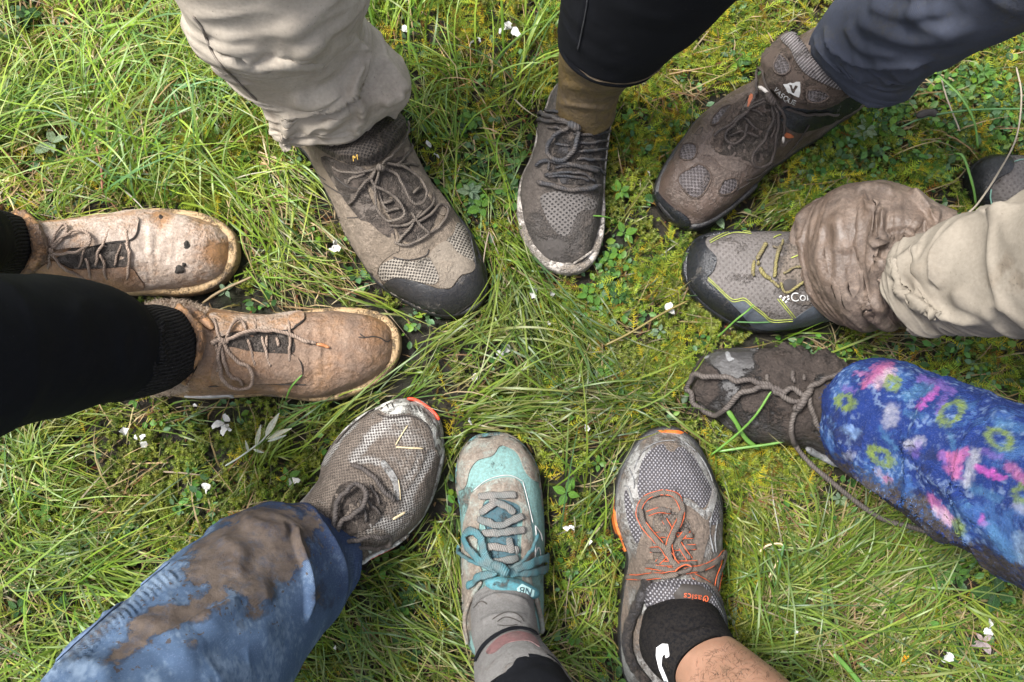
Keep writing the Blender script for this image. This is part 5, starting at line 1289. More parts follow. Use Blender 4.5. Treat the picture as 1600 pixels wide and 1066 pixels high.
# --- navy trousers, top right
cN = crop(1000, 0, 2.667)
pE = person("person in thick navy trousers standing at the top right", (*unproj([(1330, 90)], .1)[0][:2], 0))
TN = Tube("trouser_leg", pE, cN, [(706, 178, 940, 380, .125), (715, 145, 1000, 392, .135), (735, 105, 1075, 392, .15), (785, 35, 1160, 340, .175), (855, -35, 1245, 258, .21), (1000, -130, 1420, 182, .265), (1200, -250, 1640, 95, .33), (1600, -520, 2150, -150, .45), (1900, -700, 2500, -350, .52)], M_navy, ratio=[.4, .75, .9, .9, .9], nu=180, nv=150, hem=.006, seed=22, hemwave=.012,
    noise=((10, .005), (30, .0015)), wr=((14, .008), (28, .004)), fold_k=1.0, folds=[([(765, 110), (830, 205), (940, 262), (1090, 262), (1230, 250)], .010, 22, 'step-'), ([(720, 150), (790, 240), (880, 310), (960, 340)], .007, 18, 'step-'), ([(900, 60), (1020, 130), (1180, 160), (1400, 110)], .008, 40), ([(1150, 10), (1180, 100), (1300, 140)], .005, 30), ([(950, 20), (1080, 60), (1300, 40)], .006, 34), ([(860, 90), (930, 200), (1100, 230)], .005, 24), ([(1000, 340), (1100, 330), (1180, 290)], .005, 20)])

# --- beige trousers with muddy turn-up, right
cR = crop(1040, 230, 2.857)
pF = person("person in beige trousers with a mud-soaked bunched cuff at the right", (*unproj([(1450, 420)], .1)[0][:2], 0))
TF = Tube("trouser_cuff", pF, cR, [(745, 262, 790, 735, .045), (770, 235, 822, 765, .062), (845, 178, 880, 795, .088), (945, 160, 975, 797, .105), (1060, 172, 1050, 780, .12), (1180, 232, 1130, 775, .13), (1300, 288, 1230, 780, .14)], M_khakiwet, ratio=[.75, .82, .8, .75], nu=220, nv=220, hem=.005, seed=31, hemwave=.016, plump=2.15, fold_k=1.0,
    noise=((11, .006), (30, .0018)), wr=((16, .009), (34, .005)), label="mud-soaked bunched trouser cuff",
    folds=[([(880, 200), (905, 260), (922, 330), (922, 420), (936, 480), (965, 560), (1010, 640), (1060, 700)], .013, 30, 'step'), ([(975, 270), (968, 320), (958, 370), (945, 420), (940, 450)], .014, 16, 'ridge'), ([(905, 285), (925, 255), (945, 262), (930, 290)], .008, 10, 'ridge'), ([(945, 425), (1000, 400), (1050, 392), (1110, 398)], .009, 22, 'ridge'),
        ([(1085, 195), (1120, 235), (1165, 290), (1215, 335)], .010, 26, 'step-'), ([(840, 190), (940, 178), (1030, 200)], .005, 16, 'ridge'), ([(690, 420), (740, 560), (830, 690), (950, 770)], .006, 60, 'ridge'), ([(960, 500), (1000, 580), (1080, 650)], .007, 22, 'ridge'), ([(820, 640), (900, 700), (1000, 720)], .006, 34, 'ridge'), ([(740, 300), (790, 380), (800, 480)], .005, 50, 'ridge'), ([(1000, 300), (1060, 330), (1150, 340)], .005, 40, 'ridge')])
TF2 = Tube("trouser_leg", pF, cR, [(985, 520, 1165, 812, .155), (1000, 495, 1200, 806, .16), (1060, 440, 1290, 797, .175), (1160, 392, 1420, 808, .195), (1290, 338, 1530, 822, .22), (1430, 285, 1640, 832, .25), (1710, 180, 1900, 860, .31), (2300, -140, 2500, 960, .43), (2800, -300, 3000, 1100, .52)], M_khaki2, ratio=[1.0, .95, .9], nu=190, nv=170, hem=.004, seed=37, hemwave=.02,
    noise=((8, .005), (26, .0015)), wr=((12, .006), (24, .004)), folds=[([(1015, 600), (1060, 560), (1200, 520), (1330, 340)], .004, 40), ([(1230, 640), (1200, 520), (1280, 400), (1450, 300), (1600, 260)], .008, 34, 'step'), ([(1020, 600), (1100, 680), (1250, 740), (1450, 780)], .007, 24), ([(1060, 640), (1180, 740), (1210, 750)], .006, 14), ([(1300, 620), (1340, 700), (1500, 760)], .004, 40), ([(985, 520), (1060, 500), (1150, 430)], .004, 20)],
    mudpoly=[([(1485, 520), (1510, 495), (1520, 530), (1500, 560)], .8), ([(1545, 570), (1565, 568), (1570, 582), (1550, 585)], .8), ([(1455, 575), (1468, 572), (1468, 582)], .7)])

# --- printed blue fleece, right
def spots(pp, P):
    """the fleece print: mushrooms, rings and strokes on a mottled blue, brushed by the nap"""
    q = np.stack([(pp[:, 0] - 1060) * 2.665, (pp[:, 1] - 520) * 2.665], 1)
    j = np.stack([fbm(P, 330, 3, 1) - .5, fbm(P, 330, 3, 2) - .5], 1) * 40
    q = q + j
    n = fbm(P, 30, 4, 3)
    n2 = fbm(P, 260, 3, 6)
    c = np.array([0.010, 0.034, 0.185])[None] * (0.65 + .7 * fbm(P, 90, 3, 7))[:, None]
    lt = sstep(.50, .66, n * .7 + n2 * .3)[:, None] * .55
    c = c * (1 - lt) + np.array([0.055, 0.17, 0.42]) * lt
    br = sstep(.56, .62, n2)[:, None] * sstep(.45, .6, fbm(P, 45, 3, 9))[:, None] * .38
    c = c * (1 - br) + np.array([0.30, 0.42, 0.62]) * br
    def lay(d, w, col, a=.9):
        nonlocal c
        k = (sstep(w * 1.15, w * .35, d) * a * (0.25 + 1.05 * n2))[:, None]
        c = c * (1 - np.clip(k, 0, 1)) + np.array(col) * np.clip(k, 0, 1)
    def line(pts, w, col, a=.9):
        d, _, _ = polydist(q, np.array(pts, float))
        lay(d, w * .92, col, a)
    def ring(x, y, rx, ry, ang, col):
        ca, sa = math.cos(ang), math.sin(ang)
        u, v = (q[:, 0] - x) * ca + (q[:, 1] - y) * sa, -(q[:, 0] - x) * sa + (q[:, 1] - y) * ca
        d = np.abs(np.hypot(u / rx, v / ry) - 0.85) * min(rx, ry)
        lay(d, 15, col, 1.0)
    pink, white, green, purple, cyan = (.50, .12, .30), (.42, .42, .48), (.19, .27, .045), (.19, .10, .40), (.08, .25, .42)
    line([(820, 150), (880, 135)], 26, pink); line([(775, 215), (850, 150)], 24, pink); line([(830, 210), (885, 165)], 32, (.55, .35, .38), .8); line([(740, 170), (790, 172)], 14, pink, .6)
    line([(1010, 195), (1080, 215), (1140, 240)], 24, purple); line([(1000, 310), (1080, 235)], 18, (.45, .08, .4)); line([(960, 260), (1040, 230)], 38, cyan, .55); line([(1080, 330), (1110, 270)], 20, purple, .8)
    line([(890, 320), (880, 370)], 42, white, .75); line([(840, 400), (900, 480)], 20, cyan, .4); line([(960, 470), (1005, 450)], 30, white, .85); line([(985, 500), (1000, 460)], 24, purple, .5); line([(700, 400), (740, 420)], 30, (.2, .34, .6), .7); line([(700, 510), (720, 515)], 24, white, .5)
    line([(1100, 510), (1150, 520), (1160, 600)], 26, pink); line([(1130, 560), (1190, 500)], 30, pink, .8); line([(1200, 620), (1235, 500)], 30, white); line([(1240, 560), (1345, 605)], 18, (.55, .07, .42)); line([(1090, 505), (1110, 530)], 18, purple); line([(1270, 490), (1340, 520)], 22, purple, .6)
    line([(1050, 690), (1130, 780)], 26, pink); line([(1080, 740), (1130, 790)], 30, (.6, .42, .5), .8); line([(1160, 790), (1180, 830)], 30, green); line([(1265, 770), (1270, 800)], 16, (.5, .07, .4), .8); line([(830, 580), (880, 620)], 22, (.4, .3, .34), .6); line([(860, 605), (880, 610)], 16, pink, .6)
    line([(1230, 650), (1330, 690)], 30, cyan, .5); line([(1290, 800), (1400, 940)], 36, cyan, .45); line([(1410, 720), (1440, 740)], 30, white, .7); line([(1380, 560), (1440, 610)], 30, pink, .7); line([(1420, 850), (1440, 950)], 40, (.3, .45, .6), .6); line([(690, 230), (735, 240)], 16, purple, .7)
    line([(1150, 480), (1130, 420)], 20, cyan, .4); line([(1340, 380), (1430, 400)], 30, cyan, .45); line([(950, 330), (1010, 350)], 20, cyan, .35); line([(1210, 730), (1180, 690)], 14, cyan, .5); line([(1500, 500), (1540, 640)], 30, pink, .6); line([(1560, 760), (1600, 800)], 40, white, .6)
    for x, y, rx, ry, a in ((695, 290, 40, 30, .3), (890, 213, 30, 27, 0), (1137, 332, 62, 40, -.75), (1337, 442, 62, 40, .55), (842, 515, 56, 30, .6), (1432, 672, 34, 40, .9), (1560, 420, 50, 36, .4)):
        ring(x, y, rx, ry, a, green)
    g_ = c.mean(1, keepdims=True)
    return (g_ + (c - g_) * .9) * .78
def fleece_paint(P, pp):
    return spots(pp, P)
pH = person("person in bright blue printed fleece trousers at the right", (*unproj([(1400, 660)], .1)[0][:2], 0))
TH = Tube("trouser_leg", pH, cH2, [(735, 165, 690, 560, .085), (770, 132, 735, 600, .095), (850, 110, 810, 648, .115), (980, 138, 925, 735, .14), (1120, 190, 1060, 825, .165), (1280, 245, 1230, 912, .2), (1450, 300, 1430, 1030, .24), (1900, 420, 1900, 1330, .34), (2400, 560, 2500, 1650, .45), (2800, 680, 2950, 1850, .52)], M_fleece, ratio=[.95, .9, .9], nu=300, nv=280, hem=.008, seed=41, hemwave=.008,
    noise=((9, .004), (30, .002), (220, .0012)), wr=((12, .006),), paint=fleece_paint, folds=[([(1250, 260), (1330, 330), (1440, 390)], .004, 40), ([(840, 340), (1000, 520), (1180, 700), (1400, 930)], .004, 60, 'step'), ([(1000, 560), (1130, 640), (1280, 800)], .003, 40), ([(660, 380), (700, 470), (800, 560)], .004, 30), ([(700, 540), (850, 640), (1050, 760), (1250, 900)], .008, 24, 'step-')],
    mudpoly=[([(640, 500), (720, 560), (800, 600), (930, 660), (1060, 730), (1180, 840), (1300, 900), (1440, 1000), (1440, 1100), (1200, 960), (900, 790), (700, 640), (600, 520)], .62), ([(1000, 530), (1060, 560), (1130, 620), (1110, 660), (1020, 600)], .28), ([(610, 330), (650, 330), (660, 480), (620, 480)], .3), ([(700, 430), (760, 440), (790, 480), (730, 480)], .28)])
def nap(tube, name, n, length, mat, seed):
    """the raised fibre of a fleece, coloured like the cloth it stands on"""
    g = np.random.default_rng(seed)
    F = np.asarray(tube.F)
    ctr = tube.P[F].mean(1)
    px = proj(ctr)
    ok = np.where((px[:, 0] > -60) & (px[:, 0] < 1680) & (px[:, 1] > -60) & (px[:, 1] < 1130))[0]
    e1, e2 = tube.P[F[:, 1]] - tube.P[F[:, 0]], tube.P[F[:, 3]] - tube.P[F[:, 0]]
    area = np.linalg.norm(np.cross(e1, e2), axis=1)[ok]
    k = g.choice(ok, n, p=area / area.sum())
    a, b = g.random((n, 1)), g.random((n, 1))
    P = tube.P[F[k, 0]] + e1[k] * a + e2[k] * b
    N = np.cross(e1[k], e2[k])
    N /= np.linalg.norm(N, axis=1)[:, None] + 1e-12
    D = g.normal(0, 1, P.shape)
    D -= (D * N).sum(1)[:, None] * N
    D /= np.linalg.norm(D, axis=1)[:, None]
    L = length * g.uniform(.4, 1.3, (n, 1))
    S = np.cross(D, N) * 0.00035
    T = P + N * L * .6 + D * L
    V = np.stack([P - S, P + S, T], 1).reshape(-1, 3)
    c = np.repeat(tube.cols[F[k, 0]] * g.uniform(.6, 1.25, (n, 1)), 3, 0)
    o = link_mesh(name, V, np.arange(n * 3).reshape(-1, 3), mat, tube.root, cols=c, smooth=False)
    o["kind"] = "stuff"
def napmat():
    t = NT("fleece nap")
    t.set(t.b.inputs["Base Color"], t.attr("Col", "Color"))
    t.b.inputs["Roughness"].default_value = 0.95
    t.b.inputs["Specular IOR Level"].default_value = 0.1
    return t.m
nap(TH, "nap", 42000, .0034, napmat(), 5)

# --- bare leg, bottom
pI = person("person with a bare shin and a black ankle sock, wearing the running shoe", (*unproj([(1080, 1010)], .1)[0][:2], 0))
SKI = Tube("sock", pI, cI, [(225, 790, 500, 800, .075), (205, 850, 520, 835, .095), (200, 930, 545, 865, .115), (250, 1010, 572, 905, .135), (340, 1070, 600, 940, .155)], M_blacksock, ratio=.9, hem=0, seed=51, noise=((30, .0015), (90, .0005)), folds=[([(300, 860), (380, 880), (480, 850)], .0018, 12), ([(350, 1000), (420, 930), (520, 880)], .0018, 8)])
SKI.patch("sock_mark", cI([(265, 932), (288, 916), (310, 918), (316, 965), (302, 972), (298, 955), (288, 965), (284, 1000), (312, 1066), (300, 1072), (276, 1015), (264, 965)]), plain("white knit mark", (0.75, 0.75, 0.75), .8), t=.0006, step=2.5, smooth=False)
SHIN = Tube("shin", pI, cI, [(352, 1085, 562, 905, .145), (365, 1105, 600, 925, .155), (430, 1185, 690, 995, .185), (520, 1300, 850, 1130, .23), (750, 1600, 1200, 1420, .32), (1300, 2300, 1900, 2000, .48)], M_skin, ratio=.95, hem=0, seed=54, noise=((10, .002),), cap=True)

fibres(SHIN, "hair", [cI([(400, 1000), (450, 950), (560, 910), (700, 980), (800, 1070), (400, 1070)])], 260, .007, plain("leg hair", (.05, .028, .016), .6), seed=9, width=.00016, rise=.35)

# --- grey sock, black leggings, bottom centre
pJ = person("person in black leggings and a grey marl sock, wearing the teal shoe", (*unproj([(795, 970)], .1)[0][:2], 0))
SKJ = Tube("sock", pJ, cJ, [(200, 745, 440, 715, .08), (192, 790, 448, 765, .09), (198, 880, 462, 845, .115), (212, 950, 485, 920, .14), (208, 1010, 525, 985, .16), (215, 1090, 590, 1075, .19), (230, 1160, 640, 1150, .21)], M_greysock, ratio=.95, nu=150, hem=0, seed=61, noise=((25, .002), (80, .0008)),
    folds=[([(205, 770), (300, 720), (430, 745)], .0025, 10), ([(230, 830), (300, 800), (420, 800)], .002, 10)])
SKJ.cords("dark_band", [(cJ([(216, 985), (228, 955), (255, 915), (310, 875), (370, 855), (430, 862), (458, 880)]), .0004, .0034)], M_legging, flat=.3)
SKJ.patch("pink_band", cJ([(255, 945), (300, 892), (370, 864), (440, 878), (470, 925), (420, 900), (340, 910), (285, 950)]), M_pinkband, t=.0007, step=3.5)
SKJ.cords("mud_print", [(cJ(p), .0002, .0007) for p in ([(280, 815), (310, 795), (350, 785), (390, 800), (405, 825)], [(300, 825), (330, 805), (370, 815), (395, 830)], [(205, 770), (235, 740), (260, 755)], [(300, 838), (340, 842), (380, 836)])], M_seam, flat=.3)
Tube("legging", pJ, cJ, [(250, 1110, 585, 1085, .2), (255, 1140, 600, 1110, .21), (300, 1400, 760, 1380, .3), (400, 1900, 1000, 1900, .42), (500, 2500, 1250, 2500, .52)], M_legging, ratio=1.0, hem=.004, seed=66)

# --- jeans, bottom left
cW = crop(60, 600, 2.288)
def jeans_paint(P, pp):
    q = np.stack([(pp[:, 0] - 60) * 2.288, (pp[:, 1] - 600) * 2.288], 1)
    j = (fbm(P, 60, 4, 1) - .5) * 120
    ax = (q @ np.array([-.64, .77])) + j                    # along the leg, away from the hem
    wash = sstep(-420, 150, ax)
    n = fbm(P, 35, 4, 3)
    n2 = fbm(P * np.array([1, 1, 1]), 420, 2, 5)
    d0, d1, d2 = np.array([.014, .023, .060]), np.array([.064, .105, .172]), np.array([.205, .27, .35])
    c = d0 + (d1 - d0) * np.clip(wash * (.55 + .9 * n), 0, 1)[:, None]
    f = sstep(.5, .75, n * .6 + n2 * .4) * wash * .7
    c = c + (d2 - c) * f[:, None]
    d, side, par = polydist(q, np.array([(455, 665), (330, 765), (200, 880), (60, 1010), (-60, 1120)], float))
    pk = sstep(46, 4, d) * (0.5 + .5 * np.sin(par * 120 + n * 6)) * .75
    c = c + (d2 * 1.1 - c) * pk[:, None]                      # worn puckers beside the seam
    return c
pK = person("person in faded blue jeans with a large mud patch at the bottom left", (*unproj([(400, 900)], .1)[0][:2], 0))
puck = []
base_s = resample(np.array([(470, 650), (330, 765), (200, 880), (60, 1010), (-60, 1120)], float), 24)
for k in range(1, len(base_s) - 1):
    x, y = base_s[k]
    puck.append(([(x + 2, y + 4), (x + 24, y + 22), (x + 40, y + 44)], .0022, 7))
TK = Tube("trouser_leg", pK, cW, [(940, 470, 1048, 770, .075), (905, 460, 1050, 810, .085), (830, 444, 1015, 880, .105), (735, 452, 960, 940, .13), (625, 530, 930, 1000, .16), (450, 655, 880, 1110, .2), (250, 850, 780, 1290, .255), (40, 1060, 620, 1490, .32), (-300, 1400, 300, 1850, .43), (-550, 1700, 100, 2150, .52)], M_jeans, ratio=[.98, .92, .9], nu=260, nv=230, hem=.006, seed=71, hemwave=.008,
    noise=((9, .004), (30, .0014)), wr=((13, .006), (26, .003)), paint=jeans_paint, folds=[([(915, 500), (925, 580), (960, 700), (960, 860)], .007, 24, 'step-'), ([(560, 900), (700, 780), (850, 740)], .004, 50), ([(400, 930), (600, 830), (720, 760)], .005, 30, 'step'), ([(720, 480), (820, 520), (900, 520)], .004, 30), ([(460, 1000), (640, 900), (880, 900)], .004, 50), ([(640, 560), (720, 600), (700, 690)], .003, 30)] + puck,
    mudpoly=[([(560, 590), (640, 530), (735, 455), (830, 445), (915, 462), (975, 480), (1000, 515), (960, 590), (930, 640), (880, 690), (840, 700), (830, 760), (800, 782), (762, 770), (742, 738), (690, 735), (620, 790), (560, 830), (480, 885), (400, 918), (300, 965), (280, 955), (340, 870), (420, 820), (520, 780), (600, 735), (620, 695), (560, 705), (530, 670), (540, 620)], 1.0),
        ([(735, 800), (790, 800), (820, 825), (780, 845), (740, 830)], .62), ([(980, 740), (1030, 735), (1020, 775), (980, 780)], .5), ([(690, 780), (720, 785), (700, 800)], .5), ([(190, 1010), (240, 1000), (230, 1025)], .5), ([(510, 890), (530, 900), (550, 930)], .5), ([(100, 960), (230, 850), (300, 790), (310, 800), (230, 880), (110, 985)], .42), ([(660, 780), (690, 770), (700, 790), (670, 795)], .4)])
M_thread = plain("pale denim seam", (0.08, 0.12, 0.2), .8)
TK.cords("seam", [(cW([(470, 640), (330, 755), (200, 868), (60, 998), (-40, 1090)]), .0006, .0016)], M_thread, flat=.6)

# ================================================================== the ground and what grows on it
W_IN = np.array([unproj([p], 0)[0][:2] for p in ((0, 0), (1600, 0), (1600, 1066), (0, 1066))])
X0, X1, Y0, Y1 = -0.84, 0.84, -0.60, 0.68                         # the densely grown patch
CELL = 0.004
NXM, NYM = int((X1 - X0) / CELL), int((Y1 - Y0) / CELL)
gxs, gys = np.meshgrid(X0 + (np.arange(NXM) + .5) * CELL, Y0 + (np.arange(NYM) + .5) * CELL)
MASK = np.zeros((NYM, NXM), bool)
for poly in FOOT:
    MASK |= inside(np.stack([gxs.ravel(), gys.ravel()], 1), poly).reshape(NYM, NXM)
def erode(m, k):
    r = m.copy()
    for _ in range(k):
        r = r & np.roll(r, 1, 0) & np.roll(r, -1, 0) & np.roll(r, 1, 1) & np.roll(r, -1, 1)
    return r
def dilate(m, k):
    return ~erode(~m, k)
IN2, NEAR = erode(MASK, 3), dilate(MASK, 4)
def look(m, xy):
    i = np.clip(((xy[:, 0] - X0) / CELL).astype(int), 0, NXM - 1)
    j = np.clip(((xy[:, 1] - Y0) / CELL).astype(int), 0, NYM - 1)
    return m[j, i]
soft = MASK.astype(float)
for _ in range(14):
    soft = (soft + np.roll(soft, 2, 0) + np.roll(soft, -2, 0) + np.roll(soft, 2, 1) + np.roll(soft, -2, 1)) / 5
PLANTS = [  # pixel x, y, leaf length mm, leaves, kind, label
    (738, 185, 17, 5, 'g', "bright green leafy plant between the beige trousers and the black leggings"),
    (735, 300, 16, 8, 'b', "greyish green leafy plant between the brown hiking shoe and the knit shoe"),
    (748, 262, 14, 6, 'd', "dark rosette above the grey-green plant left of the knit shoe"),
    (752, 325, 17, 5, 'g', "pale green leaves just left of the knit shoe's toe"),
    (985, 190, 15, 6, 'g', "mint green plant beside the soaked brown sock"),
    (968, 300, 14, 6, 'g', "green plant right of the knit shoe's instep"),
    (975, 365, 15, 4, 'g', "two-leaved green plant right of the knit shoe's toe"),
    (950, 405, 13, 5, 'g', "small green plant touching the tip of the knit shoe"),
    (918, 460, 15, 5, 'g', "green plant below the knit shoe in the open middle"),
    (965, 465, 17, 6, 'd', "dark green plant between the knit shoe and the trail shoe"),
    (1030, 520, 12, 5, 'b', "grey-green plant left of the trail shoe's black toe"),
    (945, 580, 14, 6, 'g', "light green plant in the open middle, above the orange toe"),
    (1350, 205, 20, 7, 'b', "glossy long-leaved plant under the hem of the navy trousers"),
    (1375, 195, 15, 5, 'd', "dark leaves behind the glossy plant by the navy trousers"),
    (1555, 155, 20, 7, 'd', "big-leaved dark plant below the golden moss at the right edge"),
    (1535, 115, 15, 6, 'g', "upper green plant in the golden moss at the right edge"),
    (1460, 265, 17, 6, 'g', "green plant left of the black shoe toe at the right edge"),
    (1410, 180, 11, 5, 'g', "small round-leaved plant right of the navy trousers"),
    (1470, 325, 14, 4, 'b', "strap-leaved plant touching the muddy cuff's top edge"),
    (1120, 335, 17, 5, 'b', "blue-green plant squeezed between the hiking boot toe and the trail shoe"),
    (1470, 585, 11, 7, 'g', "small-leaved plant above the blue fleece trousers"),
    (1500, 615, 12, 6, 'd', "dark small-leaved plant near the fleece trousers' upper edge"),
    (1320, 545, 12, 5, 'g', "pale leaf plant above the caked shoe, beneath the muddy cuff"),
    (1550, 925, 26, 5, 'd', "broad-leaved dark plant at the lower right under the fleece leg"),
    (1495, 895, 18, 5, 'g', "round-leaved green plant left of the broad-leaved one at lower right"),
    (1530, 1000, 15, 5, 'p', "faded greyish purple plant near the bottom right corner"),
    (1380, 855, 13, 4, 'g', "light green leaf pair under the trailing lace"),
    (1310, 780, 12, 6, 'b', "dusty grey-green plant above the trailing lace"),
    (1010, 785, 11, 4, 'g', "hidden green plant in the grass near the fleece cuff"),
    (885, 770, 17, 5, 'g', "green plant with white petals between the teal and orange shoes"),
    (640, 935, 15, 7, 'd', "dark green plant between the jeans and the teal shoe"),
    (645, 1020, 13, 6, 'd', "dark plant at the bottom left of the teal shoe"),
    (100, 945, 18, 5, 'd', "dark rosette left of the jeans at the bottom"),
    (70, 805, 17, 5, 'g', "round green leaves at the left edge, below the black leggings"),
    (30, 950, 17, 4, 'd', "dark pointed leaves at the lower left edge"),
    (85, 225, 24, 4, 'b', "pale bitten leaves in the grass at the upper left"),
    (45, 25, 18, 6, 'd', "dark lobed plant in the top left corner"),
    (450, 745, 14, 5, 'g', "green plant with a white petal left of the muddy runner"),
    (355, 455, 13, 5, 'b', "pale grey-green leaves between the two tan boots"),
    (385, 245, 14, 5, 'g', "green leaves left of the beige trouser hem"),
    (1145, 965, 12, 4, 'b', "grey-green leaf tuft right of the running shoe"),
    (210, 625, 12, 4, 'g', "green leaves just under the black leggings"),
    (935, 725, 12, 4, 'g', "small green plant beside the orange toe edge"),
    (790, 575, 15, 3, 'g', "flat green leaf with white petals in the open middle"),
    (1165, 90, 11, 5, 'g', "small plant in golden moss between the leggings and the boot"),
]

FLOWERS = [  # pixel x, y, length mm, petals, label
    (631, 45, 15, 2, "white flower in the grass right of the beige trousers at the top"), (742, 62, 14, 2, "white petals left of the top centre leggings"), (798, 45, 16, 4, "white four-petalled flower beside the black leggings at the top"),
    (676, 244, 9, 1, "tiny white petal right of the brown hiking shoe's laces"), (665, 216, 11, 1, "pinkish faded petal right of the hiking shoe's tongue"), (517, 392, 13, 3, "white petals left of the brown hiking shoe's toe"),
    (832, 455, 16, 2, "white flower just below the knit shoe's toe"), (862, 505, 10, 1, "lone white petal in the grass below the knit shoe flower"), (1038, 482, 12, 2, "white flower left of the trail shoe's black toe"),
    (786, 556, 17, 2, "long white petals in the open middle of the ring"), (745, 590, 9, 2, "small white petals left of the long pair in the middle"), (918, 670, 12, 2, "white flower above the gap between teal and orange toes"),
    (352, 660, 18, 4, "large white flower below the lower tan boot"), (292, 635, 9, 1, "small white petal under the lower tan boot's heel"), (192, 664, 12, 2, "white petal under the black leggings"), (212, 690, 12, 3, "white flower right of the petal under the leggings"),
    (332, 765, 13, 2, "greyish white petal above the jeans"), (454, 748, 11, 2, "white petal left of the muddy runner's heel"), (892, 826, 13, 2, "white petals between teal shoe and orange shoe"), (925, 845, 11, 1, "white leaf-like petal left of the orange midsole"),
    (78, 812, 8, 1, "thin white petal at the left edge"), (1484, 1018, 14, 2, "bright white petals near the bottom right corner"), (1537, 985, 16, 2, "dull white flower above the bottom right petals"), (733, 648, 9, 1, "white speck of petal above the teal shoe toe"),
    (1250, 995, 10, 1, "small pale petal right of the bare leg"), (860, 458, 9, 1, "small white petal beside the flower under the knit shoe"), (1012, 268, 8, 1, "tiny petal left of the hiking boot"), (525, 1010, 8, 1, "small white petal by the edge of the jeans"),
]

OPEN = np.zeros((NYM, NXM), bool)                                 # little gaps where leaves and petals lie open to the sky
for q_ in PLANTS:
    c_ = unproj([q_[:2]], .012)[0]
    OPEN |= np.hypot(gxs - c_[0], gys - c_[1]) < q_[2] / 1000 * 1.0
for q_ in FLOWERS:
    c_ = unproj([q_[:2]], .022)[0]
    OPEN |= np.hypot(gxs - c_[0], gys - c_[1]) < q_[2] / 1000 * .75
def gz(xy):
    P = np.column_stack([xy, np.zeros(len(xy))])
    h = (fbm(P, 9, 3, 21) - .5) * .030 + (fbm(P, 45, 3, 22) - .5) * .012 - .004
    k = look(soft, xy)
    inside_patch = (xy[:, 0] > X0) & (xy[:, 0] < X1) & (xy[:, 1] > Y0) & (xy[:, 1] < Y1)
    k = np.where(inside_patch, k, 0)
    return h * (1 - k) - .006 * k

def ground_mat():
    t = NT("dark peaty soil")
    co = t.coord("Object")
    c = t.mix(t.ramp(t.noise(co, 30, 6, .65), .35, .65), (0.022, 0.016, 0.011), (0.055, 0.040, 0.022))
    c = t.mix(t.ramp(t.noise(co, 14, 5, .6), .45, .62, 0, .8), c, (0.045, 0.055, 0.014))
    c = t.mix(t.ramp(t.noise(co, 300, 4, .7), .58, .75, 0, .7), c, (0.12, 0.09, 0.045))
    t.set(t.b.inputs["Base Color"], c)
    t.b.inputs["Roughness"].default_value = 0.85
    t.set(t.b.inputs["Normal"], t.bump(t.noise(co, 230, 9, .8), 1.0, .05))
    return t.m
ax = np.r_[-80, -30, -12, -5, -2.5, -1.5, np.linspace(-1.05, 1.05, 260), 1.5, 2.5, 5, 12, 30, 80]
ay = np.r_[-80, -30, -12, -5, -2.5, -1.3, np.linspace(-.8, .82, 200), 1.3, 2.5, 5, 12, 30, 80]
gx, gy = np.meshgrid(ax, ay)
gxy = np.stack([gx.ravel(), gy.ravel()], 1)
gv = np.column_stack([gxy, gz(gxy)])
gr = link_mesh("ground", gv, grid_faces(len(ay), len(ax), False), ground_mat())
gr["kind"] = "structure"
gr["label"] = "dark peaty soil under the grass and moss"

def px_of(xy):
    p = proj(np.column_stack([xy, np.zeros(len(xy))]))
    return np.stack([np.clip(p[:, 0], -200, 1800), np.clip(p[:, 1], -160, 1230)], 1)
def field(px, blobs, base=0.0):
    r = np.full(len(px), base)
    for x, y, rad, a in blobs:
        r += a * np.exp(-((px[:, 0] - x) ** 2 + (px[:, 1] - y) ** 2) / (2 * rad * rad))
    return r
def scatter(n, blobs, base, seed, keep=None, nz=.6, nscale=18):
    """points over the patch, thinned by a hand-made density map and broken up by noise"""
    g = np.random.default_rng(seed)
    out, tot = [], 0
    while tot < n:
        xy = np.stack([g.uniform(X0, X1, n), g.uniform(Y0, Y1, n)], 1)
        d = field(px_of(xy), blobs, base)
        d = d * (1 - nz + nz * 2 * sstep(.35, .65, fbm(np.column_stack([xy, xy[:, 0] * 0]), nscale, 3, seed)))
        ok = (g.random(n) < np.clip(d, 0, 1)) & ~look(MASK, xy)
        out.append(xy[ok])
        tot += ok.sum()
    return np.vstack(out)[:n]

def leafmat(name, trans=.35, rough=.45, spec=.4):
    t = NT(name)
    c = t.attr("Col", "Color")
    co = t.coord("Object")
    c = t.mix(t.ramp(t.noise(co, 350, 3), .3, .7, 0, .35), c, t.mix(.6, c, (0.03, 0.05, 0.01)))
    t.set(t.b.inputs["Base Color"], c)
    t.b.inputs["Roughness"].default_value = rough
    t.b.inputs["Specular IOR Level"].default_value = spec
    tr = t.n("BsdfTranslucent")
    t.set(tr.inputs[0], t.mix(.4, c, (0.2, 0.3, 0.02), blend='MULTIPLY') if False else c)
    mx = t.n("MixShader")
    mx.inputs[0].default_value = trans
    t.t.links.new(t.b.outputs[0], mx.inputs[1])
    t.t.links.new(tr.outputs[0], mx.inputs[2])
    t.t.links.new(mx.outputs[0], t.out.inputs[0])
    return t.m

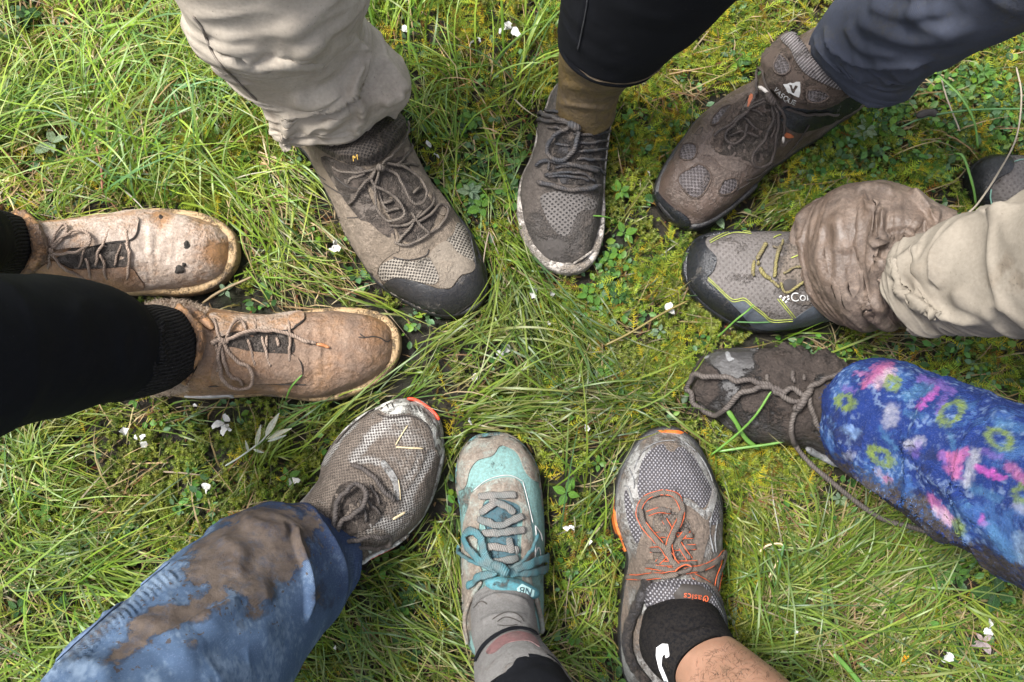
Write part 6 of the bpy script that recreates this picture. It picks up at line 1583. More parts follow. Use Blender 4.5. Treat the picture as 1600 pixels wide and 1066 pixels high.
PAL = {k: np.array(v) for k, v in dict(fresh=(.112, .198, .017), bright=(.202, .286, .032), yellow=(.250, .270, .036), deep=(.030, .078, .009), blue=(.065, .145, .045), straw=(.36, .285, .15), tan=(.20, .135, .06), red=(.12, .038, .016), grey=(.24, .245, .18)).items()}
PAL.update({k: np.array(v) for k, v in dict(mgold=(.42, .34, .026), mlime=(.27, .335, .035), mrust=(.17, .09, .016), mgreen=(.085, .155, .018), mpale=(.48, .53, .16), mdull=(.085, .085, .022)).items()})
def blades(xy, az, L, Wd, el, droop, lay, curl, col, S=6, seed=0, tipcol=None):
    g = np.random.default_rng(seed)
    n = len(xy)
    z0 = gz(xy)
    p = np.column_stack([xy, z0])
    roll = g.normal(0, .5, n)
    pts, lat = [], []
    e, a = el.copy(), az.copy()
    ds = L / S
    for k in range(S + 1):
        d = np.stack([np.cos(a) * np.cos(e), np.sin(a) * np.cos(e), np.sin(e)], 1)
        s = np.stack([-np.sin(a), np.cos(a), np.zeros(n)], 1)
        u = np.cross(d, s)
        lat.append(s * np.cos(roll)[:, None] + u * np.sin(roll)[:, None])
        pts.append(p.copy())
        p = p + d * ds[:, None]
        zf = gz(p[:, :2]) + lay
        low = p[:, 2] < zf
        p[:, 2] = np.where(low, zf, p[:, 2])
        e = e - droop / S * (1 + .5 * k / S)
        e = np.where(low & (e < 0), g.normal(0.05, .12, n), e)
        a = a + curl / S
    Pt, Lt = np.array(pts), np.array(lat)                         # (S+1, n, 3)
    bad = np.zeros(n, bool)
    for k in range(1, S + 1):
        q = Pt[k]
        inn = (q[:, 0] > X0) & (q[:, 0] < X1) & (q[:, 1] > Y0) & (q[:, 1] < Y1)
        bad |= inn & look(IN2, q[:, :2]) & (g.random(n) < .90)
        bad |= inn & look(OPEN, q[:, :2]) & (g.random(n) < .55)
    keep = ~bad
    Pt, Lt, Wd, col = Pt[:, keep], Lt[:, keep], Wd[keep], col[keep]
    n = keep.sum()
    t = np.linspace(0, 1, S + 1)
    w = (0.75 + .5 * np.minimum(t * 4, 1)) * (1 - t ** 2.2) + .06
    A = Pt - Lt * (w[:, None] * Wd[None] * .5)[..., None]
    B = Pt + Lt * (w[:, None] * Wd[None] * .5)[..., None]
    V = np.stack([A, B], 2).transpose(1, 0, 2, 3).reshape(-1, 3)  # n, S+1, 2
    base = np.arange(n)[:, None] * (2 * (S + 1))
    k = np.arange(S)[None] * 2
    F = np.stack([base + k, base + k + 1, base + k + 3, base + k + 2], 2).reshape(-1, 4)
    C = np.repeat(col[:, None], S + 1, 1)
    if tipcol is not None:
        tp = (t[None, :, None] ** 3) * (g.random((n, 1, 1)) < .35) * .8
        C = C * (1 - tp) + tipcol * tp
    C = np.repeat(C, 2, 1).reshape(-1, 3)
    return V, F, C

def choose(g, n, names, p):
    k = g.choice(len(names), n, p=np.array(p) / sum(p))
    c = np.array([PAL[m] for m in names])[k]
    return c * g.uniform(.7, 1.3, (n, 1)) * (1 + g.normal(0, .06, (n, 3)))

# how the blades lie: (pixel x, y, direction in the picture in degrees, spread, brightness class)
COMB = [(80, 80, -20, 70), (250, 150, 20, 80), (120, 250, -60, 60), (420, 280, 30, 60), (680, 40, -100, 50), (640, 200, 80, 40), (800, 60, -70, 50), (740, 260, 70, 50), (430, 420, 25, 35), (600, 640, -28, 30), (680, 520, -25, 30), (840, 470, 62, 26), (920, 560, 55, 35), (760, 600, -15, 30), (850, 660, -8, 22),
        (920, 640, 0, 25), (1000, 490, -20, 50), (300, 690, -40, 40), (100, 850, -10, 60), (250, 800, -50, 60), (400, 700, -35, 40), (620, 920, 30, 50), (680, 760, 60, 40), (900, 800, -30, 60), (940, 980, 20, 70), (1200, 820, 40, 60), (1300, 900, -40, 35), (1400, 950, -45, 40), (1250, 1000, -15, 40), (1500, 1000, 60, 60),
        (1550, 560, 20, 60), (1250, 330, -30, 30), (1300, 250, -15, 25), (1450, 220, 5, 40), (1100, 30, -30, 60), (1120, 520, -60, 60), (1000, 150, 20, 70), (1180, 760, 50, 50), (100, 1000, 20, 50), (880, 900, 80, 60)]
def grass(name, n, blobs, base, seed, L, Wd, el, droop, lay, names, p, clump=.02, per=14, S=6, label="", mat=None):
    g = np.random.default_rng(seed)
    m = n // per
    ctr = scatter(m, blobs, base, seed + 100, nz=.95, nscale=13)
    pc = px_of(ctr)
    D = np.array([[(x - a) ** 2 + (y - b) ** 2 for a, b, _, _ in COMB] for x, y in pc])
    idx = D.argmin(1)
    dirs = np.array([-q[2] for q in COMB])[idx]
    spr = np.array([q[3] for q in COMB])[idx]
    ca = np.radians(dirs + g.normal(0, 1, m) * spr * .55 + np.where(g.random(m) < .12, 180, 0))
    k = np.repeat(np.arange(m), per)
    n = len(k)
    xy = ctr[k] + g.normal(0, clump, (n, 2)) * g.uniform(.3, 1.2, (m, 1))[k]
    ok = ~look(MASK, xy) & (xy[:, 0] > X0) & (xy[:, 0] < X1) & (xy[:, 1] > Y0) & (xy[:, 1] < Y1)
    xy, k = xy[ok], k[ok]
    n = len(k)
    az = ca[k] + g.normal(0, 1, n) * np.radians(spr[k] * .5 + 6)
    tall = g.uniform(.75, 1.25, m)[k]
    cc = choose(g, m, names, p)[k] * .6 + choose(g, n, names, p) * .4
    painted_light = field(px_of(xy), [(150, 100, 330, .62), (650, 120, 150, .5), (100, 900, 200, .15), (850, 560, 230, -.28), (1250, 400, 250, -.2)], .95)[:, None]  # light falloff painted into blade colour: brighter top left, dimmer middle and right
    cc = cc * painted_light * np.array([1.0, .97, 1.0])
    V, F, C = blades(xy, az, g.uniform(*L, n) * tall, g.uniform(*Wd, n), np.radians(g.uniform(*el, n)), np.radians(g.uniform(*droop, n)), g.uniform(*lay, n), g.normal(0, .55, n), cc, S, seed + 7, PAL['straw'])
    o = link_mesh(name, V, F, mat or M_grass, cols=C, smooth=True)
    o["kind"] = "stuff"
    o["label"] = label
    return o
M_grass = leafmat("grass blade", .38, .42, .45)
M_moss = leafmat("moss", .42, .75, .2)
M_leafsoft = leafmat("small leaf", .3, .5, .35)
M_dry = leafmat("dry blade", .25, .7, .2)

GB = [(1100, 130, 170, -.6), (1420, 220, 190, -.6), (330, 790, 95, -.55), (180, 720, 70, -.35), (1010, 560, 70, -.3), (1170, 690, 60, -.5), (1170, 880, 50, -.4), (960, 460, 50, -.25), (280, 250, 60, -.35), (1540, 590, 90, -.5), (1040, 440, 50, -.4), (150, 120, 190, .6), (430, 330, 120, .5), (680, 130, 130, .6), (620, 250, 60, .6), (680, 560, 110, .6), (850, 480, 70, .6), (850, 660, 90, .6), (430, 690, 130, .5), (100, 880, 140, .5), (650, 900, 100, .55), (1350, 920, 190, .5), (1150, 960, 100, .45), (1000, 660, 70, .5), (1300, 330, 80, .2), (1200, 560, 60, .4), (920, 830, 60, .2), (700, 720, 40, .5)]
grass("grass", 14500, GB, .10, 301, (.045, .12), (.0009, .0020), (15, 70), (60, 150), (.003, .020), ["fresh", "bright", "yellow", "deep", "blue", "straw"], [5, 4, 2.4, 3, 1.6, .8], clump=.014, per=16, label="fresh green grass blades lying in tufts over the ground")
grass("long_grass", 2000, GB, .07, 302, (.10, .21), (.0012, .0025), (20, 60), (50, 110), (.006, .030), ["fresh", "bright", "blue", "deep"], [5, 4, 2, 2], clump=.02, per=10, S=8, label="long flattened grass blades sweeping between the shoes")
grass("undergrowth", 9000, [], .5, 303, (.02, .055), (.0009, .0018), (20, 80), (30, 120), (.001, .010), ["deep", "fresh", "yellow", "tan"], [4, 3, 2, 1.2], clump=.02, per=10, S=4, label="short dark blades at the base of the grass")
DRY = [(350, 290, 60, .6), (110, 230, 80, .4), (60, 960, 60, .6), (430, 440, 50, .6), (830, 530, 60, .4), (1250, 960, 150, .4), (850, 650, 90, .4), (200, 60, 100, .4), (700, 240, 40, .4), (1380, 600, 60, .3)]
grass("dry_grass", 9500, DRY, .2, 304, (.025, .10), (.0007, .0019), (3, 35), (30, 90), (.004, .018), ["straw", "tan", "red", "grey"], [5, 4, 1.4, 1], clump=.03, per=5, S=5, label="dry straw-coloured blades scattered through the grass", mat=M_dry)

gl = np.random.default_rng(77)
lxy = scatter(11000, [], .6, 311, nz=.5)
n_ = len(lxy)
V_, F_, C_ = blades(lxy, gl.uniform(0, 6.28, n_), gl.uniform(.004, .018, n_), gl.uniform(.0008, .0034, n_), np.radians(gl.uniform(-5, 30, n_)), np.radians(gl.uniform(0, 60, n_)), gl.uniform(.001, .006, n_), gl.normal(0, .4, n_), choose(gl, n_, ["tan", "red", "straw", "deep", "mdull"], [4, 2, 2, 2, 3]), 2, 78)
lo_ = link_mesh("leaf_litter", V_, F_, M_dry, cols=C_)
lo_["kind"] = "stuff"
lo_["label"] = "bits of dead leaf and stem on the soil"
go = np.random.default_rng(88)
oxy = np.stack([go.uniform(-2.4, 2.4, 30000), go.uniform(-2.0, 2.2, 30000)], 1)
oxy = oxy[~((oxy[:, 0] > X0 + .03) & (oxy[:, 0] < X1 - .03) & (oxy[:, 1] > Y0 + .03) & (oxy[:, 1] < Y1 - .03))]
n_ = len(oxy)
V_, F_, C_ = blades(oxy, go.uniform(0, 6.28, n_), go.uniform(.06, .18, n_), go.uniform(.003, .006, n_), np.radians(go.uniform(20, 70, n_)), np.radians(go.uniform(50, 140, n_)), go.uniform(.003, .02, n_), go.normal(0, .5, n_), choose(go, n_, ["fresh", "bright", "deep", "yellow"], [4, 3, 3, 2]), 5, 89)
og = link_mesh("meadow_grass", V_, F_, M_grass, cols=C_)
og["kind"] = "stuff"
og["label"] = "meadow grass around the ring of feet"

def fern_moss(name, n, blobs, base, seed, names, label, L=(.010, .034), pairs=8):
    """feathery sprigs: a stem with pairs of short leaflets"""
    g = np.random.default_rng(seed)
    per = 9
    ctr = scatter(n // per, blobs, base, seed, nz=.95, nscale=26)
    xy = np.repeat(ctr, per, 0) + g.normal(0, .011, (len(ctr) * per, 2))
    xy = xy[~look(MASK, xy)]
    n = len(xy)
    az = g.uniform(0, 6.283, n)
    el = np.radians(g.uniform(-5, 50, n))
    l = g.uniform(*L, n)
    p = np.column_stack([xy, gz(xy) + g.uniform(.001, .018, n)])
    d = np.stack([np.cos(az) * np.cos(el), np.sin(az) * np.cos(el), np.sin(el)], 1)
    s = np.stack([-np.sin(az), np.cos(az), np.zeros(n)], 1)
    up = np.cross(d, s)
    r = g.normal(0, .5, n)[:, None]
    s, up = s * np.cos(r) + up * np.sin(r), up * np.cos(r) - s * np.sin(r)
    tris = []
    w = .0005
    bend = g.uniform(.1, .5, n)
    def at(t):
        return p + d * (l * t)[:, None] - np.array([0, 0, 1.0]) * (l * bend * t * t)[:, None]
    tris.append((at(0) - s * w, at(0) + s * w, at(1.0)))
    for k in range(pairs):
        t = .12 + .84 * k / pairs
        q = at(t)
        ll = l * .30 * (1 - .75 * t) * g.uniform(.35, 1.35, n)
        for sg in (-1, 1):
            dirn = s * sg * .82 + d * g.uniform(.3, .9, n)[:, None] + up * g.normal(.15, .25, n)[:, None]
            tip = q + dirn * ll[:, None]
            tris.append((q - d * (l * .028)[:, None], q + d * (l * .028)[:, None], tip))
    V = np.stack([np.stack(t, 1) for t in tris], 1).reshape(-1, 3)
    F = np.arange(len(V)).reshape(-1, 3)
    c = choose(g, len(ctr), names[0], names[1])
    c = np.repeat(c, per, 0)[:n] if False else choose(g, n, names[0], names[1])
    C = np.repeat(c, len(tris) * 3, 0)
    o = link_mesh(name, V, F, M_moss, cols=C, smooth=False)
    o["kind"] = "stuff"
    o["label"] = label
FM = [(1000, 180, 70, .8), (1080, 90, 80, .8), (1130, 40, 60, .6), (1200, 330, 60, .3), (1500, 110, 70, 1.0), (1420, 200, 70, .6), (1040, 260, 50, .6), (700, 40, 80, .4), (250, 210, 90, .5), (330, 260, 60, .5), (820, 90, 50, .5), (730, 310, 50, .5), (960, 470, 90, .35), (1160, 720, 50, .6), (1160, 870, 60, .6), (1500, 560, 70, .5), (1020, 600, 60, .4), (1130, 130, 60, .6), (560, 60, 60, .2), (60, 40, 50, .3), (1250, 300, 60, .5), (1560, 220, 60, .5), (1000, 400, 60, .4), (900, 950, 60, .3)]
fern_moss("feather_moss", 18000, FM, .06, 401, (["mgold", "mlime", "mrust", "mgreen", "yellow"], [2.4, 5, 1, 4, 2]), "golden feathery moss sprigs between the grass tufts")
def star_moss(name, n, blobs, base, seed, names, label):
    """cushions of little upright shoots, each a whorl of short leaves"""
    g = np.random.default_rng(seed)
    per = 22
    ctr = scatter(n // per, blobs, base, seed, nz=.95, nscale=34)
    xy = np.repeat(ctr, per, 0) + g.normal(0, .0075, (len(ctr) * per, 2))
    ok = ~look(MASK, xy)
    xy = xy[ok]
    n = len(xy)
    P = np.column_stack([xy, gz(xy) + g.uniform(.001, .015, n)])
    ax_ = np.stack([g.normal(0, .5, n), g.normal(0, .5, n), np.ones(n)], 1)
    ax_ /= np.linalg.norm(ax_, axis=1)[:, None]
    e1 = np.cross(ax_, [0.3, .9, .1])
    e1 /= np.linalg.norm(e1, axis=1)[:, None]
    e2 = np.cross(ax_, e1)
    R = g.uniform(.0024, .0064, n)
    tris = []
    cfac = []
    for ringi, (up, out, m) in enumerate(((.25, 1.0, 6), (.75, .75, 5), (1.2, .35, 4))):
        for k in range(m):
            a = k * 2 * math.pi / m + ringi * .5 + g.normal(0, .2, n)
            dr = e1 * np.cos(a)[:, None] + e2 * np.sin(a)[:, None]
            sd = -e1 * np.sin(a)[:, None] + e2 * np.cos(a)[:, None]
            b = P + ax_ * (R * up * .55)[:, None]
            tip = b + (dr * out + ax_ * (.35 + .45 * up)) * R[:, None]
            tris.append((b - sd * (R * .22)[:, None], b + sd * (R * .22)[:, None], tip))
            cfac.append(ringi)
    V = np.stack([np.stack(t, 1) for t in tris], 1).reshape(-1, 3)
    F = np.arange(len(V)).reshape(-1, 3)
    c = choose(g, n, names[0], names[1])
    pale = PAL['mpale'] * g.uniform(.5, 1.0, (n, 1))
    C = np.stack([np.repeat((c + (pale - c) * (.0, .35, .85)[r])[:, None], 3, 1) for r in cfac], 1).reshape(-1, 3)
    o = link_mesh(name, V, F, M_moss, cols=C, smooth=False)
    o["kind"] = "stuff"
    o["label"] = label
SM = [(330, 780, 90, .9), (170, 720, 80, .8), (400, 740, 60, .8), (860, 570, 60, .7), (230, 880, 80, .6), (1000, 580, 80, .6), (1170, 650, 50, .5), (1180, 720, 70, .8), (1130, 950, 80, .6), (270, 280, 60, .5), (60, 700, 60, .5), (1040, 440, 80, .6), (1250, 350, 60, .5), (900, 900, 60, .4), (1550, 900, 60, .4), (1300, 700, 60, .5), (1470, 330, 80, .5), (80, 120, 60, .3), (600, 700, 60, .2), (1380, 1020, 80, .4)]
star_moss("cushion_moss", 32000, SM, .14, 402, (["mlime", "mgreen", "mdull", "yellow"], [4, 4, 2, 2]), "pale tipped cushion moss on the soil")

def small_leaves(name, n, blobs, base, seed, label):
    """creeping plants with round leaves too small to pick apart"""
    g = np.random.default_rng(seed)
    per = 8
    ctr = scatter(n // per, blobs, base, seed, nz=.6, nscale=22)
    xy = np.repeat(ctr, per, 0) + g.normal(0, .009, (len(ctr) * per, 2))
    xy = xy[~look(MASK, xy)]
    n = len(xy)
    P = np.column_stack([xy, gz(xy) + g.uniform(.003, .018, n)])
    az = g.uniform(0, 6.28, n)
    el = np.radians(g.normal(8, 22, n))
    R = g.uniform(.0024, .0068, n)
    d = np.stack([np.cos(az) * np.cos(el), np.sin(az) * np.cos(el), np.sin(el)], 1)
    s = np.stack([-np.sin(az), np.cos(az), g.normal(0, .25, n)], 1)
    up = np.cross(d, s)
    f = lambda u, v, h: P + d * (R * u)[:, None] * 2 + s * (R * v)[:, None] + up * (R * h)[:, None]
    pts = [f(0, 0, 0), f(.35, -.62, .12), f(.75, -.48, .1), f(1, 0, -.1), f(.75, .48, .1), f(.35, .62, .12), f(.5, 0, -.08)]
    V = np.stack(pts, 1).reshape(-1, 3)
    b = np.arange(n)[:, None] * 7
    F = np.vstack([b + np.array([i, j, 6]) for i, j in ((0, 1), (1, 2), (2, 3), (3, 4), (4, 5), (5, 0))])
    C = np.repeat(choose(g, n, ["leafg", "leafd", "leafb", "fresh"], [4, 3, 2, 1]), 7, 0)
    o = link_mesh(name, V, F, M_leafsoft, cols=C)
    o["kind"] = "stuff"
    o["label"] = label
PAL.update({k: np.array(v) for k, v in dict(leafg=(.075, .18, .03), leafd=(.03, .085, .02), leafb=(.08, .16, .07)).items()})
SL = [(1340, 240, 60, 1.0), (1300, 290, 50, .9), (1450, 180, 50, .6), (1520, 170, 60, .9), (1250, 270, 50, .5), (1400, 280, 50, .7), (740, 300, 60, .5), (1450, 600, 60, .6), (1250, 570, 50, .5), (1000, 220, 40, .4), (1530, 620, 50, .5), (80, 80, 60, .2), (930, 470, 60, .3), (1500, 900, 70, .4), (1560, 300, 40, .5)]
small_leaves("creeping_leaves", 9500, SL, .06, 403, "small round leaves of creeping plants near the right-hand shoes")

# ------------------------------------------------------------------ leafy plants one can point to
def leaf_mesh(name, asp, mat, col):
    """an oval leaf folded along its midrib, with a toothed edge"""
    n = 7
    t = np.linspace(0, 1, n)
    w = asp * np.sin(np.pi * t ** .85) ** .8 * .5
    w[0] = w[-1] = .012
    w[2::2] *= .95
    z = -.18 * t * t + .05 * t
    V = []
    for k in range(n):
        V += [(t[k], -w[k], z[k] + w[k] * .35), (t[k], -w[k] * .5, z[k] + w[k] * .30), (t[k], 0, z[k]), (t[k], w[k] * .5, z[k] + w[k] * .30), (t[k], w[k], z[k] + w[k] * .35)]
    F = grid_faces(n, 5, False)
    me_o = link_mesh(name, np.array(V), F, mat)
    me = me_o.data
    bpy.data.objects.remove(me_o)
    return me
def leaf_mat(name, col, vein, rough=.4):
    t = NT(name)
    co = t.coord("Object")
    sx = t.n("SeparateXYZ")
    t.set(sx.inputs[0], co)
    oi = t.n("ObjectInfo").outputs["Random"]
    y = t.math('ABSOLUTE', sx.outputs[1])
    v1 = t.ramp(y, .0, .035, 1, 0)
    ph = t.math('SINE', t.math('MULTIPLY', t.math('SUBTRACT', sx.outputs[0], t.math('MULTIPLY', y, .9)), 44.0))
    v2 = t.ramp(ph, .8, 1.0, 0, .55)
    c = t.mix(t.ramp(t.noise(co, 6, 4), .3, .7), col, tuple(x * .6 for x in col))
    c = t.mix(t.math('MULTIPLY', oi, .5), c, (col[0] * 1.7, col[1] * 1.3, col[2] * .9))
    c = t.mix(t.math('MAXIMUM', v1, v2), c, vein)
    t.set(t.b.inputs["Base Color"], c)
    t.b.inputs["Roughness"].default_value = rough
    t.set(t.b.inputs["Normal"], t.bump(t.math('ADD', t.math('MULTIPLY', v2, -1), t.noise(co, 14, 3)), .5, .04))
    tr = t.n("BsdfTranslucent")
    t.set(tr.inputs[0], c)
    mx = t.n("MixShader")
    mx.inputs[0].default_value = .25
    t.t.links.new(t.b.outputs[0], mx.inputs[1])
    t.t.links.new(tr.outputs[0], mx.inputs[2])
    t.t.links.new(mx.outputs[0], t.out.inputs[0])
    return t.m
ML1 = leaf_mat("green leaf", (.075, .19, .027), (.12, .24, .06))
ML2 = leaf_mat("dark leaf", (.028, .08, .02), (.05, .12, .04))
ML3 = leaf_mat("grey green leaf", (.14, .22, .13), (.22, .3, .2), .6)
ML4 = leaf_mat("silver leaf", (.42, .47, .40), (.5, .54, .47), .75)
ML5 = leaf_mat("greyish purple leaf", (.36, .31, .32), (.2, .16, .17), .7)
LM = {'g': leaf_mesh("leaf", .62, ML1, 0), 'd': leaf_mesh("leaf", .6, ML2, 0), 'b': leaf_mesh("leaf", .55, ML3, 0), 's': leaf_mesh("leaf", .24, ML4, 0), 'p': leaf_mesh("leaf", .6, ML5, 0)}
def stem_mesh():
    o = link_mesh("stem", *(lambda s: (s[0], s[1]))(sweep(np.array([(0, 0, 0), (0, 0, .5), (0, 0, 1.0)]), np.array([(1.0, 0, 0)] * 3), .05, .05, 5)[:2]) if False else sweep(np.array([(0, 0, 0), (0.02, 0, .5), (0, 0, 1.0)]), np.array([(1.0, 0, 0)] * 3), .06, .06, 6)[:2], ML1)
    me = o.data
    bpy.data.objects.remove(o)
    return me
STEM = stem_mesh()
def gz1(x, y):
    return float(gz(np.array([[x, y]]))[0])
def plant(px, py, mm, nl, kind, label, name="leafy_plant", cat="plant", group="leafy plants in the grass", flat=.35):
    x, y = unproj([(px, py)], .012)[0][:2]
    z = gz1(x, y) + .006
    r = thing(name, label, cat, (x, y, z), group)
    st = bpy.data.objects.new("stem", STEM)
    COL.objects.link(st)
    st.parent = r
    h = random.uniform(.010, .018)
    st.scale = (.012, .012, h)
    a0 = random.uniform(0, 6.28)
    for k in range(nl):
        lf = bpy.data.objects.new("leaf", LM[kind])
        COL.objects.link(lf)
        lf.parent = r
        a = a0 + k * (math.pi * .5 if nl <= 5 else 2.4) + random.uniform(-.25, .25)
        s = mm / 1000 * random.uniform(.7, 1.15) * (1 - .45 * (k / max(nl, 6)))
        lf.location = (.0015 * math.cos(a), .0015 * math.sin(a), h * (.55 + .45 * k / nl) + .002)
        lf.rotation_euler = (random.gauss(0, .2), -random.uniform(.02, flat + .25 * k / nl), a)
        lf.scale = (s, s, s)
for p in PLANTS:
    plant(*p)
c = unproj([(410, 690)], .03)[0]
sp = thing("silver_sprig", "silvery sprig with narrow leaves lying in the grass left of the muddy runner", "sprig", tuple(c), "leafy plants in the grass")
xs = unproj([(352, 728), (372, 716), (392, 702), (412, 686), (424, 668)], .032)
M_silverstalk = plain("silver stalk", (.34, .37, .30), .8)
V_, F_, U_ = sweep(catmull(xs, 20), np.tile([0, 0, 1.0], (20, 1)), .0011, .0009, 6)
link_mesh("stalk", V_, F_, M_silverstalk, sp)
for (x0, y0), (x1, y1), w in (((415, 682), (436, 646), .30), ((416, 686), (455, 669), .24), ((400, 697), (408, 664), .26), ((418, 690), (447, 680), .2), ((388, 706), (384, 688), .3), ((396, 702), (412, 708), .28)):
    P0, P1 = unproj([(x0, y0)], .034)[0], unproj([(x1, y1)], .040)[0]
    dv = P1 - P0
    o = bpy.data.objects.new("leaf", LM['s'])
    COL.objects.link(o)
    o.parent = sp
    o.location = P0 - c
    L_ = np.linalg.norm(dv)
    o.rotation_euler = (random.uniform(-.4, .4), -math.asin(dv[2] / L_) - .1, math.atan2(dv[1], dv[0]))
    o.scale = (L_, L_ * w * 3.4, L_)

# ------------------------------------------------------------------ fallen white petals
def petal_mesh(seed):
    g = np.random.default_rng(seed)
    n, m = 6, 5
    V = []
    for i in range(n):
        t = i / (n - 1)
        w = .34 * math.sin(math.pi * (.06 + .84 * t)) ** .8 * g.uniform(.75, 1.1)
        for j in range(m):
            v = (j / (m - 1) - .5) * 2
            V.append((t + g.normal(0, .025), v * w + g.normal(0, .03), .5 * v * v * w - .3 * t * t + .22 * t + g.normal(0, .07)))
    o = link_mesh("petal", np.array(V), grid_faces(n, m, False), M_petal)
    me = o.data
    bpy.data.objects.remove(o)
    return me
def petal_mat():
    t = NT("white petal")
    co = t.coord("Object")
    c = t.mix(t.ramp(t.noise(co, 5, 4), .35, .75, 0, .6), (.60, .60, .57), (.38, .35, .28))
    t.set(t.b.inputs["Base Color"], c)
    t.b.inputs["Roughness"].default_value = .55
    tr = t.n("BsdfTranslucent")
    tr.inputs[0].default_value = (.7, .7, .66, 1)
    mx = t.n("MixShader")
    mx.inputs[0].default_value = .2
    t.t.links.new(t.b.outputs[0], mx.inputs[1])
    t.t.links.new(tr.outputs[0], mx.inputs[2])
    t.t.links.new(mx.outputs[0], t.out.inputs[0])
    return t.m
M_petal = petal_mat()
PET = [petal_mesh(k) for k in range(4)]
for k, (px, py, mm, npet, label) in enumerate(FLOWERS):
    x, y = unproj([(px, py)], .022)[0][:2]
    r = thing("white_flower", label, "flower", (x, y, gz1(x, y) + .024), "fallen white flowers and petals")
    a0 = random.uniform(0, 6.28)
    for i in range(npet):
        o = bpy.data.objects.new("petal", PET[(k + i) % 4])
        COL.objects.link(o)
        o.parent = r
        a = a0 + i * random.uniform(.7, 1.5)
        s = mm / 1000 * random.uniform(.55, 1.05)
        o.location = (random.uniform(-.004, .004), random.uniform(-.004, .004), .0015 * i)
        o.rotation_euler = (random.gauss(0, .7), random.gauss(-.1, .45), a)
        o.scale = (s, s * random.uniform(.8, 1.5), s)

# one small orange flower, lower right
x, y = unproj([(1418, 1033)], .02)[0][:2]
r = thing("orange_flower", "single small orange flower head in the grass at the lower right", "flower", (x, y, gz1(x, y) + .016))
mo = plain("orange petal", (.75, .28, .01), .55)
pm = PET[0].copy()
pm.materials.clear()
pm.materials.append(mo)
for i in range(7):
    o = bpy.data.objects.new("petal", pm)
    COL.objects.link(o)
    o.parent = r
    o.rotation_euler = (0, -.5, i * .9)
    o.scale = (.0075, .006, .007)

# ------------------------------------------------------------------ stalks one can point to
def stalk(name, label, cat, px, zs, r, mat, flat=.6, group=None):
    C = resample(catmull([(a, b, z) for (a, b), z in zip(px, zs)], 60), 6)
    P = unproj(C[:, :2], C[:, 2])
    V, F, U = sweep(P, np.tile([0, 0, 1.0], (len(P), 1)), r, r * flat, 6)
    c = P[0]
    o = link_mesh(name, V - c, F, mat, uv=U)
    o.location = c
    o["label"] = label
    o["category"] = cat
    if group:
        o["group"] = group
M_stalkp = plain("pale dry stalk", (.27, .225, .17), .7)
M_stalkr = plain("reddish stalk", (.22, .08, .045), .7)
M_bladeg = plain("green blade", (.09, .20, .03), .45, var=.3)
M_bladed = plain("blue green blade", (.055, .135, .038), .45, var=.3)
gp = "single stalks and blades"
stalk("dry_stalk", "long pale stalk curving past the shiny black toe at the right edge", "stalk", [(1588, 105), (1596, 150), (1588, 215), (1560, 270), (1528, 318), (1510, 335)], [.02, .03, .05, .065, .08, .09], .0012, M_stalkp, .8, gp)
stalk("dry_stalk", "pale stalk standing in the dark leaves right of the navy trousers", "stalk", [(1470, 120), (1480, 155), (1500, 205)], [.02, .025, .03], .0011, M_stalkp, .8, gp)
stalk("dry_stalk", "thick tan stalk pointing at the upper boot's toe, between the boots", "stalk", [(316, 474), (345, 455), (395, 432)], [.02, .022, .02], .0017, plain("tan stalk", (.2, .145, .075), .7), .8, gp)
stalk("dry_stalk", "bent pale stalk lying right of the orange and grey running shoe", "stalk", [(1180, 870), (1200, 852), (1225, 855), (1200, 905)], [.02, .03, .03, .025], .0012, M_straw, .6, gp)
stalk("red_stalk", "dark red stalk at the left edge of the upper grass", "stalk", [(-5, 225), (12, 243), (28, 262)], [.02, .022, .02], .0018, M_stalkr, .8, gp)
stalk("red_stalk", "reddish stalk standing in the grass above the upper tan boot", "stalk", [(150, 228), (158, 262), (160, 300)], [.025, .022, .015], .0014, M_stalkr, .8, gp)
stalk("red_stalk", "reddish stalk crossing the grass between trail shoe and ring middle", "stalk", [(945, 540), (985, 520), (1035, 490), (1075, 470)], [.02, .025, .03, .03], .0014, plain("red green stalk", (.13, .10, .022), .6), .8, gp)
stalk("grass_blade", "broad green blade lying against the caked shoe's side", "grass blade", [(1136, 640), (1150, 660), (1165, 685), (1186, 702)], [.055, .05, .035, .025], .0030, M_bladeg, .22, gp)
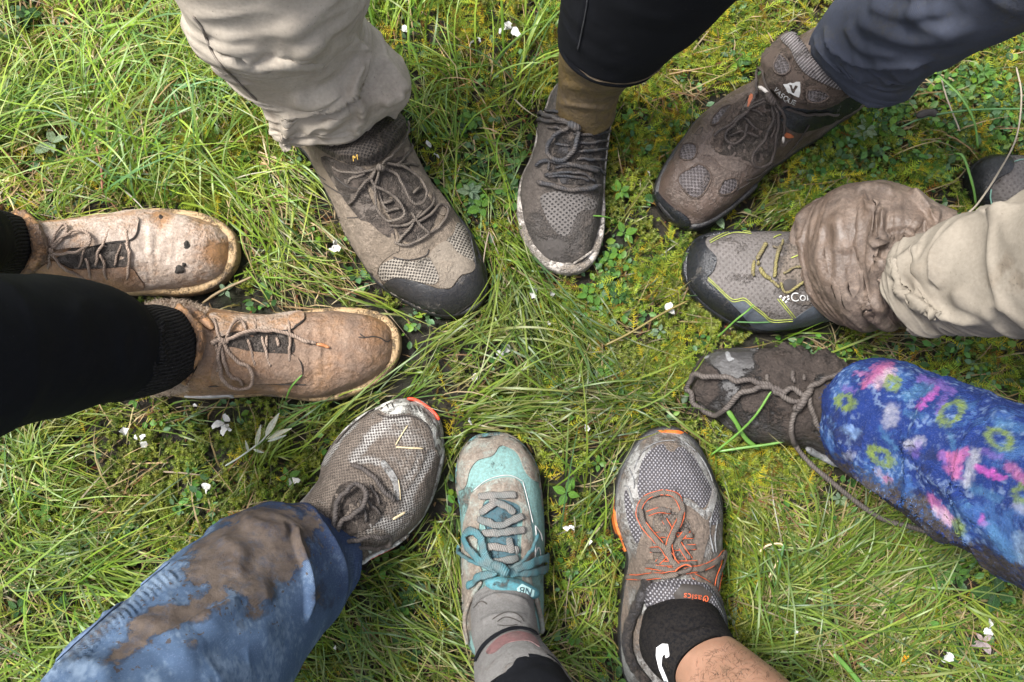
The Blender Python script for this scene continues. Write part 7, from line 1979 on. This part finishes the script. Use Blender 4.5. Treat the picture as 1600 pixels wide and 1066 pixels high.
stalk("grass_blade", "thin green blade slanting over the caked shoe's side", "grass blade", [(1110, 712), (1150, 680), (1180, 650), (1205, 612)], [.02, .045, .07, .085], .0014, M_bladeg, .4, gp)
stalk("grass_blade", "green blade lying below the caked shoe, ending on its edge", "grass blade", [(1120, 706), (1160, 700), (1215, 692), (1255, 680)], [.02, .03, .035, .04], .0016, M_bladeg, .4, gp)
stalk("grass_blade", "green blade crossing the lower edge of the trail shoe", "grass blade", [(1120, 528), (1150, 500), (1168, 486), (1178, 476)], [.02, .05, .06, .07], .0011, M_bladeg, .5, gp)
stalk("grass_blade", "blade lying along the rim of the trail shoe", "grass blade", [(1150, 503), (1190, 504), (1240, 500)], [.045, .045, .045], .001, M_bladed, .5, gp)
stalk("grass_blade", "blade arching over the lower tan boot's side", "grass blade", [(446, 626), (455, 605), (472, 586)], [.03, .06, .07], .0011, M_bladeg, .5, gp)
stalk("grass_blade", "long blade lying right of the navy trousers", "grass blade", [(1405, 200), (1450, 182), (1520, 172), (1600, 170)], [.02, .03, .035, .035], .0014, M_bladed, .5, gp)
stalk("grass_blade", "bright blade arching from the moss beside the black toe at right", "grass blade", [(1466, 118), (1500, 150), (1522, 190), (1528, 232)], [.03, .04, .035, .02], .0016, M_bladeg, .4, gp)
stalk("grass_blade", "blade folded over the top of the black toe at the right edge", "grass blade", [(1490, 240), (1505, 245), (1520, 290), (1525, 320)], [.05, .06, .05, .03], .0018, M_bladeg, .4, gp)
stalk("grass_blade", "bluish blade standing right of the running shoe", "grass blade", [(1205, 955), (1215, 900), (1225, 850)], [.015, .03, .04], .0016, M_bladed, .4, gp)
stalk("grass_blade", "broad pale blade near the bottom edge, right of the bare leg", "grass blade", [(1303, 1022), (1325, 1045), (1350, 1075)], [.03, .025, .02], .0030, M_bladeg, .25, gp)
stalk("grass_blade", "thin blade across the knit shoe's rim at the right", "grass blade", [(958, 342), (940, 338), (918, 337)], [.03, .045, .05], .001, M_bladeg, .5, gp)
stalk("dark_leaf", "withered dark leaf lying between navy trousers and the right edge", "leaf", [(1432, 182), (1450, 176), (1466, 178)], [.03, .032, .03], .005, M_seam, .4, gp)
